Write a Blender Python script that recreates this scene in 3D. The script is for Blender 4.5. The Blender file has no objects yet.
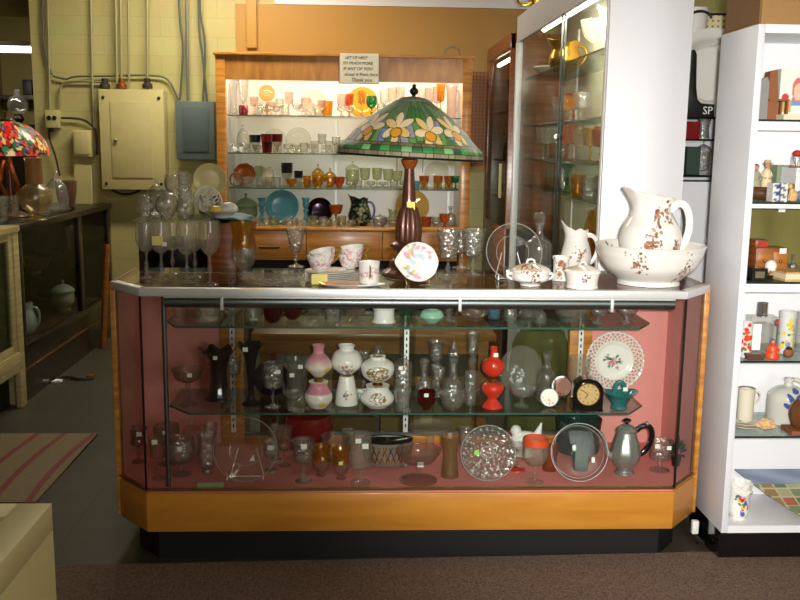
import bpy, bmesh, math, random
from mathutils import Vector, Matrix
scene = bpy.context.scene
COL = scene.collection
PI = math.pi
sin, cos = math.sin, math.cos
# ---------------------------------------------------------------- camera
CAMP = Vector((-0.18894, -2.91226, 1.39201)); YAW, PIT, ROL, FPX = 0.046303, 0.166426, 0.013079, 924.61
_f = Vector((sin(YAW)*cos(PIT), cos(YAW)*cos(PIT), -sin(PIT))); _r = Vector((cos(YAW), -sin(YAW), 0)); _u = _r.cross(_f)
RX = cos(ROL)*_r + sin(ROL)*_u; UX = -sin(ROL)*_r + cos(ROL)*_u
cd = bpy.data.cameras.new('camera'); camo = bpy.data.objects.new('camera', cd); COL.objects.link(camo)
camo.matrix_world = Matrix(((RX.x, UX.x, -_f.x, CAMP.x), (RX.y, UX.y, -_f.y, CAMP.y), (RX.z, UX.z, -_f.z, CAMP.z), (0, 0, 0, 1)))
cd.sensor_width = 36; cd.lens = FPX*36/800; cd.clip_start = .02; cd.clip_end = 60
scene.camera = camo
def ray(px, py): return _f + RX*((px-400)/FPX) - UX*((py-300)/FPX)
def at(px, py, y):                      # the point of the place at depth y seen along a sight line
    d = ray(px, py); return CAMP + d*((y-CAMP.y)/d.y)
def onz(px, py, z):
    d = ray(px, py); return CAMP + d*((z-CAMP.z)/d.z)
def xat(px, y, z):                      # x at depth y, height z for column px
    lo, hi = -6., 6.
    for _ in range(40):
        m = (lo+hi)/2; v = Vector((m, y, z))-CAMP
        if 400+FPX*v.dot(RX)/v.dot(_f) < px: lo = m
        else: hi = m
    return lo
def mpp(y, z=1.): return (Vector((0, y, z))-CAMP).dot(_f)/FPX   # metres per pixel
# ---------------------------------------------------------------- materials
M = {}
def _new(n):
    m = bpy.data.materials.new(n); m.use_nodes = True; t = m.node_tree
    for k in list(t.nodes): t.nodes.remove(k)
    o = t.nodes.new('ShaderNodeOutputMaterial'); return m, t, o
def N(t, kind, **kw):
    n = t.nodes.new(kind)
    for k, v in kw.items():
        if k[0] == '_': setattr(n, k[1:], v)
        else: n.inputs[k.replace('_', ' ')].default_value = v
    return n
def c4(c): return (c[0], c[1], c[2], 1)
def hexc(r, g, b):
    f = lambda v: (v/255/12.92 if v/255 <= .04045 else ((v/255+.055)/1.055)**2.4)
    return (f(r), f(g), f(b))
def plain(n, c, rough=.5, metal=0, noise=0, scale=30, bump=0, coat=0, emit=None):
    m, t, o = _new(n); b = N(t, 'ShaderNodeBsdfPrincipled', Roughness=rough, Metallic=metal); b.inputs['Base Color'].default_value = c4(c)
    if coat: b.inputs['Coat Weight'].default_value = coat
    if noise or bump:
        tc = N(t, 'ShaderNodeTexCoord'); nz = N(t, 'ShaderNodeTexNoise', Scale=scale, Detail=5.); t.links.new(tc.outputs['Object'], nz.inputs['Vector'])
        if noise:
            mx = N(t, 'ShaderNodeMix', _data_type='RGBA'); mx.inputs[6].default_value = c4([v*(1-noise) for v in c]); mx.inputs[7].default_value = c4([min(1, v*(1+noise)) for v in c])
            t.links.new(nz.outputs['Fac'], mx.inputs[0]); t.links.new(mx.outputs[2], b.inputs['Base Color'])
        if bump:
            bp = N(t, 'ShaderNodeBump', Strength=bump, Distance=.004); t.links.new(nz.outputs['Fac'], bp.inputs['Height']); t.links.new(bp.outputs['Normal'], b.inputs['Normal'])
    if emit: b.inputs['Emission Color'].default_value = c4(emit[0]); b.inputs['Emission Strength'].default_value = emit[1]
    t.links.new(b.outputs[0], o.inputs[0]); M[n] = m; return m
def wood(n, c1, c2, rough=.35, scale=(3, 3, 40), rot=0, coat=.3):
    m, t, o = _new(n); b = N(t, 'ShaderNodeBsdfPrincipled', Roughness=rough); b.inputs['Coat Weight'].default_value = coat; b.inputs['Coat Roughness'].default_value = .2
    tc = N(t, 'ShaderNodeTexCoord'); mp = N(t, 'ShaderNodeMapping'); mp.inputs['Scale'].default_value = scale
    nz = N(t, 'ShaderNodeTexNoise', Scale=1.3, Detail=6., Distortion=.6); rp = N(t, 'ShaderNodeValToRGB')
    rp.color_ramp.elements[0].position = .35; rp.color_ramp.elements[1].position = .68
    rp.color_ramp.elements[0].color = c4(c1); rp.color_ramp.elements[1].color = c4(c2)
    t.links.new(tc.outputs['Object'], mp.inputs['Vector']); t.links.new(mp.outputs[0], nz.inputs['Vector']); t.links.new(nz.outputs['Fac'], rp.inputs[0])
    t.links.new(rp.outputs[0], b.inputs['Base Color']); t.links.new(b.outputs[0], o.inputs[0]); M[n] = m; return m
def glass(n, tint=(1, 1, 1), haze=.0, hz=(.9, .9, .85), fres=1.0, rough=.03, cut=0, cscale=60, edge=.2, base=.06, rimhaze=.14):
    # thin-walled glass: tinted see-through + mirror film that strengthens at the rim + milky haze painting in sheen and, at the rim, edge highlights
    m, t, o = _new(n)
    lw = N(t, 'ShaderNodeLayerWeight', Blend=.28)
    rp = N(t, 'ShaderNodeMapRange'); rp.inputs[3].default_value = base; rp.inputs[4].default_value = min(.95, .62*fres)
    tr = N(t, 'ShaderNodeBsdfTransparent')
    mx = N(t, 'ShaderNodeMix', _data_type='RGBA'); mx.inputs[6].default_value = c4(tint); mx.inputs[7].default_value = c4([v*(1-edge) for v in tint])
    gl = N(t, 'ShaderNodeBsdfGlossy', Roughness=rough)
    ms = N(t, 'ShaderNodeMixShader')
    t.links.new(lw.outputs['Facing'], mx.inputs[0]); t.links.new(mx.outputs[2], tr.inputs[0])
    pw = N(t, 'ShaderNodeMath', _operation='POWER'); pw.inputs[1].default_value = 2.2
    t.links.new(lw.outputs['Facing'], pw.inputs[0]); t.links.new(pw.outputs[0], rp.inputs[0]); t.links.new(rp.outputs[0], ms.inputs[0])
    last = tr.outputs[0]
    if haze or rimhaze:
        hp = N(t, 'ShaderNodeMath', _operation='POWER'); hp.inputs[1].default_value = 4.; t.links.new(lw.outputs['Facing'], hp.inputs[0])
        hm = N(t, 'ShaderNodeMath', _operation='MULTIPLY_ADD'); hm.inputs[1].default_value = rimhaze; hm.inputs[2].default_value = haze; t.links.new(hp.outputs[0], hm.inputs[0])
        df = N(t, 'ShaderNodeBsdfDiffuse'); df.inputs[0].default_value = c4(hz); tl = N(t, 'ShaderNodeBsdfTranslucent'); tl.inputs[0].default_value = c4(hz)
        a = N(t, 'ShaderNodeMixShader'); a.inputs[0].default_value = .5; t.links.new(df.outputs[0], a.inputs[1]); t.links.new(tl.outputs[0], a.inputs[2])
        h = N(t, 'ShaderNodeMixShader'); t.links.new(hm.outputs[0], h.inputs[0]); t.links.new(last, h.inputs[1]); t.links.new(a.outputs[0], h.inputs[2]); last = h.outputs[0]
    t.links.new(last, ms.inputs[1]); t.links.new(gl.outputs[0], ms.inputs[2]); t.links.new(ms.outputs[0], o.inputs[0])
    if cut:
        tc = N(t, 'ShaderNodeTexCoord'); vo = N(t, 'ShaderNodeTexVoronoi', Scale=cscale); bp = N(t, 'ShaderNodeBump', Strength=cut, Distance=.006)
        t.links.new(tc.outputs['Object'], vo.inputs['Vector']); t.links.new(vo.outputs['Distance'], bp.inputs['Height'])
        t.links.new(bp.outputs[0], gl.inputs['Normal']); t.links.new(bp.outputs[0], lw.inputs['Normal'])
    M[n] = m; return m
def painted(n, rough=.15, coat=.4):
    m, t, o = _new(n); b = N(t, 'ShaderNodeBsdfPrincipled', Roughness=rough); b.inputs['Coat Weight'].default_value = coat
    a = N(t, 'ShaderNodeAttribute', _attribute_name='Paint'); t.links.new(a.outputs['Color'], b.inputs['Base Color']); t.links.new(b.outputs[0], o.inputs[0]); M[n] = m; return m
# ---------------------------------------------------------------- mesh builder
class MB:
    def __init__(s): s.v = []; s.f = []; s.m = []; s.paint = None
    def add(s, vs, fs, mi=0):
        o = len(s.v); s.v += [tuple(v) for v in vs]; s.f += [tuple(i+o for i in f) for f in fs]; s.m += [mi]*len(fs); return s
    def box(s, x0, x1, y0, y1, z0, z1, mi=0, T=None):
        vs = [(x, y, z) for x in (x0, x1) for y in (y0, y1) for z in (z0, z1)]
        if T is not None: vs = [T @ Vector(v) for v in vs]
        return s.add(vs, [(0, 1, 3, 2), (4, 6, 7, 5), (0, 4, 5, 1), (2, 3, 7, 6), (0, 2, 6, 4), (1, 5, 7, 3)], mi)
    def prism(s, pts, z0, z1, mi=0, T=None):          # polygon in xy extruded in z
        n = len(pts); vs = [(p[0], p[1], z0) for p in pts]+[(p[0], p[1], z1) for p in pts]
        if T is not None: vs = [T @ Vector(v) for v in vs]
        return s.add(vs, [tuple(range(n))[::-1], tuple(range(n, 2*n))]+[(i, (i+1) % n, (i+1) % n+n, i+n) for i in range(n)], mi)
    def lathe(s, prof, n=32, mod=None, mi=0, T=None, closed=False):
        vs = []; fs = []; k = len(prof); rows = []
        for j, (r, z) in enumerate(prof):
            if r < 1e-6 and mod is None: rows.append([len(vs)]); vs.append((0, 0, z)); continue
            row = []
            for i in range(n):
                a = 2*PI*i/n; rr, zz = (r, z) if mod is None else mod(a, j/(k-1), r, z)
                row.append(len(vs)); vs.append((rr*cos(a), rr*sin(a), zz))
            rows.append(row)
        for a, b in list(zip(rows, rows[1:]))+([(rows[-1], rows[0])] if closed else []):
            if len(a) == 1 and len(b) == 1: continue
            for i in range(n):
                i2 = (i+1) % n
                if len(a) == 1: fs.append((a[0], b[i2], b[i]))
                elif len(b) == 1: fs.append((a[i], a[i2], b[0]))
                else: fs.append((a[i], a[i2], b[i2], b[i]))
        if not closed:
            if len(rows[0]) > 1 and prof[0][0] > 1e-6 and prof[0][0] < .9*max(p[0] for p in prof) : fs.append(tuple(rows[0][::-1]))
            if len(rows[-1]) > 1 and prof[-1][0] < 1e-3: pass
        if T is not None: vs = [T @ Vector(v) for v in vs]
        return s.add(vs, fs, mi)
    def tube(s, pts, r, n=8, mi=0, closed=False, flat=1.):
        P = [Vector(p) for p in pts]; k = len(P); vs = []; up = None
        for i, p in enumerate(P):
            if closed: d = P[(i+1) % k]-P[i-1]
            else: d = P[min(i+1, k-1)]-P[max(i-1, 0)]
            d.normalize()
            if up is None: up = Vector((0, 0, 1)) if abs(d.z) < .9 else Vector((1, 0, 0))
            sd = d.cross(up)
            if sd.length < 1e-5: sd = d.orthogonal()
            sd.normalize(); up = sd.cross(d); up.normalize()
            rr = r[i] if isinstance(r, (list, tuple)) else r
            for q in range(n):
                a = 2*PI*q/n; vs.append(p+sd*(rr*cos(a))+up*(rr*flat*sin(a)))
        fs = []
        for i in range(k if closed else k-1):
            a = i*n; b = ((i+1) % k)*n
            for q in range(n): fs.append((a+q, a+(q+1) % n, b+(q+1) % n, b+q))
        if not closed: fs += [tuple(range(n))[::-1], tuple(range((k-1)*n, k*n))]
        return s.add(vs, fs, mi)
    def ball(s, c, r, n=14, mi=0, sq=(1, 1, 1)):
        k = max(5, n//2+1); prof = [(r*sin(PI*j/k), -r*cos(PI*j/k)) for j in range(k+1)]; prof[0] = (0, -r); prof[-1] = (0, r)
        return s.lathe(prof, n, None, mi, Matrix.Translation(Vector(c)) @ Matrix.Diagonal((sq[0], sq[1], sq[2], 1)))
    def merge(s, o, mi=0, T=None):
        vs = o.v if T is None else [T @ Vector(v) for v in o.v]; return s.add(vs, o.f, mi)
    def xf(s, T): s.v = [tuple(T @ Vector(v)) for v in s.v]; return s
def mesh(mb, mats, bevel=0, smooth=40, paint=None, fine=0):
    me = bpy.data.meshes.new('m'); me.from_pydata(mb.v, [], mb.f)
    for m in (mats if isinstance(mats, (list, tuple)) else [mats]): me.materials.append(M[m])
    if any(mb.m): me.polygons.foreach_set('material_index', mb.m)
    bm = bmesh.new(); bm.from_mesh(me)
    bmesh.ops.recalc_face_normals(bm, faces=bm.faces)
    if paint and fine:
        for _ in range(3):
            es = [e for e in bm.edges if e.calc_length() > fine]
            if not es: break
            bmesh.ops.subdivide_edges(bm, edges=es, cuts=1, use_grid_fill=True)
    if bevel: bmesh.ops.bevel(bm, geom=[e for e in bm.edges if len(e.link_faces) == 2 and e.calc_face_angle(0) > .5], offset=bevel, segments=2, profile=.5, affect='EDGES', clamp_overlap=True)
    bm.to_mesh(me); bm.free()
    if smooth:
        me.polygons.foreach_set('use_smooth', [True]*len(me.polygons)); me.set_sharp_from_angle(angle=math.radians(smooth))
    if paint:
        at_ = me.color_attributes.new('Paint', 'FLOAT_COLOR', 'POINT'); buf = []
        for v in me.vertices: buf += [*paint(v.co), 1]
        at_.data.foreach_set('color', buf)
    me.update(); return me
def ob(name, mb, mats, parent=None, loc=None, rot=None, **kw):
    me = mb if isinstance(mb, bpy.types.Mesh) else mesh(mb, mats, **kw)
    o = bpy.data.objects.new(name, me); COL.objects.link(o)
    if parent: o.parent = parent
    if loc is not None: o.location = loc
    if rot is not None: o.rotation_euler = rot
    return o
def tag(o, label, cat, group=None):
    o['label'] = label; o['category'] = cat
    if group: o['group'] = group
    return o
def thing(name, label, cat, loc=(0, 0, 0), rz=0, group=None):
    o = bpy.data.objects.new(name, None); o.empty_display_size = .05; COL.objects.link(o); o.location = loc; o.rotation_euler = (0, 0, rz); return tag(o, label, cat, group)
def struct(name, mb, m, **kw):
    o = ob(name, mb, m, **kw); o['kind'] = 'structure'; return o
def text_mb(s, size, shear=0, align='CENTER', ext=.0004):
    cu = bpy.data.curves.new('t', 'FONT'); cu.body = s; cu.size = size; cu.shear = shear; cu.align_x = align; cu.align_y = 'CENTER'; cu.extrude = ext; cu.resolution_u = 2
    o = bpy.data.objects.new('t', cu); COL.objects.link(o); dg = bpy.context.evaluated_depsgraph_get(); me = o.evaluated_get(dg).to_mesh()
    mb = MB().add([v.co.copy() for v in me.vertices], [tuple(p.vertices) for p in me.polygons]); bpy.data.objects.remove(o); bpy.data.curves.remove(cu); return mb
def rotx(a): return Matrix.Rotation(a, 4, 'X')
def roty(a): return Matrix.Rotation(a, 4, 'Y')
def rotz(a): return Matrix.Rotation(a, 4, 'Z')
def tr(x, y, z): return Matrix.Translation((x, y, z))
# ---------------------------------------------------------------- surfaces
def blockwall():
    m, t, o = _new('block'); b = N(t, 'ShaderNodeBsdfPrincipled', Roughness=.55); tc = N(t, 'ShaderNodeTexCoord')
    mp = N(t, 'ShaderNodeMapping'); mp.inputs['Rotation'].default_value = (PI/2, 0, 0)
    br = N(t, 'ShaderNodeTexBrick', Scale=1., Mortar_Size=.003, Mortar_Smooth=.8, Brick_Width=.8, Row_Height=.133)
    br.inputs['Color1'].default_value = c4(hexc(208, 196, 128)); br.inputs['Color2'].default_value = c4(hexc(204, 192, 124)); br.inputs['Mortar'].default_value = c4(hexc(186, 172, 108))
    nz = N(t, 'ShaderNodeTexNoise', Scale=6., Detail=6.); mx = N(t, 'ShaderNodeMix', _data_type='RGBA', _blend_type='MULTIPLY'); mx.inputs[0].default_value = .25
    t.links.new(tc.outputs['Object'], mp.inputs['Vector']); t.links.new(mp.outputs[0], br.inputs['Vector']); t.links.new(tc.outputs['Object'], nz.inputs['Vector'])
    t.links.new(br.outputs['Color'], mx.inputs[6]); t.links.new(nz.outputs['Color'], mx.inputs[7]); t.links.new(mx.outputs[2], b.inputs['Base Color'])
    bp = N(t, 'ShaderNodeBump', Strength=.12, Distance=.004, _invert=True); t.links.new(br.outputs['Fac'], bp.inputs['Height']); t.links.new(bp.outputs[0], b.inputs['Normal'])
    t.links.new(b.outputs[0], o.inputs[0]); M['block'] = m
def floortile():
    m, t, o = _new('floortile'); b = N(t, 'ShaderNodeBsdfPrincipled', Roughness=.45); tc = N(t, 'ShaderNodeTexCoord')
    br = N(t, 'ShaderNodeTexBrick', Scale=1., Mortar_Size=.0025, Mortar_Smooth=.3, Brick_Width=.305, Row_Height=.305, _offset=0.)
    br.inputs['Color1'].default_value = c4(hexc(78, 73, 60)); br.inputs['Color2'].default_value = c4(hexc(72, 67, 54)); br.inputs['Mortar'].default_value = c4(hexc(48, 44, 35))
    nz = N(t, 'ShaderNodeTexNoise', Scale=14., Detail=8.); mx = N(t, 'ShaderNodeMix', _data_type='RGBA', _blend_type='MULTIPLY'); mx.inputs[0].default_value = .6
    t.links.new(tc.outputs['Object'], br.inputs['Vector']); t.links.new(tc.outputs['Object'], nz.inputs['Vector'])
    t.links.new(br.outputs['Color'], mx.inputs[6]); t.links.new(nz.outputs['Color'], mx.inputs[7]); t.links.new(mx.outputs[2], b.inputs['Base Color']); t.links.new(b.outputs[0], o.inputs[0]); M['floortile'] = m
def carpet():
    m, t, o = _new('carpet'); b = N(t, 'ShaderNodeBsdfPrincipled', Roughness=.95); tc = N(t, 'ShaderNodeTexCoord')
    nz = N(t, 'ShaderNodeTexNoise', Scale=160., Detail=3.); rp = N(t, 'ShaderNodeValToRGB'); e = rp.color_ramp.elements
    e[0].position = .35; e[0].color = c4(hexc(88, 70, 60)); e[1].position = .66; e[1].color = c4(hexc(142, 116, 98))
    bp = N(t, 'ShaderNodeBump', Strength=.8, Distance=.004)
    t.links.new(tc.outputs['Object'], nz.inputs['Vector']); t.links.new(nz.outputs['Fac'], rp.inputs[0]); t.links.new(rp.outputs[0], b.inputs['Base Color'])
    t.links.new(nz.outputs['Fac'], bp.inputs['Height']); t.links.new(bp.outputs[0], b.inputs['Normal']); t.links.new(b.outputs[0], o.inputs[0]); M['carpet'] = m
def pegboard(n, c, hole):
    m, t, o = _new(n); b = N(t, 'ShaderNodeBsdfPrincipled', Roughness=.7); tc = N(t, 'ShaderNodeTexCoord')
    mp = N(t, 'ShaderNodeMapping'); mp.inputs['Rotation'].default_value = (PI/2, 0, 0); mp.inputs['Scale'].default_value = (40, 40, 40)
    fr = N(t, 'ShaderNodeVectorMath', _operation='FRACTION'); sb = N(t, 'ShaderNodeVectorMath', _operation='SUBTRACT'); sb.inputs[1].default_value = (.5, .5, .5)
    sx = N(t, 'ShaderNodeSeparateXYZ'); cb = N(t, 'ShaderNodeCombineXYZ'); ln = N(t, 'ShaderNodeVectorMath', _operation='LENGTH'); lt = N(t, 'ShaderNodeMath', _operation='LESS_THAN'); lt.inputs[1].default_value = .22
    mx = N(t, 'ShaderNodeMix', _data_type='RGBA'); mx.inputs[6].default_value = c4(c); mx.inputs[7].default_value = c4(hole)
    L = t.links.new; L(tc.outputs['Object'], mp.inputs['Vector']); L(mp.outputs[0], fr.inputs[0]); L(fr.outputs[0], sb.inputs[0]); L(sb.outputs[0], sx.inputs[0]); L(sx.outputs[0], cb.inputs[0]); L(sx.outputs[1], cb.inputs[1])
    L(cb.outputs[0], ln.inputs[0]); L(ln.outputs['Value'], lt.inputs[0]); L(lt.outputs[0], mx.inputs[0]); L(mx.outputs[2], b.inputs['Base Color']); L(b.outputs[0], o.inputs[0]); M[n] = m
blockwall(); floortile(); carpet()
pegboard('peg_tan', hexc(165, 112, 75), hexc(110, 70, 45)); pegboard('peg_cream', hexc(226, 214, 168), hexc(150, 135, 90))
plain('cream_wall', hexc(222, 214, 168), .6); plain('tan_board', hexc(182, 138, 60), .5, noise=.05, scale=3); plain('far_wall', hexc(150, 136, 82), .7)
plain('ceiling', hexc(225, 220, 205), .8); plain('white_lam', hexc(240, 240, 242), .35, noise=.01); plain('white_lam2', hexc(226, 227, 232), .4)
wood('oak', hexc(170, 105, 36), hexc(212, 148, 62)); wood('oak_panel', hexc(190, 124, 40), hexc(206, 142, 52), .3, (2, 2, 14), coat=.5)
wood('oak_dark', hexc(142, 84, 32), hexc(176, 112, 48)); wood('oak_fascia', hexc(176, 112, 46), hexc(208, 146, 70), .4, (14, 8, 3)); wood('red_wood', hexc(120, 62, 26), hexc(160, 92, 42))
wood('ebony', hexc(26, 19, 15), hexc(48, 36, 28), .3); wood('walnut', hexc(70, 42, 26), hexc(110, 70, 44), .45); wood('cream_oak', hexc(176, 158, 104), hexc(204, 188, 134), .4)
plain('pink', hexc(222, 146, 138), .7, noise=.05, scale=8); plain('pink_floor', hexc(222, 128, 122), .75, noise=.06, scale=12)
plain('alu', hexc(232, 233, 232), .45, .45); plain('alu_dark', hexc(120, 124, 124), .4, 1); plain('chrome', hexc(220, 220, 222), .12, 1); plain('gold_trim', hexc(190, 160, 90), .3, 1)
plain('black', hexc(18, 18, 18), .5); plain('black_gloss', hexc(12, 12, 13), .12, coat=.6); plain('dark_gap', hexc(22, 20, 18), .9); plain('iron', hexc(30, 28, 27), .5, .6)
plain('grey_box', hexc(98, 110, 106), .5, noise=.04); plain('grey_inset', hexc(88, 100, 97), .5); plain('cream_metal', hexc(204, 190, 128), .5, noise=.06, scale=9); plain('cream_inset', hexc(200, 186, 126), .5, noise=.08, scale=14)
plain('conduit', hexc(166, 158, 112), .45, .3); plain('conduit_grey', hexc(140, 142, 132), .4, .6); plain('cable', hexc(92, 96, 84), .5); plain('cable_dark', hexc(52, 44, 34), .6); plain('copper', hexc(168, 96, 48), .4, .7)
plain('white_counter', hexc(196, 184, 132), .5, noise=.03); plain('price', hexc(240, 240, 232), .7); plain('price_yellow', hexc(240, 226, 130), .7); plain('price_green', hexc(140, 225, 60), .7); plain('paper', hexc(240, 232, 205), .8); plain('ink', hexc(30, 28, 30), .7)
plain('tube_lit', (1, 1, 1), .5, emit=((1, .95, .82), 9)); plain('tube_lit_cool', (1, 1, 1), .5, emit=((1, 1, .95), 9)); plain('tube_off', hexc(235, 232, 220), .4)
plain('cardboard', hexc(160, 122, 72), .85, noise=.1, scale=60, bump=.3); plain('cardboard_end', hexc(134, 98, 56), .85, noise=.12, scale=60, bump=.3)
glass('pane', (.95, .97, .955), fres=.5, edge=.08, base=.02, rimhaze=0); glass('shelf_glass', (.9, .96, .93), fres=.8, edge=.3, base=.04, rimhaze=0); plain('shelf_edge', hexc(52, 92, 78), .2); plain('shelf_edge_dark', hexc(28, 44, 42), .2); glass('rim_highlight', (.96, .97, .96), haze=.35, hz=(.95, .95, .93), fres=1.4, rimhaze=.4)
glass('pane_dark', (.8, .85, .82), fres=.4, edge=.15, base=.018, rimhaze=0)
glass('clear', (.97, .97, .955), haze=.04, fres=1.3, base=.07, cut=.15, cscale=25, rough=.1); glass('cut', (.975, .975, .955), haze=.055, fres=1.5, cut=1., cscale=75, base=.12, rough=.18); glass('etched', (.97, .965, .94), haze=.1, hz=(.9, .86, .76), fres=1., edge=.1, base=.03, cut=.2, cscale=40)
glass('cut_big', (.97, .97, .955), haze=.07, fres=1.5, cut=1., cscale=38, base=.12, rough=.17); glass('smoke', (.86, .82, .8), haze=.06, hz=(.7, .62, .58), fres=1.2); glass('pinkish', (.97, .91, .87), haze=.06, hz=(.9, .75, .68), fres=1.2)
glass('amber', (.96, .72, .2), haze=.1, hz=(.78, .5, .06), edge=.2, cut=.3, cscale=50, rough=.1); glass('amber_lt', (.96, .82, .52), haze=.1, hz=(.75, .56, .24), edge=.2); glass('ruby', (.5, .03, .03), haze=.2, hz=(.32, .012, .012), edge=.5); glass('orange', (.93, .5, .26), haze=.2, hz=(.62, .24, .1), edge=.4)
glass('green', (.35, .72, .5), haze=.15, hz=(.12, .4, .24), edge=.4); glass('pale_green', (.93, .95, .84), haze=.09, hz=(.78, .78, .6)); glass('dk_green', (.3, .5, .45), haze=.25, hz=(.06, .16, .14), edge=.5, cut=.5); glass('yellow', (.98, .83, .3), haze=.35, hz=(.85, .58, .12), edge=.3); glass('blue_lt', (.6, .85, .95), haze=.15, hz=(.4, .65, .75), edge=.4)
plain('black_amethyst', hexc(30, 14, 24), .08, coat=.8); plain('carnival', hexc(40, 24, 44), .15, .6, noise=.5, scale=40); plain('carnival_orange', hexc(186, 98, 40), .2, .5, noise=.3, scale=40); plain('ruby_solid', hexc(112, 14, 18), .08, coat=.7)
plain('milk', hexc(236, 234, 226), .15, coat=.5); plain('ivory', hexc(232, 222, 196), .2, coat=.4); plain('blue_opal', hexc(88, 160, 184), .15, coat=.5); plain('teal', hexc(40, 112, 112), .2, coat=.6); plain('jade', hexc(150, 196, 170), .2, coat=.4); plain('red_glaze', hexc(206, 52, 30), .12, coat=.7)
plain('pewter', hexc(150, 152, 146), .32, .55, noise=.1, scale=20); plain('silver', hexc(200, 200, 196), .15, 1); plain('brass', hexc(186, 142, 60), .25, 1, noise=.1); plain('bronze', hexc(92, 54, 38), .35, .35, noise=.3, scale=50, coat=.3); plain('gold', hexc(206, 160, 62), .25, .8)
plain('dark_red', hexc(120, 20, 22), .25, coat=.5); plain('navy_gloss', hexc(18, 20, 34), .12, coat=.6); plain('brown_glaze', hexc(104, 64, 34), .2, coat=.5); plain('stoneware', hexc(214, 206, 184), .35); plain('stone_blue', hexc(60, 82, 140), .35); plain('skin', hexc(196, 130, 96), .6); plain('hair_black', hexc(24, 20, 20), .6)
plain('cloth_green', hexc(132, 146, 118), .8); plain('cloth_cream', hexc(216, 200, 160), .8); plain('cloth_red', hexc(176, 44, 44), .8); plain('cloth_blue', hexc(88, 130, 176), .8); plain('olive_cloth', hexc(112, 104, 52), .9, noise=.25, scale=9, bump=.5)
plain('book_brown', hexc(140, 84, 48), .7); plain('page', hexc(226, 214, 178), .8); plain('grey_board', hexc(150, 150, 148), .6, noise=.1); plain('orange_red', hexc(226, 78, 34), .4); plain('leaf_green', hexc(60, 116, 62), .5); plain('enamel_yellow', hexc(236, 200, 60), .3); plain('enamel_red', hexc(204, 40, 44), .3); plain('enamel_blue', hexc(70, 96, 176), .3)
plain('basket', hexc(92, 62, 38), .9, noise=.4, scale=60, bump=1.); plain('clock_face', hexc(206, 168, 110), .5, noise=.06); plain('blue_cloth', hexc(78, 118, 128), .6); plain('tin_grey', hexc(150, 158, 160), .4, .5); plain('stain_green', hexc(146, 150, 110), .5)
plain('batten', hexc(190, 148, 74), .5); plain('cloth_sage', hexc(150, 148, 128), .8); plain('straw', hexc(190, 172, 128), .8); plain('enamel_cream', hexc(214, 200, 140), .3); plain('dk_leaf', hexc(40, 62, 48), .5); painted('china'); painted('shade_paint', .55, 0); painted('matte_paint', .6, 0)

glass('plate_glass', (.97, .975, .96), haze=.02, fres=1., base=.012, cut=.15, cscale=14, rimhaze=.1)
glass('iris', (.9, .8, .56), haze=.16, hz=(.62, .5, .28), rough=.25, base=.1)
plain('grey_cream', hexc(196, 190, 164), .6)
plain('amber_china', hexc(156, 112, 62), .3, noise=.15, scale=30, coat=.3); glass('pane_low', (.96, .975, .96), fres=.22, edge=.05, base=.015, rimhaze=0)
glass('top_glass', (.92, .96, .93), fres=1.45, base=.05, edge=.2, rimhaze=0)
def area(n, loc, target, sx, sy, e, col=(1, 1, 1)):
    ld = bpy.data.lights.new(n, 'AREA'); ld.shape = 'RECTANGLE'; ld.size = sx; ld.size_y = sy; ld.energy = e; ld.color = col
    o = bpy.data.objects.new(n, ld); COL.objects.link(o); o.location = loc; o.rotation_euler = (Vector(target)-Vector(loc)).to_track_quat('-Z', 'Y').to_euler(); return o
# ---------------------------------------------------------------- the room
YW = 3.95
struct('floor', MB().box(-4.2, 3.2, -6.2, 7.6, -.1, 0), 'floortile', smooth=0)
struct('floor_carpet', MB().prism([(-4.2, -6.2), (3.2, -6.2), (3.2, .12), (1.08, .068), (-1.01, .004), (-4.2, -.09)], .0005, .008), 'carpet', smooth=0)
struct('ceiling', MB().box(-4.2, 3.2, -6.2, 7.6, 2.95, 3.05), 'ceiling', smooth=0)
struct('wall_back', MB().box(-2.51, 3.2, YW, YW+.2, 0, 2.95), 'block', smooth=0)
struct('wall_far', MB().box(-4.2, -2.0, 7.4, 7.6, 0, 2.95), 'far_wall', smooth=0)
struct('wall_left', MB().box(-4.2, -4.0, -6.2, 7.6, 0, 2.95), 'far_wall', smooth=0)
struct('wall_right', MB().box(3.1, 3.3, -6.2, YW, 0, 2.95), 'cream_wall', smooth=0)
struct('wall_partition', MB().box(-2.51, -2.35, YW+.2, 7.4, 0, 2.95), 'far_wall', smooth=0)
# shop front behind the photographer: sill, piers and head round one wide window, unseen and added for the light
struct('wall_front', MB().box(-4.2, 3.3, -6.3, -6.2, 0, .7).box(-4.2, 3.3, -6.3, -6.2, 2.6, 2.95).box(-4.2, -.6, -6.3, -6.2, .7, 2.6).box(2.9, 3.3, -6.3, -6.2, .7, 2.6), 'cream_wall', smooth=0)
zl_ = at(10, 95, 6.92).z; struct('trim_ledge', MB().box(-4., -2.51, 6.9, 7.4, zl_-.04, zl_), 'ebony', smooth=0)
# boards on the back wall
p0 = at(236, 40, YW-.02); p1 = at(512, 9, YW-.02)
struct('wall_board', MB().box(p0.x, 1.1, YW-.02, YW, 1.2, p1.z), 'tan_board', smooth=0)
struct('wall_pegboard', MB().box(.62, 1.1, YW-.03, YW-.02, at(480, 166, YW).z, at(480, 72, YW).z), 'peg_tan', smooth=0)
a = at(246, 0, YW-.03); b = at(257, 48, YW-.03)
tag(ob('wall_batten', MB().box(a.x, b.x, YW-.045, YW-.02, b.z, b.z+.5), 'batten', bevel=.002), 'narrow yellow wooden batten hanging on the tan board above the oak cabinet', 'batten')
struct('trim_cream', MB().box(at(275, 5, YW).x, 1.1, YW-.025, YW, p1.z+.002, p1.z+.3), 'white_lam', smooth=0)  # cream strip whitened, standing in for light falling on it
a = at(444, 52, YW-.03)
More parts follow.
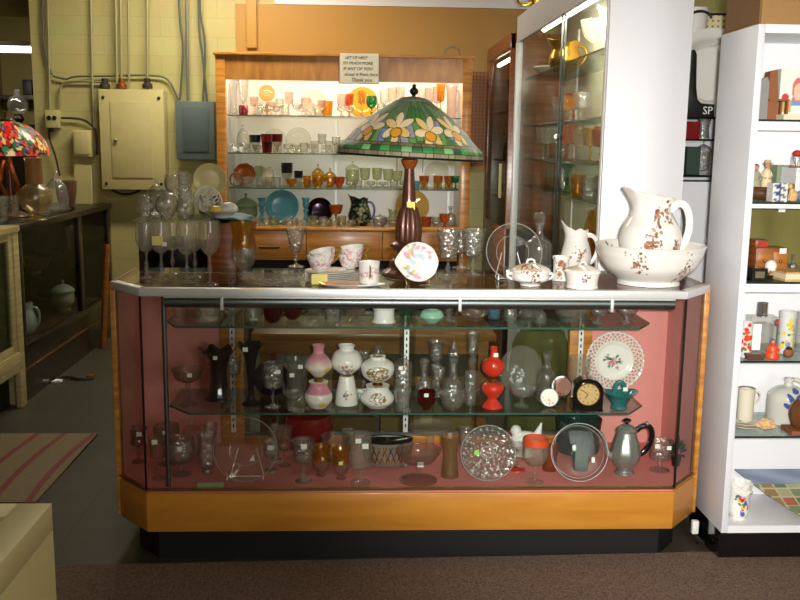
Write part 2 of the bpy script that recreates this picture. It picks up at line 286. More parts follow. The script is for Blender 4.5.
# unseen ceiling lamps, added to brighten the room
def unseen_fixture(x, y, l=1.2, rz=0, power=40, col=(1, .93, .78), label=''):
    t = thing('added_ceiling_light', label, 'added ceiling light', (x, y, 2.95), rz, None)
    ob('housing', MB().box(-l/2, l/2, -.08, .08, -.07, 0), 'white_lam', t, bevel=.004)
    for s in (-.04, .04): ob('fluorescent_tube', MB().tube([(-l/2+.03, s, -.09), (l/2-.03, s, -.09)], .013, 10), 'tube_lit', t)
    ld = bpy.data.lights.new('added_ceiling_fill', 'AREA'); ld.shape = 'RECTANGLE'; ld.size = l; ld.size_y = .2; ld.energy = power; ld.color = col
    lo = bpy.data.objects.new('added_ceiling_fill', ld); COL.objects.link(lo); lo.location = (x, y, 2.82); lo.rotation_euler = (0, 0, rz)
# far room behind the pillar
a = at(-40, 49, 5.6); b = at(32.5, 48, 5.6)
t = thing('fluorescent_fixture', 'bright white fluorescent tube glowing in the room behind the yellow wall edge', 'light', ((a.x+b.x)/2, 5.6, a.z))
ob('tube', MB().tube([(-(b.x-a.x)/2, 0, 0), ((b.x-a.x)/2, 0, 0)], .022, 10), 'tube_lit_cool', t)
ob('housing', MB().box(-(b.x-a.x)/2, (b.x-a.x)/2, -.05, .05, .03, .07), 'white_lam', t); ob('hanger', MB().tube([(-.2, 0, .07), (-.2, 0, 2.95-a.z)], .006, 6), 'iron', t)
area('far_room_tube', ((a.x+b.x)/2, 5.6, a.z-.1), (-3.2, 6.5, .8), 1.2, .1, 9, (1, .93, .75))
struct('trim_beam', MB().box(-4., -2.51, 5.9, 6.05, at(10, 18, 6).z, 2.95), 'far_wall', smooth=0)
area('unseen_window_light', (1.9, -6.15, 1.65), (1.4, 0, 1.0), 1.0, 1.7, 50, (1, .98, .95))  # unseen window light, added and narrowed to streak the glassware
fl = bpy.data.lights.new('camera_flash', 'SPOT'); fl.energy = 480; fl.spot_size = math.radians(57); fl.spot_blend = 1.; fl.shadow_soft_size = .03; fl.color = (1, .97, .93)
fo = bpy.data.objects.new('camera_flash', fl); COL.objects.link(fo); fo.location = CAMP+RX*.05+UX*.04-_f*.02; fo.rotation_euler = (Vector((.84, 0, .98))-fo.location).to_track_quat('-Z', 'Y').to_euler()
unseen_fixture(-1.1, 3.0, 1.2, 0, 36, label='added out-of-view twin tube ceiling light above the gap in front of the oak display cabinet')  # placed out of view to light the back wall
unseen_fixture(.2, -2.4, 1.2, 0, 8, label='added out-of-view twin tube ceiling light above the foreground carpet')
w = bpy.data.worlds.new('world'); scene.world = w; w.use_nodes = True; w.node_tree.nodes['Background'].inputs[0].default_value = (.9, .92, 1, 1); w.node_tree.nodes['Background'].inputs[1].default_value = .5
vs = scene.view_settings; vs.view_transform = 'Standard'; vs.look = 'None'; vs.gamma = 1; vs.exposure = .09; vs.use_curve_mapping = False
scene.cycles.transparent_max_bounces = 48; scene.cycles.max_bounces = 8; scene.cycles.glossy_bounces = 4; scene.cycles.caustics_reflective = False; scene.cycles.caustics_refractive = False; scene.cycles.use_denoising = True; scene.cycles.sample_clamp_indirect = 4
# ---------------------------------------------------------------- main display case
HW, XO, YO, DP = .877, 1.003, .146, .52; ZP, ZB, ZT = .122, .262, .936
def inset(k, ky=None):
    return [(-HW+k*.4, k), (HW-k*.4, k), (XO-k, YO+k*.4), (XO-k, DP-k*.2), (-XO+k, DP-k*.2), (-XO+k, YO+k*.4)]
case = thing('display_case', 'wide glass-fronted oak display case with clipped corners and pink lining', 'display case')
ob('plinth', MB().prism(inset(.06), 0, ZP), 'black', case)
ob('base_panel', MB().prism(inset(0), ZP, ZB-.008), 'oak_panel', case, bevel=.002)
ob('case_floor', MB().prism(inset(.008), ZB-.008, ZB), 'pink_floor', case)
tr_ = MB()
def strip(mb, pts, w, z0, z1, mi=0):
    for (x0, y0), (x1, y1) in zip(pts, pts[1:]):
        d = Vector((x1-x0, y1-y0)); d.normalize(); n = Vector((-d.y, d.x)); e = d*w*.5*0
        mb.prism([(x0, y0), (x1, y1), (x1+n.x*w, y1+n.y*w), (x0+n.x*w, y0+n.y*w)], z0, z1, mi)
front = [(-XO, YO), (-HW, 0), (HW, 0), (XO, YO)]
strip(tr_, front, .012, ZB, ZB+.008); ob('sill_trim', tr_, 'gold_trim', case)
m = MB(); strip(m, [(-XO-.003, YO), (-HW, -.004), (HW, -.004), (XO+.003, YO)], .03, ZT-.026, ZT); ob('top_trim', m, 'alu', case, bevel=.002)
ob('glass_top', MB().prism([(-HW, .006), (HW, .006), (XO-.004, YO), (XO-.004, DP), (-XO+.004, DP), (-XO+.004, YO)], ZT-.012, ZT-.004), 'top_glass', case)
ob('front_glass', MB().box(-HW+.003, HW-.003, .003, .008, ZB+.006, ZT-.02), 'pane', case)
for s in (-1, 1):
    x0, x1 = s*(HW+.002), s*(XO-.004); d = Vector((x1-x0, YO-.004)); n = Vector((-d.y, d.x)).normalized()*.005*s
    ob('corner_glass', MB().prism([(x0, .004), (x1, YO), (x1+n.x, YO+n.y), (x0+n.x, .004+n.y)], ZB+.006, ZT-.02), 'pane', case)
    ob('corner_seam', MB().box(s*HW-.003, s*HW+.003, .0, .006, ZB+.004, ZT-.024), 'iron', case)
    ob('side_panel', MB().box(min(s*XO, s*(XO-.012)), max(s*XO, s*(XO-.012)), YO+.02, DP, ZB-.01, ZT-.02), 'pink', case)
    ob('side_post', MB().box(min(s*(XO+.006), s*(XO-.012)), max(s*(XO+.006), s*(XO-.012)), YO-.004, YO+.03, ZP, ZT-.004), 'oak', case, bevel=.003)
    ob('side_skin', MB().box(min(s*(XO+.006), s*XO), max(s*(XO+.006), s*XO), YO+.03, DP, ZP, ZT-.004), 'oak', case)
    ob('back_panel', MB().box(min(s*.69, s*(XO-.012)), max(s*.69, s*(XO-.012)), DP-.02, DP, ZB, ZT-.02), 'pink', case)
    ob('back_post', MB().box(min(s*.615, s*.70), max(s*.615, s*.70), DP-.035, DP, ZB, ZT-.02), 'oak', case, bevel=.002)
ob('back_rail', MB().box(-.69, .69, DP-.03, DP, ZT-.075, ZT-.02).box(-.69, .69, DP-.03, DP, ZB, ZB+.03), 'oak', case, bevel=.002)
for i, (x0, x1, yy) in enumerate(((-.615, .03, DP-.016), (-.03, .615, DP-.008))):
    d = ob('sliding_door', MB().box(x0, x1, yy-.003, yy+.003, ZB+.03, ZT-.075), 'pane_dark', case)
    ob('door_rail', MB().box(x0, x1, yy-.005, yy+.005, ZB+.03, ZB+.042), 'alu_dark', d)
for x in (-.655, -.005, .655):
    m = MB().box(x-.009, x+.009, DP-.046, DP-.036, ZB+.05, ZT-.04)
    s = ob('shelf_standard', m, 'alu', case)
    k = MB()
    for j in range(24): k.box(x-.0025, x+.0025, DP-.0475, DP-.0455, ZB+.07+j*.024, ZB+.082+j*.024)
    ob('slots', k, 'dark_gap', s)
ZS1, ZS2, YS1, YS2 = .785, .484, .15, .15
def shelf(z, y0, xl, xr, y1, xlb, xrb):
    s = ob('glass_shelf', MB().prism([(xl, y0), (xr, y0), (xrb, y0+.1), (xrb, y1), (xlb, y1), (xlb, y0+.1)], z-.007, z), 'shelf_glass', case)
    m = MB(); strip(m, [(xlb, y0+.1), (xl, y0), (xr, y0), (xrb, y0+.1)], .0015, z-.0068, z-.0002); m.v = [(x, y-.0012, zz) for x, y, zz in m.v]
    ob('polished_edge', m, 'shelf_edge', s)
    for x in (-.655, -.005, .655): ob('shelf_bracket', MB().prism([(DP-.045, z-.05), (DP-.045, z-.009), (y0+.06, z-.009), (y0+.06, z-.016)], -.002, .002, 0, tr(x, 0, 0) @ Matrix(((0, 0, 1, 0), (1, 0, 0, 0), (0, 1, 0, 0), (0, 0, 0, 1)))), 'alu', case)
shelf(ZS1, YS1, -.80, .775, DP-.05, -.845, .84)
shelf(ZS2, YS2, -.76, .755, DP-.05, -.845, .83)
# unlit lamp tube along the front top edge, its clips and the upright conduit at the left
xl, xr = xat(165, .045, .9), xat(674, .045, .9)
t = ob('lamp_housing', MB().tube([(xl, .045, .886), (xr, .045, .886)], .019, 20), 'alu_dark', case)
ob('reflector', MB().box(xl, xr, .03, .07, .9, .907), 'alu', t)
for px in (222, 460, 612): ob('lamp_clip', MB().box(xat(px, .03, .9)-.005, xat(px, .03, .9)+.005, .02, .068, .862, .909), 'alu', case, bevel=.001)
x = xat(166, .05, .6); ob('upright_conduit', MB().tube([(x, .05, ZB), (x, .05, ZT-.03)], .008, 10), 'alu_dark', case)
# ---------------------------------------------------------------- tall white cabinet with glass doors along the aisle
TX, TW, TY0, TY1, TZ = .752, .318, .65, 2.76, 2.15
tc = thing('tall_display_cabinet', 'tall white display cabinet with glass sliding doors down its aisle side', 'display cabinet', (TX, TY0, 0))
L = TY1-TY0
ob('end_panel', MB().box(0, TW, 0, .022, 0, TZ), 'white_lam', tc, bevel=.002)
ob('base', MB().box(.004, TW, .022, L, 0, .32), 'white_lam2', tc)
ob('fascia', MB().box(0, .022, .022, L, TZ-.15, TZ), 'white_lam2', tc, bevel=.002); ob('top_panel', MB().box(.022, TW, .022, L, TZ-.022, TZ), 'white_lam2', tc)
ob('back_panel', MB().box(TW-.012, TW, .022, L, .32, TZ-.022), 'grey_cream', tc)
ob('stile', MB().box(-.004, .03, L-.05, L, .32, TZ-.15), 'white_lam', tc, bevel=.002); ob('near_stile', MB().box(-.002, .03, .022, .05, .32, TZ-.15), 'white_lam', tc, bevel=.002)
ob('far_panel', MB().box(.022, TW-.012, L-.02, L, .32, TZ-.022), 'pane', tc)
for y0, y1, dx in ((.05, .88, .0), (.86, L-.05, .012)):
    d = ob('sliding_door', MB().box(dx+.006, dx+.011, y0, y1, .33, TZ-.15), 'pane_low', tc)
    ob('door_edge', MB().box(dx+.004, dx+.013, (y1-.012 if dx == 0 else y0), (y1 if dx == 0 else y0+.012), .33, TZ-.15), 'shelf_edge_dark', d)
zz = at(557, 137, TY0+.86).z; ob('door_lock', MB().box(-.012, .012, .85, .885, zz-.014, zz+.014), 'chrome', tc, bevel=.003)
TSH = [1.785, 1.515, 1.325, 1.165, .9, .6]
for z in TSH:
    for y0, y1 in ((.05, .87), (.93, L-.06)):
        s = ob('glass_shelf', MB().box(.035, TW-.02, y0, y1, z-.007, z), 'shelf_glass', tc); ob('polished_edge', MB().box(.0335, .035, y0, y1, z-.0068, z-.0002), 'shelf_edge', s)
for y in (.2, .75, 1.1, 1.8): ob('shelf_standard', MB().box(TW-.02, TW-.012, y-.008, y+.008, .4, TZ-.1), 'alu', tc)
ob('lamp_tube', MB().tube([(.044, .1, TZ-.143), (.044, .9, TZ-.143)], .013, 10), 'tube_lit', tc); ob('lamp_tube', MB().tube([(.044, .98, TZ-.143), (.044, 1.5, TZ-.143)], .013, 10), 'tube_lit', tc)
area('cabinet_lamp', (TX+.07, TY0+L/2, TZ-.07), (TX+.2, TY0+L/2, .5), L-.2, .05, 28, (1, .92, .74)).rotation_euler = (0, math.radians(-10), PI/2)
# ---------------------------------------------------------------- oak wall cabinet at the back
WX0, WX1, WY0, WY1, WZ = -1.12, .557, 3.3, 3.85, 1.962
wc = thing('oak_display_cabinet', 'lit oak display cabinet with white back and four glass shelves by the wall', 'display cabinet', (WX0, WY0, 0))
W = WX1-WX0; DY = WY1-WY0
for x0, x1 in ((0, .062), (W-.062, W)):
    ob('post', MB().box(x0, x1, 0, .06, 0, WZ), 'oak', wc, bevel=.003)
    ob('side_panel', MB().box(x0+.01, x1-.01, .06, DY, 0, WZ), 'white_lam2', wc)
ob('fascia', MB().box(.062, W-.062, .004, .03, WZ-.165, WZ-.012), 'oak_fascia', wc); ob('top_panel', MB().box(-.012, W+.012, -.012, DY, WZ-.012, WZ+.008), 'oak', wc, bevel=.003)
ob('back_panel', MB().box(.05, W-.05, DY-.02, DY, .6, WZ-.02), 'white_lam', wc)
ob('counter_board', MB().box(.05, W-.05, .0, DY-.02, .815, .836), 'oak', wc, bevel=.002)
for k in range(3):
    x0 = .07+k*(W-.14)/3; d = ob('drawer', MB().box(x0+.002, x0+(W-.14)/3-.002, .006, .03, .615, .812), 'oak', wc, bevel=.002); k or ob('drawer_pull', MB().tube([(x0+.2, .006, .7), (x0+.21, -.02, .7), (x0+.32, -.02, .7), (x0+.33, .006, .7)], .006, 8), 'iron', d)
ob('lower_case', MB().box(.07, W-.07, .04, DY-.02, 0, .61), 'dark_gap', wc)
WSH = [1.573, 1.326, 1.096, .836]
for z in WSH[:3]:
    s = ob('glass_shelf', MB().box(.065, W-.065, .05, DY-.03, z-.007, z), 'shelf_glass', wc); ob('polished_edge', MB().box(.065, W-.065, .0485, .05, z-.0068, z-.0002), 'shelf_edge', s)
for x in (.09, W/2-.07, W-.09): ob('shelf_standard', MB().box(x-.009, x+.009, DY-.03, DY-.02, .9, WZ-.05), 'alu', wc)
ob('lamp_tube', MB().tube([(.1, .06, WZ-.06), (W-.1, .06, WZ-.06)], .013, 10), 'tube_lit', wc)
area('oak_cabinet_lamp', (WX0+W/2, WY0+.1, WZ-.09), (WX0+W/2, WY0+.35, 1.), W-.2, .05, 9, (1, .84, .58)).rotation_euler = (math.radians(18), 0, 0)
# ---------------------------------------------------------------- second oak cabinet along the right aisle
OX, OY0, OY1, OZ = .735, 2.86, 3.86, 2.07
oc = thing('oak_aisle_cabinet', 'reddish oak display cabinet with lamp inside behind the tall white cabinet', 'display cabinet', (OX, OY0, 0)); L2 = OY1-OY0
ob('end_panel', MB().box(0, .34, L2-.03, L2, 0, OZ), 'red_wood', oc, bevel=.003); ob('near_panel', MB().box(0, .34, 0, .03, 0, OZ), 'red_wood', oc, bevel=.003)
ob('far_stile', MB().box(-.006, .03, L2-.09, L2, .88, OZ-.09), 'red_wood', oc, bevel=.003); ob('fascia', MB().box(-.006, .03, 0, L2, OZ-.09, OZ), 'red_wood', oc, bevel=.003)
ob('base', MB().box(-.006, .34, 0, L2, 0, .88), 'red_wood', oc, bevel=.003); ob('back_panel', MB().box(.33, .34, .03, L2-.03, .88, OZ), 'stain_green', oc); ob('top_panel', MB().box(.03, .34, .03, L2-.03, OZ-.02, OZ), 'red_wood', oc)
ob('glass_door', MB().box(.0, .006, .03, L2-.09, .88, OZ-.09), 'pane_dark', oc); ob('door_handle', MB().box(-.02, .0, .2, .212, 1.06, 1.28), 'cream_metal', oc, bevel=.003)
ob('lamp_tube', MB().tube([(.06, .08, OZ-.12), (.06, L2-.12, OZ-.12)], .014, 10), 'tube_lit_cool', oc)
OSH = [1.62, 1.3, 1.05]
for z in OSH: ob('glass_shelf', MB().box(.04, .325, .04, L2-.1, z-.007, z), 'shelf_glass', oc)
# ---------------------------------------------------------------- white bookcase at the right
BX, BW, BY1, BZ = 1.047, .8, .3, 1.775
bc = thing('white_bookcase', 'tall white bookcase with glass-topped shelves of small collectables', 'bookcase', (BX, 0, 0))
ob('side_panel', MB().box(0, .022, .0, BY1, .106, BZ), 'white_lam2', bc, bevel=.0015); ob('side_panel', MB().box(BW-.022, BW, 0, BY1, .106, BZ), 'white_lam2', bc, bevel=.0015)
ob('back_panel', MB().box(.022, BW-.022, BY1-.012, BY1, .106, BZ), 'white_lam', bc); ob('top_panel', MB().box(.022, BW-.022, 0, BY1, BZ-.026, BZ), 'white_lam', bc); ob('bottom_shelf', MB().box(.022, BW-.022, 0, BY1-.012, .106, .132), 'white_lam', bc)
ob('plinth', MB().box(.004, BW-.004, .022, BY1, 0, .106), 'black_gloss', bc)
BSH = [1.486, 1.226, .968, .705, .447, .132]
for i, z in enumerate(BSH[:5]):
    if i in (0, 2): ob('shelf_board', MB().box(.022, BW-.022, .002, BY1-.012, z-.034, z-.007), 'white_lam', bc)
    s = ob('glass_shelf', MB().box(.024, BW-.024, .004, BY1-.014, z-.006, z), 'shelf_glass', bc); ob('polished_edge', MB().box(.024, BW-.024, .0025, .004, z-.0062, z-.0001), 'shelf_edge_dark', s)
    if i == 1: ob('shelf_rail', MB().box(.022, BW-.022, .004, .02, z-.02, z-.0065), 'white_lam', bc)
# ---------------------------------------------------------------- white shelving glimpsed in the gap
GX, GY = 1.12, 1.05
gs = thing('white_wall_shelf', 'white shelving with dark-edged shelves in the gap beside the tall cabinet', 'shelf', (GX, GY, 0))
ob('back_panel', MB().box(0, .6, .3, .32, 0, at(700, 116, GY+.3).z), 'white_lam2', gs); ob('pegboard', MB().box(0, .6, .3, .32, at(700, 116, GY+.3).z, at(700, 15, GY+.3).z), 'peg_cream', gs)
ob('cap_rail', MB().box(0, .6, .29, .33, at(700, 15, GY+.3).z, at(700, 14, GY+.3).z+.004), 'iron', gs)
GSH = [at(700, 117, GY).z, at(700, 139, GY).z, at(700, 175, GY).z]
for z in GSH: ob('shelf_board', MB().box(0, .6, 0, .3, z-.008, z), 'black_gloss', gs)
ob('base_cabinet', MB().box(0, .6, .02, .3, 0, GSH[2]-.03), 'white_lam2', gs)
# ---------------------------------------------------------------- left: dark glazed counter, cream counter, white box counter
dk = thing('dark_wood_counter', 'long dark wood counter with glass front along the left aisle', 'counter', (-1.95, 1.97, 0)); L3 = 3.75-1.97; ZD = .955
ob('counter_top', MB().box(-.55, .012, -.0, L3+.012, ZD-.035, ZD), 'ebony', dk, bevel=.004)
ob('top_glass', MB().box(-.53, -.02, .02, L3-.02, ZD, ZD+.005), 'shelf_glass', dk)
for y0, y1 in ((0, .035), (L3*.58, L3*.58+.07), (L3-.06, L3)): ob('stile', MB().box(-.03, 0, y0, y1, .3, ZD-.035), 'ebony', dk, bevel=.002)
ob('bottom_rail', MB().box(-.03, .006, 0, L3, .27, .315), 'ebony', dk, bevel=.003); ob('base', MB().box(-.5, -.02, 0, L3, 0, .27), 'ebony', dk); ob('base_bead', MB().box(-.02, -.008, 0, L3, .17, .18), 'walnut', dk)
ob('end_panel', MB().box(-.55, -.03, L3-.02, L3, .27, ZD-.035), 'ebony', dk); ob('back_panel', MB().box(-.55, -.53, 0, L3, 0, ZD-.035), 'walnut', dk); ob('inner_floor', MB().box(-.53, -.03, 0, L3, .27, .285), 'walnut', dk)
for y0, y1 in ((.035, L3*.58), (L3*.58+.07, L3-.06)): ob('glass_pane', MB().box(-.02, -.015, y0, y1, .3, ZD-.035), 'pane_dark', dk)
ZDS = .6; ob('glass_shelf', MB().box(-.4, -.05, .02, L3-.03, ZDS-.007, ZDS), 'shelf_glass', dk)
cr = thing('cream_wood_counter', 'pale cream wood counter with glass door at the left edge', 'counter', (-1.95, .5, 0)); L4 = 1.455; ZC = .955
ob('counter_top', MB().box(-.55, .01, 0, L4, ZC-.03, ZC), 'cream_oak', cr, bevel=.003)
ob('corner_post', MB().box(-.03, .0, L4-.075, L4, 0, ZC-.03), 'cream_oak', cr, bevel=.002); ob('end_panel', MB().box(-.55, -.03, L4-.02, L4, .0, ZC-.03), 'cream_oak', cr)
ob('bottom_rail', MB().box(-.03, .004, 0, L4-.075, .2, .3), 'cream_oak', cr, bevel=.002); ob('door_frame', MB().box(-.028, -.006, L4-.13, L4-.08, .3, ZC-.03).box(-.028, -.006, .1, L4-.13, .3, .34).box(-.028, -.006, .1, L4-.13, ZC-.07, ZC-.03), 'cream_oak', cr, bevel=.002)
ob('glass_pane', MB().box(-.02, -.015, .1, L4-.13, .34, ZC-.07), 'pane_dark', cr); ob('base', MB().box(-.5, -.08, 0, L4-.03, 0, .2), 'black', cr); ob('back_panel', MB().box(-.55, -.53, 0, L4, 0, ZC-.03), 'walnut', cr)
wh = thing('white_box_counter', 'cream white box counter with recessed glass top in the near left corner', 'counter', (-.735, -1.311, 0)); ZW = .75
ob('carcass', MB().box(-.62, 0, -1., 0, 0, ZW-.05), 'white_counter', wh, bevel=.002)
ob('top_frame', MB().box(-.62, -.562, -1., 0, ZW-.05, ZW).box(-.06, .0, -1., 0, ZW-.05, ZW).box(-.562, -.06, -.06, 0, ZW-.05, ZW).box(-.562, -.06, -1., -.94, ZW-.05, ZW), 'white_counter', wh, bevel=.0015)
ob('top_glass', MB().box(-.562, -.06, -.94, -.06, ZW-.02, ZW-.014), 'pane_dark', wh); ob('display_bed', MB().box(-.562, -.06, -.94, -.06, ZW-.05, ZW-.045), 'stain_green', wh)
ob('wood_knot', MB().ball((.0005, -.115, ZW-.15), .006, 8, 0, (.2, 1, 1.5)), 'walnut', wh)
# striped rug
def rugpaint(co):
    x = co.x+.035*math.sin(co.y*3.+.5)-.0; n = .5+.5*math.sin(co.y*190)*math.sin(co.x*170)
    for s in (-.012, -.15, -.275, -.46, -.62):
        if abs(x-s) < .014: return hexc(120, 40, 36)
    k = .82+.3*n*random.random(); c = hexc(126, 108, 70); return (c[0]*k, c[1]*k, c[2]*k)
m = MB(); nx, ny = 120, 170
for j in range(ny+1):
    for i in range(nx+1): m.v.append((-.48+.48*i/nx, .86*j/ny, .012+.0012*math.sin(i*2.1)*math.sin(j*1.7)))
for j in range(ny):
    for i in range(nx): a = j*(nx+1)+i; m.f.append((a, a+1, a+nx+2, a+nx+1)); m.m.append(0)
k = MB(); k.merge(m); k.box(-.48, 0, 0, .86, .001, .0105)
random.seed(3); tag(ob('striped_rug', mesh(k, ['matte_paint'], paint=rugpaint), None, None, (-1.43, .545, 0)), 'straw coloured woven rug with red stripes on the floor at left', 'rug')
# ---------------------------------------------------------------- shapes of the wares: each returns [(part name, mesh builder, material slot)]
def shell(out, t, zb=None):               # outer wall up, rim, inner wall down
    zi = out[0][1]+t if zb is None else zb
    inn = [(max(r-t, 0), z) for r, z in out[::-1] if z > zi and r > t*1.2]
    if out[-1][1] < out[0][1]+t*2: inn = [(max(r-t, 0), z+t*.8) for r, z in out[::-1]]
    r = out+[(max(out[-1][0]-t*.5, 0), out[-1][1]+t*.35)]+inn
    if r[-1][0] > 0: r.append((0, zi if r[-1][1] >= zi else r[-1][1]))
    return r
def curve(pts, k=3):                      # smooth a profile (Catmull-Rom, heights kept monotone)
    P = [pts[0]]+list(pts)+[pts[-1]]; o = []
    for i in range(1, len(P)-2):
        a, b, c, d = P[i-1:i+3]
        for j in range(k):
            t = j/k; q = [.5*(2*b[n]+(c[n]-a[n])*t+(2*a[n]-5*b[n]+4*c[n]-d[n])*t*t+(3*b[n]-a[n]-3*c[n]+d[n])*t**3) for n in (0, 1)]
            o.append((max(0, q[0]), min(max(q[1], min(b[1], c[1])), max(b[1], c[1]))))
    o.append(tuple(pts[-1])); return o
BOWLS = {'tulip': [(.08, 0), (.5, .06), (.86, .26), (1, .5), (.96, .8), (.9, 1)], 'bucket': [(.1, 0), (.62, .04), (.8, .14), (.88, .5), (1, 1)], 'flare': [(.08, 0), (.4, .08), (.62, .35), (.78, .7), (1, 1)],
         'round': [(.1, 0), (.6, .08), (.92, .32), (1, .6), (.94, 1)], 'saucer': [(.08, 0), (.45, .1), (.8, .4), (1, 1)], 'cone': [(.06, 0), (.3, .15), (1, 1)], 'thistle': [(.1, 0), (.6, .1), (.72, .3), (.62, .5), (.78, .8), (1, 1)],
         'cup': [(.3, 0), (.55, .03), (.7, .12), (.86, .5), (1, 1)], 'straight': [(.8, 0), (.9, .02), (.92, .5), (1, 1)]}
def rib(n, amp, z0=0, z1=1e9): return lambda a, t, r, z: (r*(1+amp*abs(math.cos(a*n/2)) if z0 <= z <= z1 else 1), z)
def k_goblet(w, h, bowl=.52, style='bucket', foot=.72, n=24, ribs=0, th=.0022, knop=1, two=None):
    R = w/2; zb = h*(1-bowl); rs = max(.0035, R*.11)
    f = MB().lathe([(0, 0), (R*foot, 0), (R*foot, .003), (R*foot*.6, .006), (rs*1.3, .012)], n)
    pr = [(rs*1.3, .011), (rs, zb*.35)]+([(rs*1.9, zb*.5), (rs*2.1, zb*.58), (rs*1.1, zb*.68)] if knop else [])+[(rs, zb*.85), (rs*1.8, zb+.002)]
    s = MB().lathe(curve(pr, 2), max(10, n//2))
    o = curve([(R*r, zb+(h-zb)*z) for r, z in BOWLS[style]], 3)
    b = MB().lathe(shell(o, th), n, rib(ribs, -.06, zb, zb+(h-zb)*.7) if ribs else None)
    return [('foot', f, 0), ('stem', s, 0), ('bowl', b, two or 0)]
def k_tumbler(w, h, taper=.8, n=24, ribs=0, th=.0025, waist=0):
    R = w/2; o = [(R*taper*.9, 0), (R*taper, .004), (R*(taper+1)/2*(1-waist), h*.5), (R, h)]
    return [('tumbler', MB().lathe(shell(curve(o, 4), th, .008), n, rib(ribs, -.07, .01, h*.75) if ribs else None), 0)]
def k_bowl(w, h, n=28, ribs=0, foot=.45, th=.003, ruffle=0, style='saucer'):
    R = w/2; o = [(R*foot, 0), (R*foot, h*.08)]+[(R*max(foot*.9, r), h*(.1+.9*z)) for r, z in BOWLS[style][1:]]
    md = None
    if ruffle: md = lambda a, t, r, z: (r*(1+.05*sin(a*ruffle)*max(0, z/h-.5)*2), z+h*.09*sin(a*ruffle)*max(0, z/h-.6)*2.5)
    elif ribs: md = rib(ribs, -.06, h*.15)
    return [('bowl', MB().lathe(shell(curve(o, 3), th, h*.14), n, md), 0)]
def k_compote(w, h, bh=.35, n=28, foot=.55, ribs=0, style='saucer', th=.0025):
    R = w/2; zb = h*(1-bh); rs = max(.004, R*.1)
    f = MB().lathe([(0, 0), (R*foot, 0), (R*foot, .003), (R*foot*.5, .01), (rs*1.2, .016)], n); s = MB().lathe(curve([(rs*1.2, .015), (rs, zb*.5), (rs*1.5, zb*.8), (rs*2, zb+.002)], 2), 12)
    b = MB().lathe(shell(curve([(R*r, zb+h*bh*z) for r, z in BOWLS[style]], 3), th), n, rib(ribs, -.05, zb) if ribs else None)
    return [('foot', f, 0), ('stem', s, 0), ('bowl', b, 0)]
def k_stand(w, h, n=32):                  # cake stand
    R = w/2; zt = h*.8
    return [('foot', MB().lathe(curve([(0, 0), (R*.5, 0), (R*.48, .006), (R*.22, h*.2), (R*.2, h*.6), (R*.26, zt)], 3), n), 0), ('plate', MB().lathe([(0, zt), (R*.9, zt), (R, h*.9), (R, h), (R*.97, h), (R*.93, zt+.008), (0, zt+.006)], n), 0)]
def k_plate(w, h, tilt=12, n=44, dish=.016, ring=.64, ribs=0, wav=0, rim=0):   # round plate standing on edge, leaning back
    R = w/2; g = R*ring
    md = None
    if wav: md = lambda a, t, r, z: (r*(1+(.03*math.cos(a*wav) if r > R*.8 else 0)), z)
    elif ribs: md = rib(ribs, -.02, -1)
    o = [(0, 0), (g*.9, 0), (g, .002), (R*.97, dish), (R, dish+.002), (R*.97, dish+.004), (g, .006), (g*.9, .0045), (0, .0045)]
    b = MB().lathe(o, n, md); b.xf(tr(0, 0, R*cos(math.radians(tilt))+.0005) @ rotx(PI/2-math.radians(tilt)))
    zz = min(v[2] for v in b.v); b.xf(tr(0, 0, -zz))
    if not rim: return [('plate', b, 0)]
    T = tr(0, 0, -zz) @ tr(0, 0, R*cos(math.radians(tilt))+.0005) @ rotx(PI/2-math.radians(tilt)); e = MB()
    for rr, z, q in ((R*.985, dish+.002, .0017), (g, .003, .0011)): e.tube([T @ Vector((rr*cos(2*PI*i/n), rr*sin(2*PI*i/n), z)) for i in range(n)], q, 5, closed=True)
    for q in (b, e): q.xf(tr(0, 0, .002))
    return [('plate', b, 0), ('rim', e, 'rim_highlight')]  # rim: whitish rings that paint in the edge highlights
def wirestand(w, h, mi=0):
    b = MB(); x = w*.28
    for s in (-1, 1): b.tube([(s*x, -w*.16, w*.12), (s*x, -w*.17, .004), (s*x*.9, .03, .004), (s*x*.5, .035, h*.45)], .0018, 6)
    b.tube([(-x, -.0, .004), (x, -.0, .004)], .0018, 6); return ('wire_stand', b, mi)
def handle(x0, z0, x1, z1, out, r=.004, n=8, flat=1.3, k=12, y=0):
    P = []
    for i in range(k+1):
        t = i/k; P.append(((1-t)**3*x0+3*(1-t)**2*t*(x0+out*1.25)+3*(1-t)*t*t*(max(x0, x1)+out)+t**3*x1, y, (1-t)**3*z0+3*(1-t)**2*t*(z0+(z0-z1)*.12)+3*(1-t)*t*t*(z1+(z0-z1)*.25)+t**3*z1))
    return MB().tube(P, r, n, flat=flat)
PITCH = {'ewer': [(.5, 0), (.52, .03), (.72, .1), (1, .3), (1, .42), (.86, .6), (.62, .74), (.6, .82), (.78, 1)], 'jug': [(.62, 0), (.66, .02), (.9, .15), (1, .38), (.84, .65), (.7, .8), (.74, 1)], 'tank': [(.88, 0), (.9, .03), (.94, .4), (.92, .8), (1, 1)],
         'cream': [(.6, 0), (.64, .03), (.95, .25), (1, .45), (.82, .75), (.9, 1)]}
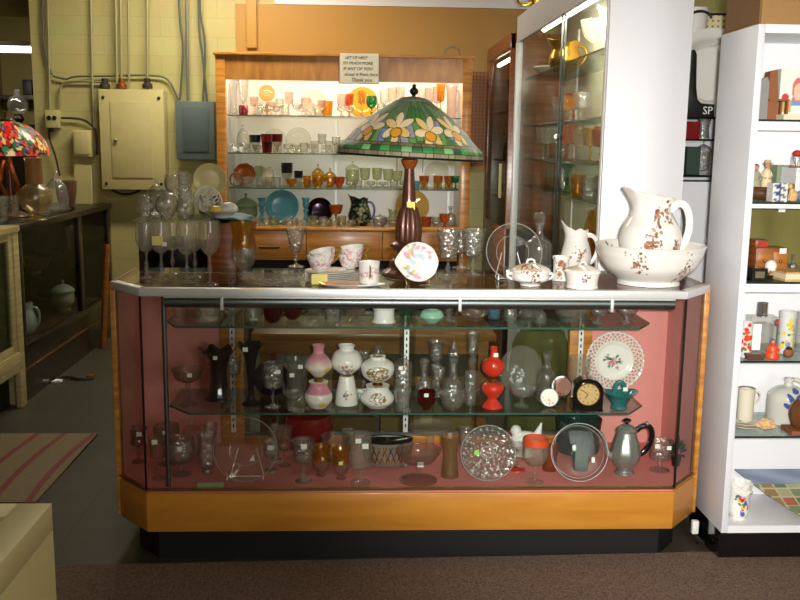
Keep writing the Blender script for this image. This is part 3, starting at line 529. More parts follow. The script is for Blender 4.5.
def k_pitcher(w, h, style='ewer', spout=.45, lift=.14, wav=.02, n=32, side=-1, hw=.28, hr=.006, hz=(.86, .22), th=.003, ribs=0, hmat=0):
    R = w/2/(1+hw*.5); o = curve([(R*r, h*.9*z) for r, z in PITCH[style]], 4); a0 = PI if side < 0 else 0; H = h*.9
    def md(a, t, r, z):
        u = max(0, (z/H-.62)/.38); d = math.atan2(sin(a-a0), cos(a-a0)); g = math.exp(-(d/.8)**2)
        return r*(1+spout*g*u*u)*(1+(.04*abs(cos(a*ribs/2)) if ribs else 0)), z+u*u*(lift*h*g+h*wav*math.cos(a*6)+(-.03*h*math.exp(-((abs(d)-1.3)/.5)**2)))
    b = MB().lathe(shell(o, th, .006), n, md); rr = max(R*.6, max(r for r, z in o if z > H*.75)*.95)
    hd = handle(rr-.002, H*hz[0], R*.93, H*hz[1], R*hw*2.0, hr)
    if side > 0: hd.xf(rotz(PI))
    b.xf(tr(-R*hw*.4*(1 if side < 0 else -1), 0, 0)); hd.xf(tr(-R*hw*.4*(1 if side < 0 else -1), 0, 0))
    return [('body', b, 0), ('handle', hd, hmat)]
def k_cup(w, h, n=28, th=.002, hw=.4, style='round', foot=.5, hmat=0, hz=(.85, .3)):
    R = w/2/(1+hw*.4); o = curve([(R*foot, 0), (R*foot*1.02, h*.05)]+[(R*max(foot, r), h*(.06+.94*z)) for r, z in BOWLS[style][1:]], 3)
    return [('body', MB().lathe(shell(o, th, h*.1), n), 0), ('handle', handle(R*.93, h*hz[0], R*.8, h*hz[1], R*hw*1.6, max(.0022, R*.07)), hmat)]
def k_saucer(w, h, n=32): R = w/2; return [('saucer', MB().lathe([(0, 0), (R*.5, 0), (R*.55, h*.2), (R, h*.85), (R, h), (R*.5, h*.45), (0, h*.4)], n), 0)]
def k_lidded(w, h, lid=.38, n=28, foot=.6, style='round', knob=.12, ribs=0, th=.003, mlid=0, handles=0):
    R = w/2; zl = h*(1-lid); o = curve([(R*foot, 0), (R*foot, h*.04)]+[(R*.94*max(foot*.8, r), h*.05+(zl-h*.05)*z) for r, z in BOWLS[style][1:]], 3)
    hl = h*lid; l = curve([(R, zl), (R*1., zl+hl*.06), (R*.86, zl+hl*.3), (R*.45, zl+hl*.55), (R*.12, zl+hl*.66)], 3)
    md = rib(ribs, -.05, h*.05, h) if ribs else None
    ps = [('body', MB().lathe(shell(o, th, h*.08), n, md), 0), ('lid', MB().lathe(l+[(0, zl+hl*.67)], n, md), mlid), ('finial', MB().lathe(curve([(R*.1, zl+hl*.64), (R*.06, zl+hl*.74), (R*knob*1.3, zl+hl*.88), (R*knob*.7, h*.995), (0, h)], 2), 12), mlid)]
    if handles: ps.append(('handles', MB().merge(handle(R*.9, zl*.85, R*.8, zl*.4, R*.28, R*.05)).merge(handle(R*.9, zl*.85, R*.8, zl*.4, R*.28, R*.05), 0, rotz(PI)), 0))
    return ps
def k_candle(w, h, n=18):
    R = w/2; return [('base', MB().lathe(curve([(0, 0), (R, 0), (R, h*.03), (R*.7, h*.09), (R*.35, h*.14)], 2), n), 0), ('stem', MB().lathe(curve([(R*.35, h*.13), (R*.5, h*.25), (R*.3, h*.38), (R*.52, h*.5), (R*.6, h*.55), (R*.3, h*.6), (R*.44, h*.64)], 3), n), 0),
                     ('socket', MB().lathe(shell(curve([(R*.4, h*.63), (R*.66, h*.68), (R*.72, h*.8), (R*.68, h*.9), (R*1., h)], 3), R*.14), n, rib(6, -.12)), 0)]
def k_bottle(w, h, neck=.3, nz=.62, n=24, stop=.14, style=0, smat=0, sshape='ball'):
    R = w/2; hb = h*(1-stop); P = [(R*.85, 0), (R*.95, .004), (R, hb*.1), (R*(.96 if style == 0 else .7), hb*(nz-.12)), (R*.8, hb*nz), (R*neck*1.15, hb*(nz+.12)), (R*neck, hb*.9), (R*neck*1.3, hb)]
    if style == 1: P = [(R*.7, 0), (R*.8, .004), (R, hb*.2), (R*.9, hb*.42), (R*neck*1.4, hb*nz), (R*neck, hb*.85), (R*neck*1.5, hb)]
    ps = [('body', MB().lathe(shell(curve(P, 3), .003, .006), n), 0)]
    if stop:
        rs = R*neck
        if sshape == 'ball': q = [(rs*.8, hb*.93), (rs*.7, hb), (rs*1.2, hb+h*stop*.2), (rs*1.7, hb+h*stop*.6), (rs*.9, h*.99), (0, h)]
        elif sshape == 'spire': q = [(rs*.8, hb*.95), (rs*1.1, hb+h*stop*.1), (rs*1.5, hb+h*stop*.3), (rs*.9, hb+h*stop*.5), (rs*.7, hb+h*stop*.7), (0, h)]
        else: q = [(rs*1.25, hb*.97), (rs*1.25, h*.995), (0, h)]
        ps.append(('stopper', MB().lathe(curve(q, 2), 16), smat))
    return ps
VASES = {'ruffle': [(.78, 0), (.8, .02), (.62, .1), (.5, .35), (.5, .6), (.6, .82), (.95, 1)], 'trumpet': [(.7, 0), (.72, .03), (.3, .12), (.3, .45), (.5, .8), (1, 1)], 'urn': [(.55, 0), (.58, .04), (.5, .1), (.95, .4), (1, .6), (.7, .86), (.75, 1)],
         'hour': [(.85, 0), (.9, .02), (.8, .3), (.74, .5), (.86, .8), (1, 1)], 'spool': [(1, 0), (1, .05), (.9, .08), (.86, .8), (.98, .9), (1, 1)], 'celery': [(.5, 0), (.55, .03), (.3, .1), (.75, .2), (.9, .5), (.86, .8), (1, 1)], 'ball': [(.45, 0), (.5, .04), (.95, .35), (1, .52), (.8, .8), (.4, .93), (.44, 1)]}
def k_vase(w, h, style='ruffle', n=32, ruffle=0, ribs=0, th=.003, rfa=.1):
    R = w/2; md = None
    if ruffle: md = lambda a, t, r, z: (r*(1+(.07*cos(a*ruffle) if z > h*.7 else 0)*min(1, (z/h-.7)/.2 if z > h*.7 else 0)+(.04*abs(cos(a*ribs/2)) if ribs else 0)), z+(rfa*h*cos(a*ruffle)*(z/h-.75)/.25*.5 if z > h*.75 else 0))
    elif ribs: md = rib(ribs, -.06, h*.03)
    return [('vase', MB().lathe(shell(curve([(R*r, h*z) for r, z in VASES[style]], 4), th, .006), n, md), 0)]
def k_oil(w, h, n=28, mats=(0, 1, 2), base='round', top='flask'):
    R = w/2; zb = h*.42; zs = h*.5
    b = {'round': [(.62, 0), (.66, .03), (.98, .25), (1, .5), (.7, .8), (.72, 1)], 'foot': [(.9, 0), (.86, .08), (.45, .3), (.5, .42), (1, .72), (.8, .95), (.3, 1)], 'bell': [(.86, 0), (.92, .05), (.8, .5), (.6, .9), (.4, 1)]}[base]
    s = {'flask': [(.34, 0), (.9, .22), (1, .38), (.75, .6), (.42, .75), (.4, .88), (.5, 1)], 'ball': [(.4, 0), (.85, .2), (1, .48), (.9, .72), (.5, .9), (.45, .94), (.5, 1)], 'onion': [(.3, 0), (.8, .15), (1, .35), (.85, .55), (.34, .68), (.3, .95), (.36, 1)]}[top]
    return [('base', MB().lathe(curve([(R*r, zb*z) for r, z in b], 3)+[(0, zb)], n), mats[0]), ('burner', MB().lathe([(R*.3, zb*.97), (R*.34, zb+.003), (R*.26, zb+(zs-zb)*.5), (R*.42, zs), (0, zs)], 14), mats[1]), ('shade', MB().lathe(shell(curve([(R*r, zs+(h-zs)*z) for r, z in s], 3), .002), n), mats[2])]
def k_spoolpot(w, h): return k_vase(w, h, 'spool')
def k_ball(w, h, n=20): return [('ball', MB().ball((0, 0, h/2), w/2, n, 0, (1, 1, h/w)), 0)]
def k_dome(w, h, n=28):
    R = w/2; return [('plate', MB().lathe([(0, 0), (R*.8, 0), (R, h*.06), (R, h*.08), (R*.8, h*.04), (0, h*.04)], n), 0), ('cover', MB().lathe(curve([(R*.86, h*.06), (R*.86, h*.3), (R*.7, h*.62), (R*.3, h*.8), (R*.08, h*.84)], 3), n), 0), ('finial', MB().lathe(curve([(R*.07, h*.83), (R*.16, h*.92), (R*.1, h*.98), (0, h)], 2), 12), 0)]
def k_figure(w, h, hat=0, mats=(0, 1, 2, 3), seat=0, turn=0):     # little seated doll
    b = MB().lathe(curve([(w*.5, 0), (w*.52, h*.08), (w*.42, h*.3), (w*.36, h*.5), (w*.3, h*.62), (w*.12, h*.7)], 3)+[(0, h*.7)], 16)
    b.tube([(w*.3, 0, h*.56), (w*.42, -w*.1, h*.42), (w*.2, -w*.45, h*.34)], w*.09, 8); b.tube([(-w*.3, 0, h*.56), (-w*.42, -w*.1, h*.42), (-w*.15, -w*.45, h*.34)], w*.09, 8)
    hd = MB().ball((0, 0, h*.81), h*.12, 14, 0, (.92, .95, 1.1)); hd.ball((0, -h*.115, h*.8), h*.018, 6); hn = MB().ball((-w*.14, -w*.47, h*.335), w*.09, 8); hn2 = MB().ball((w*.19, -w*.47, h*.335), w*.09, 8)
    ha = MB().ball((0, h*.025, h*.845), h*.122, 14, 0, (1, .95, 1))
    ps = [('dress', b, mats[0]), ('head', hd, mats[1]), ('hand', hn, mats[1]), ('hand', hn2, mats[1]), ('hair', ha, mats[2])]
    if hat: ps.append(('hat', MB().lathe([(0, h*.9), (h*.2, h*.86), (h*.21, h*.865), (h*.12, h*.91), (h*.1, h), (0, h*1.01)], 18), mats[3]))
    return ps
def k_dog(w, h, mats=(0, 1), dirn=1):                     # little seated dog: one body, ears, collar
    b = MB().ball((w*.1, 0, h*.3), h*.3, 14, 0, (.75, .62, 1)).ball((-w*.12, 0, h*.44), h*.22, 12, 0, (.7, .7, 1.2)).ball((-w*.2, 0, h*.78), h*.18, 12).ball((-w*.42, 0, h*.72), h*.09, 10, 0, (1.4, .9, .8))
    for s in (-1, 1): b.tube([(-w*.22, s*h*.1, h*.5), (-w*.26, s*h*.1, h*.2), (-w*.28, s*h*.1, .004)], h*.06, 8); b.ball((w*.05, s*h*.16, h*.14), h*.14, 10, 0, (1.1, .6, 1)); b.ball((-w*.1, s*h*.17, h*.05), h*.06, 8, 0, (2, .9, .8))
    b.tube([(w*.3, 0, h*.15), (w*.45, 0, h*.25), (w*.48, 0, h*.42)], h*.04, 6)
    e = MB()
    for s in (-1, 1): e.ball((-w*.15, s*h*.16, h*.8), h*.1, 8, 0, (.7, .4, 1.3))
    e.ball((-w*.52, 0, h*.74), h*.035, 6)
    if dirn < 0: b.xf(rotz(PI)); e.xf(rotz(PI))
    return [('body', b, mats[0]), ('ears', e, mats[1])]
# ---------------------------------------------------------------- placing
def place(parts, name, label, cat, loc, mats, rz=0, group=None, tags=(), paint=None, flat=False):
    mats = mats if isinstance(mats, (list, tuple)) else [mats]
    tagparts = []
    if len(parts) == 1 and not tags:
        p = parts[0]; o = ob(name, p[1], mats[p[2]] if isinstance(p[2], int) else p[2], None, loc, (0, 0, rz), paint=paint if (mats[0] in PAINTS) else None, fine=.0032); return tag(o, label, cat, group)
    if flat:                              # far off and tiny: one mesh, one slot per part
        k = MB(); used = []
        for nm, mb, ms in parts:
            mt = mats[ms] if isinstance(ms, int) else ms
            if mt not in used: used.append(mt)
            k.merge(mb, used.index(mt))
        o = ob(name, k, used, None, loc, (0, 0, rz)); return tag(o, label, cat, group)
    t = thing(name, label, cat, loc, rz, group)
    for nm, mb, ms in parts:
        mt = mats[ms] if isinstance(ms, int) else ms
        ob(nm, mb, mt, t, paint=paint if mt in PAINTS else None, fine=.0028)
    for tg in tags:                       # price stickers: (x, z, y, w, h, material)
        x, z, y, w, h, mt = tg; ob('price_tag', MB().box(x-w/2, x+w/2, y-.0008, y, z-h/2, z+h/2), mt, t, smooth=0)
    return t
PAINTS = ('china', 'shade_paint', 'matte_paint')
PLACED = []                               # footprints already taken: (x, y, half width, half depth, z0, z1)
def clash(x, y, hw, hd, z0, z1):
    c = 0
    for X, Y, A, B, p, q in PLACED:
        if z1 <= p or q <= z0: continue
        if abs(hw-hd) < 1e-6 and abs(A-B) < 1e-6: d = hw+A-math.hypot(x-X, y-Y)
        else: d = min(hw+A-abs(x-X), hd+B-abs(y-Y))
        if d > 0: c += d
    return c
def put(fn, label, cat, x0, x1, top, z, y, mats, name=None, rz=0, group=None, tg=None, paint=None, flat=False, h=None, w=None, rng=None, **kw):
    # x0..x1 and top are the outline in the photograph, at the depth y where the thing stands on height z;
    # things on one shelf give way to each other in depth, within rng
    thin = fn in (k_plate,) or 'plate' in (name or '') and 'cut' not in (name or '')
    best = None
    for st in ([0] if rng is None else [0]+[q*s_ for q in range(1, 40) for s_ in (.008, -.008)]):
        yb = y+st; k = mpp(yb, z); W = w or abs(x1-x0)*k; hd = .034 if thin else W/2
        if rng is not None:
            lo, hi = rng[0]+hd, rng[1]-hd
            if lo > hi: lo = hi = (lo+hi)/2
            if st == 0: yb = max(lo, min(hi, yb))
            elif not lo <= yb <= hi: continue
        xm = xat((x0+x1)/2, yb, z+.05); H = h or max(.01, at((x0+x1)/2, top, yb).z-z); c = clash(xm, yb, W/2, hd, z, z+H)
        if best is None or c < best[0]-1e-4: best = (c, xm, yb, W, H, hd)
        if c <= 0: break
    c, xm, yb, W, H, hd = best
    PLACED.append((xm, yb, W/2, hd, z, z+H))
    parts = fn(W, H, **kw); tags = []
    for q in (tg or ()):                  # fractions across/up
        fx, fz, s, mt = q[:4]; dx = fx*W/2; dz = fz*H
        yy = -W/2*math.sqrt(max(0, 1-fx*fx))*(q[4] if len(q) > 4 else 1)-.001; tags.append((dx, dz, yy, s*1.15, s, mt))
    nm = name or fn.__name__[2:]
    return place(parts, nm, label, cat, (xm, yb, z+.0003), mats, rz, group, tags, paint, flat)
def sprigs(spots, base, cols, leaf, rs=.006, n=9, seed=1, spread=.03, R=.1):
    # flower sprays over a round body: spots are (angle, height)
    rnd = random.Random(seed); bl = []
    for a, z in spots:
        for i in range(n):
            da = rnd.gauss(0, spread/R*.6); dz = rnd.gauss(0, spread*.7); c = cols[i % len(cols)] if i < n*.55 else leaf[i % len(leaf)]
            bl.append((a+da, z+dz, rs*rnd.uniform(.6, 1.3) if i < n*.55 else rs*.6, c))
    def f(co):
        a = math.atan2(co.y, co.x); r = math.hypot(co.x, co.y)
        for ba, bz, br, c in bl:
            if abs(co.z-bz) < br:
                d = math.atan2(sin(a-ba), cos(a-ba))*max(r, R*.5)
                if d*d+(co.z-bz)**2 < br*br: return c
        return base
    return f
# ---------------------------------------------------------------- wares on top of the case
ZC0 = ZT-.0035
def top(fn, label, cat, x0, x1, tp, base, mats, fr=.32, z=None, **kw):
    zz = ZC0 if z is None else z; xm = (x0+x1)/2; y = onz(xm, base, zz).y; W = kw.get('w') or abs(x1-x0)*mpp(y, zz); return put(fn, label, cat, x0, x1, tp, zz, y+fr*W, mats, rng=(.034, .60), **kw)
WHITE = hexc(238, 234, 226); BR = [hexc(156, 106, 84), hexc(182, 136, 106), hexc(130, 84, 68)]; BRL = [hexc(166, 152, 130), hexc(140, 120, 100)]
PK = [hexc(226, 170, 178), hexc(234, 190, 196), hexc(216, 150, 164)]; PKL = [hexc(170, 176, 130), hexc(212, 190, 120), hexc(186, 200, 212)]
S = lambda *s: s
for px_, y_, w_, d_ in ((272, .15, 60, .085), (330, .2, 50, .09), (353, .085, 64, .05), (417, .13, 42, .035), (512.5, .27, 58, .05), (649.5, .2, 112, .2), (408.5, .36, 46, .09)): PLACED.append((xat(px_, y_, .95), y_, w_*mpp(y_)/2, d_, ZC0, ZC0+.08 if px_ != 272 else ZC0+.02))
# stemmed wine glasses at the left
for (c, w_, tp, bs, lab, tg) in ((146.5, 20, 222, 279.5, 'etched wine glass standing nearest the clipped left corner of the case top', None), (161.5, 21, 222, 281.5, 'etched wine glass with a yellow price sticker on its bowl', ((-.1, .70, .03, 'price_yellow'), (.5, .64, .014, 'price'))),
        (172.5, 19, 223, 275.5, 'etched wine glass behind the one with the yellow sticker, further back', None), (187, 21, 223, 284, 'etched wine glass in front row between the stickered glass and the last one', None), (195, 20, 221, 278, 'etched wine glass half hidden behind its neighbour in the front row', None), (210, 22, 221, 286, 'etched wine glass nearest the amber vase, standing clear of the others', None)):
    top(k_goblet, lab, 'wine glass', c-w_/2, c+w_/2, tp, bs, ['etched'], fr=.3, name='wine_glass', group='etched wine glasses on the case', bowl=.53, style='tulip', tg=tg, foot=.75)
v = top(k_vase, 'amber glass vase with clear bubbled crystal base', 'vase', 231, 257, 222, 276, ['amber', 'cut_big'], name='amber_vase') if 0 else None
def k_ambervase(w, h):
    R = w/2; zc = h*.52
    return [('crystal_base', MB().lathe(shell(curve([(R*.5, 0), (R*.55, h*.03), (R*.3, h*.09), (R*.7, h*.2), (R*.98, h*.36), (R*.97, zc)], 4), .004, .01), 32, rib(18, -.08, h*.12)), 1), ('amber_rim', MB().lathe(shell(curve([(R*.97, zc), (R*.88, h*.66), (R*.86, h*.8), (R*1.04, h)], 4), .003, zc), 32), 0)]
top(k_ambervase, 'amber glass vase with clear bubbled crystal lower half', 'vase', 231, 257, 222, 277, ['amber', 'cut_big'], name='amber_vase')
def k_tray(w, h, d=.16):
    b = MB(); o = []
    rr = lambda k: [(sx*(w/2-k)+cx, sy*(d/2-k)+cy) for sx, sy, cx, cy in ((-1, -1, .0, .02), (-1, -1, .02, 0), (1, -1, -.02, 0), (1, -1, 0, .02), (1, 1, 0, -.02), (1, 1, -.02, 0), (-1, 1, .02, 0), (-1, 1, 0, -.02))]
    ring = [(rr(.016), 0), (rr(0), h), (rr(.006), h+.002), (rr(.022), .006)]
    vs = []; fs = []
    for pts, z in ring: vs += [(x, y, z) for x, y in pts]
    for j in range(3):
        for i in range(8): fs.append((j*8+i, j*8+(i+1) % 8, (j+1)*8+(i+1) % 8, (j+1)*8+i))
    fs += [tuple(range(8))[::-1], tuple(range(24, 32))]
    return [('tray', b.add(vs, fs), 0)]
y = .15; place(k_tray(60*mpp(y), .022), 'pressed_glass_tray', 'rectangular pressed glass tray lying in front of the amber vase', 'tray', (xat(272, y, .94), y, ZC0), ['cut'])
top(k_goblet, 'tall clear pressed goblet between the amber vase and the teacups', 'goblet', 285, 307, 228, 268, ['cut'], bowl=.66, style='flare', ribs=10, name='goblet')
# saucers and teacups
ys = .2; xs = xat(330, ys, .94); zs = ZC0
for i in range(6):
    l = ['lowest saucer of the stack under the pink flowered teacups, resting on the case', 'second saucer from the bottom of the stack under the teacups', 'third saucer from the bottom of the teacup stack', 'fourth saucer from the bottom of the teacup stack', 'fifth saucer from the bottom, next to the top of the teacup stack', 'topmost saucer of the stack, carrying the tilted teacups'][i]
    place(k_saucer(50*mpp(ys), .007), 'saucer', l, 'saucer', (xs, ys, zs), ['milk'], group='stacked saucers'); zs += .0062
tag(ob('price_card', MB().box(-.026, .026, -.0006, .0006, 0, .034), 'price_yellow', None, (xat(319.5, ys-.084, .95), ys-.086, ZC0+.001), (-.1, 0, 0)), 'pale yellow price card leaning against the stack of saucers', 'price card')
cupp = lambda sd: sprigs([(-PI/2+.3, .028), (-PI/2-.6, .032), (-2.9, .03), (0, .03), (-1.1, .034)], WHITE, PK, PKL, .0042, 14, sd, .014, .045)
def teacup(px, dy, zz, wpx, hpx, tilt, lab, sd, rz=.5):
    k = mpp(ys+dy); t = place(k_cup(wpx*k, hpx*k, style='cup', hmat=1, hw=.45, foot=.42), 'teacup', lab, 'teacup', (xat(px, ys+dy, zz), ys+dy, zz), ['china', 'gold'], rz, 'pink flowered teacups', (), cupp(sd)); t.rotation_euler = (0, tilt, rz); return t
zs += .001
teacup(321.5, -.042, zs+.004, 31, 16.5, -.14, 'pink flowered teacup at lower left on the saucer stack, holding another cup', 3)
teacup(325, -.042, zs+.026, 31, 14, -.22, 'pink flowered teacup nested at left, tilted in the cup below it', 4)
teacup(350.5, .035, zs+.001, 29, 15, -.04, 'pink flowered teacup at lower right on the saucer stack, below another cup', 5)
teacup(353, .035, zs+.027, 30, 14.5, -.14, 'pink flowered teacup nested at right with its gold handle up', 6)
yt = .085
def leaftray():
    b = MB(); n = 56; o = []
    for i in range(n):
        a = 2*PI*i/n; r = .088*(1+.06*cos(5*a)); o.append((r*cos(a)*1.12-(.012 if cos(a) < -.8 else 0), r*sin(a)*.52))
    rows = [(.8, 0), (1., .008), (1., .011), (.8, .005)]; vs = []; fs = []
    for k, z in rows: vs += [(x*k, y*k, z) for x, y in o]
    for j in range(3):
        for i in range(n): fs.append((j*n+i, j*n+(i+1) % n, (j+1)*n+(i+1) % n, (j+1)*n+i))
    fs += [tuple(range(n))[::-1], tuple(range(3*n, 4*n))]; return b.add(vs, fs)
t = thing('snack_tray', 'leaf-shaped white luncheon tray with peach rim under a single cup', 'tray', (xat(353, yt, .94), yt, ZC0))
ob('tray', leaftray(), 'china', t, paint=lambda c: hexc(226, 178, 148) if (c.x < .02 and abs(c.y) > .012 and c.z > .004) else WHITE); ob('tray_handle', handle(.006, .006, -.012, .012, -.004, .004).xf(tr(-.098, 0, 0)), 'gold', t)
k = mpp(yt); t = place(k_cup(25*k, 23*k, style='straight', hmat=1, hw=.35, foot=.6), 'teacup', 'pink flowered cup with gold handle on the leaf-shaped tray', 'teacup', (xat(369, yt, .96), yt+.004, ZC0+.0065), ['china', 'gold'], -1.5, None, (), sprigs([(0, .03), (.6, .045), (-.8, .03), (2, .03)], WHITE, PK, PKL, .0042, 14, 8, .014, .035))
# heart-shaped painted plate on a little wire stand
def heartplate(R):
    n = 60; o = []
    for i in range(n):
        a = 2*PI*i/n; d = math.atan2(sin(a-PI), cos(a-PI)); o.append((R*(1+.16*math.exp(-(d/.28)**2)+.012*cos(9*a))*cos(a), R*.97*sin(a)))
    vs = []; fs = []; rows = [(.0, .0), (.5, .0), (.7, .004), (1, .014), (1, .018), (.7, .008), (.5, .0045), (0, .0045)]
    nr = 14; prof = []
    for (k0, z0), (k1, z1) in zip(rows, rows[1:]):
        for q in range(3): prof.append((k0+(k1-k0)*q/3, z0+(z1-z0)*q/3))
    prof.append(rows[-1])
    for k, z in prof: vs += [(x*max(k, .001), y*max(k, .001), z) for x, y in o]
    for j in range(len(prof)-1):
        for i in range(n): fs.append((j*n+i, j*n+(i+1) % n, (j+1)*n+(i+1) % n, (j+1)*n+i))
    return MB().add(vs, fs).xf(tr(0, 0, R*.97) @ rotx(PI/2-.3))
yp = .13; R = 41*mpp(yp)/2
def heartpaint(seed=5):
    rnd = random.Random(seed); bl = []
    for a, r0, n, kind in ((2.2, .62, 5, 0), (1.6, .6, 5, 0), (1.1, .58, 5, 0), (2.7, .6, 3, 0), (.55, .72, 4, 0), (4.5, .7, 5, 0), (3.6, .62, 5, 1), (4.0, .66, 5, 1), (1.9, .78, 6, 1), (2.5, .44, 4, 1), (.7, .5, 4, 2), (1.3, .36, 5, 2), (3., .3, 4, 2)):
        for i in range(n): bl.append((r0*R*cos(a)+rnd.gauss(0, .006), r0*R*sin(a)+rnd.gauss(0, .005), rnd.uniform(.004, .0075), (PK, PKL, [hexc(196, 214, 224)])[kind][i % (3, 3, 1)[kind]]))
    T = (tr(0, 0, R*.97) @ rotx(PI/2-.3)).inverted()
    def f(co):
        p = T @ Vector(co); c = hexc(240, 240, 234)
        if (p.x**2+p.y**2) < (R*.5)**2: c = hexc(226, 232, 228)
        for x, y, r, q in bl:
            if (p.x-x)**2+(p.y-y)**2 < r*r: c = q
        return c
    return f
t = thing('heart_shaped_plate', 'white heart-shaped plate painted with pink roses on a wire stand', 'plate', (xat(417, yp, .99), yp, ZC0)); t.rotation_euler = (0, 0, .12)
ob('plate', heartplate(R), 'china', t, paint=heartpaint(), loc=(0, 0, .008)); w_ = wirestand(R*2, R*1.6); ob('wire_stand', w_[1], 'brass', t, loc=(0, 0, .001))
top(k_goblet, 'clear heavy pressed goblet beside the heart-shaped plate', 'goblet', 436, 460, 229.5, 280, ['cut'], bowl=.6, style='bucket', name='goblet', ribs=10, foot=.8, group='pressed goblets by the lamp', fr=.4)
top(k_goblet, 'clear heavy pressed goblet beside the round glass plate', 'goblet', 461, 485, 229.5, 278, ['cut'], bowl=.6, style='bucket', name='goblet', ribs=10, foot=.8, fr=.4, group='pressed goblets by the lamp')
top(k_goblet, 'clear pressed goblet behind the two front goblets by the lamp', 'goblet', 450, 473, 230.5, 269, ['cut'], bowl=.6, style='bucket', name='goblet', ribs=10, foot=.8, fr=.3, group='pressed goblets by the lamp')
# glass plate on stand and decanter
y = .27; k = mpp(y); pl = k_plate(58*k, 0, 14, 56, .02, .58, rim=1); ws = wirestand(58*k, 58*k)
t = place(pl+[(ws[0], ws[1], 1)], 'glass_plate', 'large clear glass plate standing on edge on the case top by the decanter', 'plate', (xat(512.5, y, 1.03), y, ZC0), ['plate_glass', 'alu'], .12)
ob('price_tag', MB().box(-.012, .012, -.001, 0, -.009, .009), 'price', t, (-.03, -.075, .035), (-.2, 0, 0))
top(k_bottle, 'clear glass decanter with ball stopper behind the glass plate', 'decanter', 525, 552, 212, 268, ['clear', 'cut_big'], name='decanter', neck=.28, nz=.62, stop=.2)
# brown-sprigged white china
def lidtint(f, z0, z1):
    P_ = hexc(226, 186, 146)
    def g(co):
        c = f(co)
        return tuple(p+(q-p)*(.75*max(0, min(1, .5-co.x*9))) for p, q in zip(c, P_)) if c == WHITE and z0 < co.z < z1 else c
    return g
bp = lambda a, R, z, sd, sp=.02, rs=.004, n=20: sprigs([(q, z+dz) for q, dz in a], WHITE, BR, BRL, rs, n, sd, sp, R)
t = top(lambda w, h: k_lidded(w, h, .5, 56, .5, 'round', 0, handles=1), 'white covered sugar bowl with brown flower sprig and loop handle on its lid', 'sugar bowl', 510, 551, 258, 287, ['china'], name='sugar_bowl', paint=lidtint(bp(((-PI/2, .03), (-1.2, .068), (-2.2, .066), (-1.7, .07)), .06, 0, 4), .055, .095))
def loop(p, sc, z0, mat='milk'): ob('lid_handle', MB().tube([(-sc, 0, z0), (-sc*.8, 0, z0+sc*.9), (0, 0, z0+sc*1.2), (sc*.8, 0, z0+sc*.9), (sc, 0, z0)], sc*.28, 8), mat, p)
for o in list(t.children):
    if o.name.startswith('finial'): z0 = min(v.co.z for v in o.data.vertices); bpy.data.objects.remove(o)
loop(t, .014, z0-.004)
top(lambda w, h: k_vase(w, h, 'spool', 56), 'white straight-sided china mug with brown sprigs beside the covered sugar bowl', 'mug', 552, 570, 256.5, 281, ['china'], name='china_mug', paint=bp(((-1.9, .03), (-1.9, .06), (-1.3, .05)), .03, 0, 6, .016))
def md_pitch(w, h): return k_pitcher(w, h, 'jug', .5, .2, .02, 72, hr=.0065, hw=.36, hz=(.88, .2))
top(md_pitch, 'small white scalloped china pitcher with brown flower sprig behind the butter dish', 'pitcher', 560, 596, 226, 273, ['china'], name='china_pitcher', paint=bp(((-1.75, .06), (-1.5, .075)), .055, 0, 9))
t = top(lambda w, h: k_lidded(w, h, .42, 64, .88, 'straight', 0), 'round white covered butter dish with square handle on its lid', 'butter dish', 564, 601, 261, 290, ['china'], name='butter_dish', paint=lidtint(bp(((-1.6, .032),), .06, 0, 12, .012, .0035, 16), .062, .1), fr=.46)
for o in list(t.children):
    if o.name.startswith('finial'): z0 = min(v.co.z for v in o.data.vertices); bpy.data.objects.remove(o)
loop(t, .011, z0-.004)
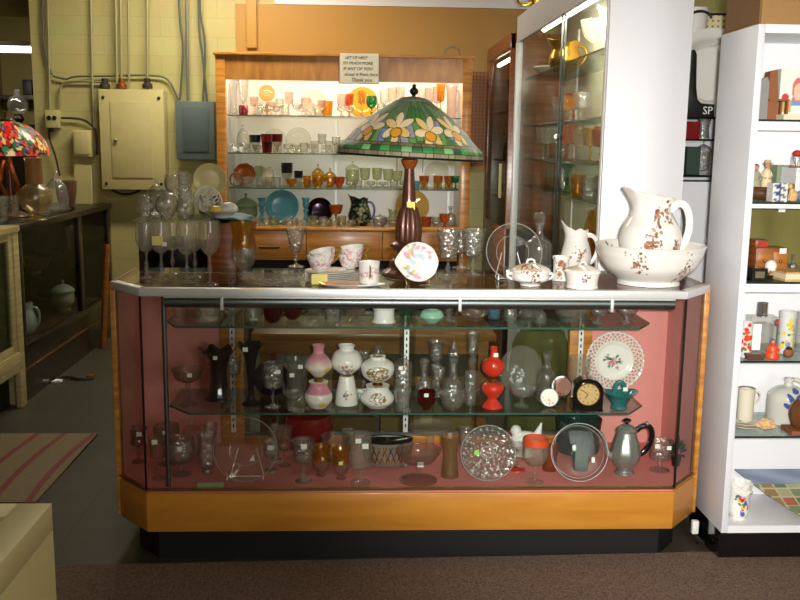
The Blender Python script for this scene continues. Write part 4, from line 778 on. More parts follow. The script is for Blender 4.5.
# wash bowl and pitcher
yb = .2; kb = mpp(yb); xb = xat(649.5, yb, 1.02); R = 110*kb/2; hb = at(650, 250, yb-R).z-.002-ZC0
o = curve([(R*.57, 0), (R*.56, .014), (R*.6, .02), (R*.82, hb*.42), (R*.93, hb*.72), (R*.96, hb*.86), (R*1., hb)], 4)
def washp(co):
    return _wp(co)
_wp = bp(((-2.1, hb*.58), (-1.05, hb*.5), (.9, hb*.7), (2.2, hb*.7), (1.6, hb*.72)), R, 0, 21, .028, .0042, 40)
place([('wash_bowl', MB().lathe(shell(o, .006, .02), 150), 0)], 'wash_bowl', 'large white china wash bowl with brown flower sprigs holding the pitcher', 'wash bowl', (xb, yb, ZC0+.0005), ['china'], paint=washp)
zp = ZC0+.028; yp = yb; kp = mpp(yp); hp = at(630, 188, yp).z-zp; wp = 70*kp
def k_ewer(w, h):
    R = w/2/1.14; o = curve([(R*.55, 0), (R*.6, h*.03), (R*.84, h*.17), (R*.97, h*.33), (R*1., h*.44), (R*.92, h*.56), (R*.74, h*.66), (R*.62, h*.74), (R*.63, h*.8), (R*.74, h*.88)], 5); H = h*.88
    def md(a, t, r, z):
        u = max(0, (z/H-.74)/.26); d = math.atan2(sin(a-PI), cos(a-PI)); g = math.exp(-(d/.85)**2)
        return r*(1+.36*g*u*u+.05*u*cos(a*7)*(1-g)), z+u*u*(.055*h*g+.07*h*(.5+.5*cos(d))+.012*h*cos(a*7))
    b = MB().lathe(shell(o, .005, .01), 110, md); hd = MB()
    P = [(R*.6, 0, H*.84), (R*.82, 0, H*.95), (R*1.06, 0, H*.94), (R*1.24, 0, H*.8), (R*1.27, 0, H*.6), (R*1.12, 0, H*.4), (R*.92, 0, H*.26)]
    PP = [Vector(p) for p in P]; Q = []
    for i in range(len(PP)-1):
        for j in range(4): Q.append(PP[i].lerp(PP[i+1], j/4))
    Q.append(PP[-1])
    for _ in range(4): Q = [Q[0]]+[(Q[i-1]+Q[i]*2+Q[i+1])/4 for i in range(1, len(Q)-1)]+[Q[-1]]
    hd.tube(Q, .0085, 10, flat=1.5); b.xf(tr(-R*.12, 0, 0)); hd.xf(tr(-R*.12, 0, 0)); return [('body', b, 0), ('handle', hd, 0)]
_e1 = bp(((-1.9, hp*.4), (-1.85, hp*.33), (-2.0, hp*.27), (-1.8, hp*.46), (-.95, hp*.36), (-.9, hp*.25), (-1.75, hp*.7), (-1.2, hp*.69)), wp/2, 0, 33, .024, .005, 26)
place(k_ewer(wp, hp), 'wash_pitcher', 'tall white china wash pitcher with brown flowers standing in the wash bowl', 'pitcher', (xat(654, yp, 1.1), yp, zp), ['china'], -.06, None, (), _e1)
# ---------------------------------------------------------------- stained glass table lamp
yl = .36; xl = xat(408.5, yl, 1.1); kl = mpp(yl, 1.1)
L = thing('stained_glass_lamp', 'table lamp with green and yellow daffodil stained glass shade on a bronze column', 'table lamp', (xl, yl, ZC0+.0005))
zof = lambda py: at(409, py, yl).z-ZC0
zr, zt = zof(157), zof(101); R0 = 72*kl; Rt = 17*kl
ob('foot', MB().lathe(curve([(0, 0), (.088, 0), (.09, .01), (.08, .018), (.066, .03), (.062, .05), (.05, .06)], 3)+[(.05, .06)], 40, rib(12, .05)), 'bronze', L)
zb0, zb1 = zof(247), zof(207)
ob('carved_bulb', MB().lathe(curve([(.04, .055), (.03, zb0-.02), (.026, zb0), (.04, zb0+.02), (.042, (zb0+zb1)/2), (.034, zb1-.02), (.026, zb1)], 4), 44, rib(11, .14, zb0)), 'bronze', L)
ob('base_flange', MB().lathe(curve([(.05, .05), (.03, zof(262)), (.034, zof(254)), (.058, zof(247)), (.06, zof(244)), (.04, zof(241)), (.03, zof(240))], 3), 36, rib(12, .06)), 'bronze', L)
ob('column', MB().lathe(curve([(.026, zb1), (.022, zof(190)), (.0175, zof(172)), (.017, zof(169))], 3), 28), 'bronze', L)
ob('capital', MB().lathe(curve([(.017, zof(169)), (.025, zof(165)), (.03, zof(160)), (.018, zof(158)), (.026, zof(154)), (.016, zof(151)), (.012, zof(140))], 3), 24), 'carnival_orange', L)
ob('price_tag', MB().box(-.0145, .0145, -.0012, 0, -.014, .014), 'price_yellow', L, (.006, -.0262, zof(205.5)))
for s in (-1, 1): ob('pull_chain', MB().tube([(s*.045, -.03, zof(148)), (s*.045, -.03, zof(172))], .0012, 5), 'dark_red', L)
LEAD = hexc(30, 30, 24)
SH = curve([(Rt, zt), (Rt+(R0-Rt)*.3, zt-(zt-zr)*.2), (Rt+(R0-Rt)*.62, zt-(zt-zr)*.48), (Rt+(R0-Rt)*.86, zt-(zt-zr)*.74), (R0*.985, zt-(zt-zr)*.86), (R0, zr)], 16)
rnd = random.Random(11)
FL = []
for i in range(11):
    FL.append((2*PI*i/11+.02+rnd.uniform(-.05, .05), .565+.035*(i % 2)+rnd.uniform(-.02, .02)*0, rnd.uniform(0, 1)))
G1, G2, G3 = hexc(66, 120, 62), hexc(104, 152, 78), hexc(112, 126, 100); YL, YD, PE = hexc(226, 190, 104), hexc(228, 156, 44), hexc(238, 214, 168); BLU = hexc(116, 136, 186); VI = hexc(150, 150, 168); ORG = hexc(206, 90, 40)
def shade_col(a, v):                       # v: 0 at the cap, 1 at the rim
    a %= 2*PI
    if v > .80:                            # brick border rows
        rows = ((.80, .85, hexc(128, 112, 84), 60), (.85, .93, G1, 44), (.93, 1.01, hexc(136, 128, 96), 60))
        for lo, hi, c, n in rows:
            if lo <= v < hi:
                u = (a*n/(2*PI)+(0.5 if lo > .9 else 0)) % 1; q = int(a*n/(2*PI)+(0.5 if lo > .9 else 0))
                if u < .07 or v-lo < .008: return LEAD
                k = .75+.5*((q*37 % 11)/11); c2 = c
                if lo == .85: c2 = (G1, hexc(56, 150, 70), hexc(40, 96, 50), hexc(120, 176, 110))[q*7 % 4]
                return tuple(min(1, z*k) for z in c2)
    for fa, fv, jit in FL:                 # daffodils: six petals round an offset trumpet
        d = math.atan2(sin(a-fa), cos(a-fa)); x = d*(.25+.75*v)*2.2; y = (v-fv)*1.5
        r = math.hypot(x, y)
        if r < .47:
            th = math.atan2(y, x)+jit*1.2
            tx, ty = x-.0, y-.12
            rt = math.hypot(tx/1.35, ty)
            if rt < .125: return LEAD if rt > .108 else YD
            q = th*6/(2*PI); u = abs((q % 1)-.5)*2; pl = .45*(1-u**1.5*.62)
            if r < pl: return LEAD if (r > pl-.022 or u > .93) else ((PE, YL, hexc(234, 200, 130))[int(q) % 3])
    # leaves and background strips rising to the cap
    n = 64; s = a*n/(2*PI)+.7*sin(v*4+a*3); q = int(s) % n; u = s % 1
    if u < .10*(1.3-v*.6): return LEAD
    cell = int(v*3.2+(q*13 % 7)/7)
    if abs((v*3.2+(q*13 % 7)/7)-cell) < .03: return LEAD
    h_ = (q*31+cell*17) % 23
    if v < .42: return (G3, G2, G3, G1, hexc(74, 122, 60), G3, hexc(120, 150, 96))[h_ % 7]
    return (G1, BLU, G3, G2, VI, BLU, G1, hexc(120, 150, 96), hexc(74, 122, 60))[h_ % 9]
NA, NV = 560, 110
def shade_mesh():
    pr = []; tot = 0; ln = [0]
    for p, q in zip(SH, SH[1:]): tot += math.hypot(q[0]-p[0], q[1]-p[1]); ln.append(tot)
    for j in range(NV+1):
        t = tot*j/NV; i = max(0, min(len(SH)-2, next((k for k in range(len(ln)-1) if ln[k+1] >= t), len(SH)-2))); f = (t-ln[i])/max(1e-9, ln[i+1]-ln[i]); pr.append((SH[i][0]+(SH[i+1][0]-SH[i][0])*f, SH[i][1]+(SH[i+1][1]-SH[i][1])*f))
    return MB().lathe(pr+[(pr[-1][0]-.004, pr[-1][1])]+[(r-.004, z-.001) for r, z in pr[::-10]], NA, closed=False), pr
smb, spr = shade_mesh(); ZV = [p[1] for p in spr]
def shade_paint(co):
    lo, hi = 0, NV
    while hi-lo > 1:
        m_ = (lo+hi)//2
        if ZV[m_] >= co.z: lo = m_
        else: hi = m_
    return shade_col(math.atan2(co.y, co.x)+1.9, (lo+(ZV[lo]-co.z)/max(1e-6, ZV[lo]-ZV[hi]))/NV)
shd = ob('shade', smb, 'shade_paint', L, paint=shade_paint); shd.location = (0, 0, 0)
ob('rim_band', MB().lathe([(R0+.001, zr-.001), (R0+.002, zr+.004), (R0-.004, zr+.004), (R0-.004, zr-.003)], 80, closed=True), 'iron', shd)
ob('cap', MB().lathe(curve([(Rt*1.03, zt-.004), (Rt*1.03, zt+.002), (Rt*.6, zt+.012), (.008, zt+.016)], 3)+[(0, zt+.017)], 32), 'pewter', shd)
ob('finial', MB().lathe(curve([(.006, zt+.012), (.007, zt+.02), (.014, zt+.028), (.015, zt+.036), (.006, zt+.048), (.008, zt+.052), (0, zt+.06)], 3), 16), 'iron', shd)
shd.rotation_euler = (0, .045, 0); shd.location = (-.045*zr*.9, 0, 0)
# ---------------------------------------------------------------- wares inside the case
def shelf_put(z, ymin):
    def g(fn, label, cat, x0, x1, tp, y, mats, **kw): return put(fn, label, cat, x0, x1, tp, z, y, mats, rng=(YS1+.004, .468), **kw)
    return g
PR = 'price'
# --- upper shelf (tops run up behind the lamp tube)
s1 = shelf_put(ZS1, YS1); A, B_ = .25, .36
s1(k_tumbler, 'clear ribbed tumbler at the left end of the upper case shelf', 'tumbler', 172, 187, 303, .25, ['pinkish'], ribs=14)
s1(k_tumbler, 'wide clear glass jar second from the left end on the upper case shelf', 'jar', 195, 223, 302, .25, ['cut'], name='glass_jar', taper=.95)
s1(k_bowl, 'low clear glass bowl on the upper case shelf beside the wide jar', 'bowl', 222, 244, 305, .3, ['clear'], name='glass_bowl')
s1(k_tumbler, 'cut glass tumbler on the upper case shelf just left of the red cups', 'tumbler', 244, 262, 303, .25, ['cut_big'], taper=.8)
for x, l in ((271, 'left ruby red glass cup on the upper case shelf'), (291, 'right ruby red glass cup on the upper case shelf, its handle in full view')): s1(lambda w, h: k_cup(w, h, style='cup', hw=.5, foot=.4), l, 'cup', x-11, x+14, 303, .24, ['ruby'], name='ruby_cup', group='red glass cups')
s1(k_compote, 'small clear footed dish right of the red cups on the upper case shelf', 'dish', 306, 322, 308, .25, ['clear'], name='footed_dish')
s1(k_tumbler, 'faceted clear glass block with bright flashes on the upper case shelf', 'glass', 324, 342, 306, .25, ['cut_big'], name='faceted_glass', n=8, taper=.95)
s1(k_compote, 'pinkish glass compote left of the white pot on the upper case shelf', 'compote', 343, 369, 304, .25, ['pinkish'], bh=.6, style='cup')
s1(lambda w, h: k_vase(w, h, 'spool', 36), 'plain white straight-sided pot on the upper case shelf', 'pot', 372, 396, 307, .24, ['milk'], name='white_pot')
s1(k_compote, 'dark green glass goblet behind the jade vase on the upper case shelf', 'goblet', 394, 419, 307, .38, ['green'], name='green_goblet', bh=.6, style='round')
s1(lambda w, h: k_oil(w, h, mats=(0, 0, 0), base='round', top='flask') if 0 else k_vase(w, h, 'ball', 32), 'small squat pale jade green vase on the upper case shelf', 'vase', 420, 444, 308, .23, ['jade'], name='jade_vase')
s1(k_candle, 'small clear candlestick with a cork coloured band on the upper case shelf', 'candlestick', 442, 456, 305, .26, ['cut'], name='glass_candlestick')
s1(k_bowl, 'reddish brown tinted glass bowl on the upper case shelf right of the candlestick', 'bowl', 460, 489, 306, .28, ['pinkish'], name='tinted_bowl', style='round')
s1(lambda w, h: k_tumbler(w, h, ribs=20), 'pale blue ribbed tumbler on the upper case shelf', 'tumbler', 487, 502, 304, .3, ['blue_lt'])
s1(k_cup, 'clear pressed glass mug right of the blue ribbed tumbler', 'mug', 503, 519, 305, .25, ['cut'], name='glass_mug', style='straight')
s1(k_tumbler, 'wide clear straight glass on the upper case shelf near the right', 'glass', 519, 540, 306, .3, ['clear'], name='straight_glass', taper=.95)
s1(k_bottle, 'tiny clear glass cruet on the upper case shelf near the right', 'cruet', 535, 547, 303, .2, ['clear', 'clear'], name='cruet')
s1(lambda w, h: k_bowl(w, h, ribs=18), 'wide cut glass bowl on the upper case shelf right of centre', 'bowl', 552, 590, 305, .27, ['cut_big'], name='cut_glass_bowl')
s1(lambda w, h: k_compote(w, h, .62, ribs=16, style='round', foot=.7), 'cut glass sherbet second from the right end of the upper case shelf', 'sherbet', 590, 608, 304, .22, ['cut'], name='sherbet_glass')
s1(lambda w, h: k_compote(w, h, .62, ribs=16, style='round', foot=.7), 'cut glass sherbet at the right end of the upper case shelf', 'sherbet', 616, 638, 304, .22, ['cut'], name='sherbet_glass')
# --- middle shelf
s2 = shelf_put(ZS2, YS2)
PLACED.append((xat(613.5, .455, .6), .445, .1, .025, ZS2, ZS2+.25))
s2(lambda w, h: k_compote(w, h, .38), 'shallow smoky glass compote at the left end of the middle case shelf', 'compote', 172, 204, 369, .25, ['smoke'], tg=((.3, .93, .014, PR),))
s2(lambda w, h: k_vase(w, h, 'ruffle', 48, ruffle=6, ribs=12), 'black amethyst glass vase with ruffled rim, nearer the left end of the middle case shelf', 'vase', 201, 236, 350, .25, ['black_amethyst'], name='ruffled_vase', tg=((.0, .92, .013, PR),))
s2(lambda w, h: k_vase(w, h, 'trumpet', 40, ruffle=7, ribs=10, rfa=.06), 'dark purple carnival glass vase beside the black ruffled vase', 'vase', 239, 263, 344, .25, ['carnival'], name='carnival_vase', tg=((-.3, .95, .015, PR),))
s2(lambda w, h: k_plate(w, h, 16, 40, ring=.6), 'dark iridescent carnival plate standing behind the clear goblet', 'plate', 254, 289, 347, .40, ['carnival'], name='carnival_plate')
s2(k_goblet, 'clear goblet with price sticker right of the purple carnival vase', 'goblet', 262, 284, 363, .22, ['cut'], bowl=.58, tg=((.55, .85, .014, PR),))
s2(lambda w, h: k_pitcher(w, h, 'tank', .25, .05, .0, hmat=0), 'clear glass pitcher with two price stickers left of the pink lamp', 'pitcher', 283, 308, 353, .27, ['clear'], name='glass_pitcher', side=1, tg=((-.2, .62, .014, PR), (.55, .75, .014, PR))) if 0 else s2(lambda w, h: k_pitcher(w, h, 'tank', .25, .05, .0, side=1), 'clear glass pitcher with price stickers left of the pink lamp', 'pitcher', 283, 308, 353, .27, ['clear'], name='glass_pitcher', tg=((-.2, .62, .014, PR), (.45, .78, .014, PR)))
def lampcol(lo, hi, spots):
    def f(co):
        t = co.z/hi
        for a, z, r, c in spots:
            d = math.atan2(sin(math.atan2(co.y, co.x)-a), cos(math.atan2(co.y, co.x)-a))*math.hypot(co.x, co.y)
            if d*d+(co.z-z)**2 < r*r: return c
        return lo(t)
    return f
mix = lambda a, b, t: tuple(p+(q-p)*max(0, min(1, t)) for p, q in zip(a, b))
PKC, WC, YC = hexc(214, 140, 152), hexc(236, 226, 210), hexc(224, 206, 96)
hL = at(318, 345, .24).z-ZS2
pf = lampcol(lambda t: PKC if (.24 < t < .42 or t > .82) else mix(WC, PKC, (t-.66)/.16) if t > .66 else WC, hL, [(-PI/2+.75, hL*.64, .012, YC), (-PI/2-.95, hL*.63, .012, YC), (-PI/2+.35, hL*.08, .011, YC), (-2.7, hL*.12, .01, YC)])
s2(lambda w, h: k_oil(w, h, 44, (0, 1, 0), 'round', 'flask'), 'miniature oil lamp in pink and white satin glass on the middle case shelf', 'oil lamp', 305, 332, 345, .24, ['china', 'brass'], name='miniature_oil_lamp', paint=pf)
def tinlamp(w, h):
    R = w/2; zb = h*.48; zs = h*.52
    return [('base', MB().lathe(curve([(R*.7, 0), (R*.74, .003), (R*.66, zb*.45), (R*.5, zb*.9), (R*.42, zb)], 3)+[(0, zb)], 44), 0), ('burner', MB().lathe([(R*.3, zb*.98), (R*.36, zb+.006), (R*.4, zs), (0, zs)], 14), 1), ('shade', MB().lathe(shell(curve([(R*.42, zs), (R*.9, zs+(h-zs)*.22), (R, zs+(h-zs)*.45), (R*.8, zs+(h-zs)*.74), (R*.5, zs+(h-zs)*.84), (R*.48, zs+(h-zs)*.9), (R*.54, h)], 4), .002), 48), 0)]
mini = lambda hh, sd, cols: sprigs([(-PI/2, hh*.2), (-1.3, hh*.66), (-1.7, hh*.68)], WHITE, cols, [hexc(150, 160, 110)], .0055, 9, sd, .012, .035)
s2(tinlamp, 'miniature white oil lamp with small painted flowers left of the brown scrolled one', 'oil lamp', 331, 362, 345, .24, ['china', 'brass'], name='miniature_oil_lamp', paint=mini(.2, 31, [hexc(206, 130, 96), hexc(90, 110, 170), hexc(210, 180, 90)]))
def scroll(co):
    a = math.atan2(co.y, co.x)+PI/2; u = a*.045; v = co.z
    for zc, k in ((.04, .02), (.125, .03)):
        d = math.hypot(u/1.3, (v-zc))
        if d < k and math.sin(u*260+3*sin(v*210))*math.sin(v*250+2*cos(u*200)) > -.1 and abs(d-k*.55) < k*.4: return hexc(150, 118, 70)
    return WHITE
s2(lambda w, h: k_oil(w, h, 48, (0, 1, 0), 'round', 'ball')+[('chimney', MB().lathe(shell([(w*.12, h*.97), (w*.15, h*1.02), (w*.09, h*1.1), (w*.1, h*1.2)], .0015), 16), 2)], 'miniature white oil lamp with brown scrollwork and short glass chimney', 'oil lamp', 361, 394, 356, .24, ['china', 'brass', 'clear'], name='miniature_oil_lamp', paint=scroll)
s2(lambda w, h: k_lidded(w, h, .25, 32, .9, 'straight', .2, mlid=1), 'clear glass jar with amber tinted shoulder and ball stopper on the middle case shelf', 'jar', 392, 413, 354, .27, ['cut', 'pinkish'], name='stoppered_jar', tg=((-.25, .76, .012, PR), (-.05, .68, .012, PR)))
s2(lambda w, h: k_tumbler(w, h, ribs=10), 'clear cut glass tumbler before the stoppered jar on the middle case shelf', 'tumbler', 394, 412, 390, .18, ['cut_big'])
s2(lambda w, h: k_bottle(w, h, style=1, sshape='ball', stop=.2), 'clear cut glass cruet with white sticker on its stopper on the middle case shelf', 'cruet', 414, 434, 358, .30, ['cut', 'clear'], name='cruet')
s2(k_bowl, 'dark ruby glass bowl with price sticker on a clear foot, middle case shelf', 'bowl', 417, 436, 391, .20, ['ruby'], name='ruby_bowl', style='round', tg=((-.1, .9, .013, PR),))
s2(k_candle, 'tall clear glass candlestick behind the ruby bowl', 'candlestick', 426, 446, 341, .38, ['cut'], name='glass_candlestick')
s2(lambda w, h: k_bottle(w, h, neck=.35, nz=.5, stop=.34, sshape='spire'), 'clear cut glass decanter with tall pointed stopper on the middle case shelf', 'decanter', 441, 465, 339, .29, ['cut', 'clear'], name='decanter')
s2(lambda w, h: k_bowl(w, h, ribs=16, style='cup'), 'low clear cut glass bowl in front of the pointed decanter', 'bowl', 438, 468, 393, .19, ['cut_big'], name='cut_glass_bowl')
s2(k_candle, 'tall clear glass candlestick left of the red lamp, near the back of the middle shelf', 'candlestick', 464, 480, 333, .40, ['cut'], name='glass_candlestick')
s2(k_compote, 'small clear glass dish just left of the red lamp foot', 'dish', 463, 482, 388, .22, ['clear'], name='footed_dish')
s2(lambda w, h: k_oil(w, h, 40, (0, 1, 0), 'foot', 'onion'), 'miniature bright red glass oil lamp on a footed base on the middle case shelf', 'oil lamp', 481, 504, 347, .22, ['red_glaze', 'brass'], name='miniature_oil_lamp', tg=((.15, .88, .014, PR, .3),))
def ovalplate(w, h):
    k = w/2; p = k_plate(h, h, 8, 56, .012, .7)[0][1]; p.xf(Matrix.Diagonal((w/h, 1, 1, 1))); b = MB()
    for i in range(46): a = 2*PI*i/46; b.ball((w/2*cos(a), -.008-.065*h*sin(a)+.002, h*.5+h*.49*sin(a)), .0042, 6)
    return [('plate', p.xf(tr(0, 0, .004)), 0), ('beaded_rim', b.xf(tr(0, 0, .004)), 1)]
s2(ovalplate, 'oval frosted glass plate with beaded rim standing behind the red lamp', 'plate', 499, 541, 346, .38, ['etched', 'clear'], name='oval_plate')
s2(k_compote, 'clear glass compote in front of the oval plate', 'compote', 508, 536, 388, .23, ['cut'], bh=.5)
s2(lambda w, h: k_bottle(w, h, stop=.1, sshape='flat', neck=.35), 'clear glass bottle with cork band standing behind the two little round lids', 'bottle', 536, 556, 350, .36, ['clear', 'cardboard'], name='glass_bottle')
def roundbox(w, h):
    b = MB().lathe([(0, 0), (w/2, 0), (w/2, .012), (w*.46, .014), (w*.44, .012), (0, .012)], 36).xf(tr(0, 0, w/2*.98) @ rotx(PI/2-.25)); m_ = min(v[2] for v in b.v); b.xf(tr(0, 0, -m_))
    f = MB().lathe([(0, .0125), (w*.4, .0125), (w*.4, .0135), (0, .0135)], 28).xf(tr(0, 0, -m_) @ tr(0, 0, w/2*.98) @ rotx(PI/2-.25)); return [('case', b, 0), ('lid_picture', f, 1)]
s2(roundbox, 'cream round trinket box on edge with pink flower lid, middle shelf', 'trinket box', 540, 558, 385, .26, ['milk', 'china'], name='trinket_box', paint=sprigs([(.0, .02), (1.5, .03), (3, .02), (-1.5, .015)], hexc(226, 200, 176), [hexc(190, 110, 100)], [hexc(120, 110, 80)], .004, 9, 3, .01, .012))
s2(roundbox, 'silver rimmed round trinket box on edge nearest the black clock', 'trinket box', 550, 573, 388, .2, ['silver', 'china'], name='trinket_box', paint=sprigs([(.0, .02), (1.5, .03), (3, .02), (-1.5, .015), (2.2, .01)], hexc(160, 116, 100), [hexc(120, 60, 56)], [hexc(170, 150, 130)], .004, 12, 5, .012, .012))
s2(k_tumbler, 'clear square-sided tumbler standing behind the black clock', 'tumbler', 567, 590, 357, .36, ['etched'], n=16, taper=.85)
def clock(w, h):
    n = 20; o = [(-w/2, 0), (w/2, 0), (w/2, h*.62)]+[(w/2*cos(PI*i/n)*1., h*.62+h*.38*sin(PI*i/n)) for i in range(1, n)]+[(-w/2, h*.62)]
    T = Matrix(((1, 0, 0, 0), (0, 0, 1, 0), (0, 1, 0, 0), (0, 0, 0, 1)))
    b = MB().prism(o, -.03, .03, 0, T); fz = h*.52; r = w*.36; T2 = tr(0, -.031, fz) @ rotx(PI/2)
    f = MB().lathe([(0, .0), (r, 0), (r, .001), (0, .001)], 32, T=T2); bz = MB().lathe([(r, 0), (r*1.1, 0), (r*1.1, .004), (r, .004)], 32, T=T2, closed=True)
    hd = MB(); mk = MB()
    for a, l in ((1.0, .75), (2.5, .5)): hd.box(-.0012, .0012, 0, r*l, .0015, .0025, T=T2 @ rotz(a))
    for i in range(12): mk.box(-.0011, .0011, r*.72, r*.9, .001, .0016, T=T2 @ rotz(i*PI/6))
    ft = MB().box(-w*.52, w*.52, -.034, .032, 0, h*.06)
    return [('case', b, 0), ('face', f, 1), ('bezel', bz, 2), ('hands', hd, 3), ('hour_marks', mk, 3), ('foot', ft, 0)]
s2(clock, 'small black arched mantel clock with tan round face on the middle case shelf', 'clock', 572, 602, 377, .2, ['black_gloss', 'clock_face', 'brass', 'ink'], name='mantel_clock', rz=-.12)
# lattice plate
def lattice(R):
    T = tr(0, 0, R*.985) @ rotx(PI/2-.1)
    c = MB().lathe([(0, 0), (R*.55, 0), (R*.66, .008), (R*.66, .012), (R*.55, .004), (0, .004)], 90)
    l = MB(); n = 34
    for s in (-1, 1):
        for i in range(n):
            P = []
            for j in range(6): t = j/5; a = 2*PI*i/n+s*t*.36; r = R*(.65+.34*t); P.append((r*cos(a), r*sin(a), .009+.012*t))
            l.tube(P, .0021, 4, flat=1.0)
    for i in range(n): a = 2*PI*(i+.0)/n+.36; l.ball((R*cos(a), R*sin(a), .021), .0052, 6)
    for rr, z in ((.66, .0095), (.99, .0208)): l.tube([(R*rr*cos(2*PI*i/64), R*rr*sin(2*PI*i/64), z) for i in range(64)], .0026, 5, closed=True)
    return c.xf(T), l.xf(T), T
yl2 = .455; R = 58*mpp(yl2, .6)/2; c_, l_, T_ = lattice(R)
rn = random.Random(4); bl = []
for cx, cy in ((-.025, .012), (.018, -.008), (-.01, -.012)):
    for i in range(16): bl.append((cx+rn.gauss(0, .009), cy+rn.gauss(0, .009), rn.uniform(.003, .006), (hexc(206, 150, 160), hexc(196, 130, 140), hexc(60, 100, 84), hexc(80, 120, 100))[i % 4]))
Ti = T_.inverted()
def lp(co):
    p = Ti @ Vector(co)
    for x, y, r, q in bl:
        if (p.x-x)**2+(p.y-y)**2 < r*r: return q
    return WHITE
zlp = at(612, 393, yl2).z
zlp = max(ZS2+.009, at(613, 364, yl2).z-R)
t = thing('lattice_plate', 'white milk glass plate with pierced lattice rim and painted flowers behind the clock', 'plate', (xat(613.5, yl2, .6), yl2, ZS2))
ob('plate', c_, 'china', t, paint=lp, fine=.004, loc=(0, 0, zlp-ZS2)); ob('lattice_rim', l_, 'milk', t, loc=(0, 0, zlp-ZS2))
if zlp-ZS2 > .004:
    ob('wire_stand', MB().tube([(-.05, -.05, .002), (-.05, -.045, zlp-ZS2+.004), (-.05, .02, .002)], .0018, 6).tube([(.05, -.05, .002), (.05, -.045, zlp-ZS2+.004), (.05, .02, .002)], .0018, 6), 'brass', t)
def basket(w, h):
    R = w/2; o = curve([(R*.5, 0), (R*.56, h*.03), (R*.5, h*.12), (R*.72, h*.4), (R*.98, h*.62)], 4); md = lambda a, t, r, z: (r*(1+.22*abs(cos(a))*(z/h/.62)**2), z+h*.06*cos(2*a)*(z/h/.62)**2)
    return [('body', MB().lathe(shell(o, .003, .006), 40, md), 0), ('handle', MB().tube([(R*.36*cos(PI*i/12), 0, h*.55+h*.44*sin(PI*i/12)) for i in range(13)], .006, 8, flat=1.5), 0)]
s2(basket, 'teal green glazed pottery basket with looped handle at the right end of the middle shelf', 'basket', 604, 635, 382, .2, ['teal'], name='pottery_basket', tg=((.25, .78, .014, PR, .4),))
# --- case floor
s3 = shelf_put(ZB, 0)
for px_, w_ in ((246, 63), (487, 55), (578, 58)): PLACED.append((xat(px_, .125, .36), .115, w_*mpp(.12)/2, .045, ZB, ZB+.2))
PLACED.append((xat(166, .05, .6), .05, .01, .01, ZB, ZB+.6))
def low(fn, label, cat, x0, x1, tp, base, mats, fr=.36, **kw):
    y = onz((x0+x1)/2, base, ZB).y+fr*abs(x1-x0)*mpp(.1, ZB); return put(fn, label, cat, x0, x1, tp, ZB, min(y, .46), mats, rng=(.018, .482), **kw)
low(k_goblet, 'smoky dark goblet behind the clipped glass corner at far left of the case floor', 'goblet', 129, 148, 428, 465, ['smoke'], bowl=.55, style='thistle', tg=((.35, .9, .016, PR),), fr=.5)
low(k_goblet, 'goblet with amber tinted rim beside the upright rod, front left of the case floor', 'goblet', 149, 168, 436, 481, ['pinkish'], bowl=.55, tg=((-.1, .93, .016, PR),))
low(k_goblet, 'clear goblet with thistle bowl behind the amber rimmed goblet on the case floor', 'goblet', 154, 180, 425, 467, ['smoke'], bowl=.5, style='round', tg=((.1, .9, .014, PR),))
low(lambda w, h: k_lidded(w, h, .42, 28, .4, 'round', .12), 'clear covered candy dish with knob lid at left of the case floor', 'candy dish', 181, 203, 419, 462, ['clear'], name='covered_candy_dish')
low(k_goblet, 'wide clear rose bowl goblet with price sticker, left of the ribbed celery vase', 'goblet', 168, 195, 438, 480, ['cut'], bowl=.72, style='round', tg=((.1, .82, .016, PR),), fr=.5)
low(lambda w, h: k_vase(w, h, 'celery', ribs=12), 'clear ribbed celery vase left of the big glass plate on the case floor', 'vase', 197, 217, 434, 484, ['cut'], name='celery_vase')
tag(ob('price_card', MB().prism([(-.043, 0), (.043, 0), (.043, .001), (-.043, .001)], 0, .021, 0, rotx(-.35)), 'stain_green', None, (xat(211, .03, ZB), .02, ZB+.0006)), 'pale green price card lying at the front edge of the case floor', 'price card')
y = .13; kk = mpp(y, .3); pl = k_plate(63*kk, 0, 15, 60, .02, .52, rim=1); ws = wirestand(63*kk, 60*kk)
t = place(pl+[(ws[0], ws[1], 1)], 'glass_plate', 'big clear glass plate on a wire stand at left of the case floor', 'plate', (xat(246, y, .36), y, ZB), ['plate_glass', 'alu'])
ob('price_tag', MB().prism([(-.008, 0), (.01, 0), (.006, .022)], -.001, 0, 0, Matrix(((1, 0, 0, 0), (0, 0, 1, 0), (0, 1, 0, 0), (0, 0, 0, 1)))), 'price', t, (.028, -.075, .085))
low(k_goblet, 'clear goblet with price sticker overlapping the right side of the big glass plate', 'goblet', 262, 281, 441, 488, ['cut'], bowl=.55, tg=((.0, .88, .017, PR),))
low(k_goblet, 'amber topped clear goblet behind the row, right of the big glass plate', 'goblet', 276, 293, 427, 470, ['pinkish'], bowl=.6)
low(k_goblet, 'clear goblet with white sticker in front of the ruby bowl', 'goblet', 292, 315, 440, 484, ['cut'], bowl=.55, tg=((.1, .93, .017, PR),))
low(lambda w, h: k_bowl(w, h, style='round'), 'large dark ruby glass bowl at the back of the case floor', 'bowl', 284, 333, 414, 452, ['ruby_solid'], name='ruby_bowl', fr=.2)
low(k_ambervase, 'small amber glass with clear base, left of the two amber ones on the case floor', 'glass', 312, 331, 446, 478, ['amber', 'pinkish'], name='amber_glass')
low(k_ambervase, 'amber glass with clear base and cream label on the case floor', 'glass', 332, 350, 448, 481, ['amber', 'pinkish'], name='amber_glass', tg=((.0, .6, .012, 'price_yellow'),))
low(lambda w, h: k_bowl(w, h, style='cup'), 'clear glass bowl behind the two small amber glasses', 'bowl', 320, 350, 436, 463, ['clear'], name='glass_bowl', fr=.25)
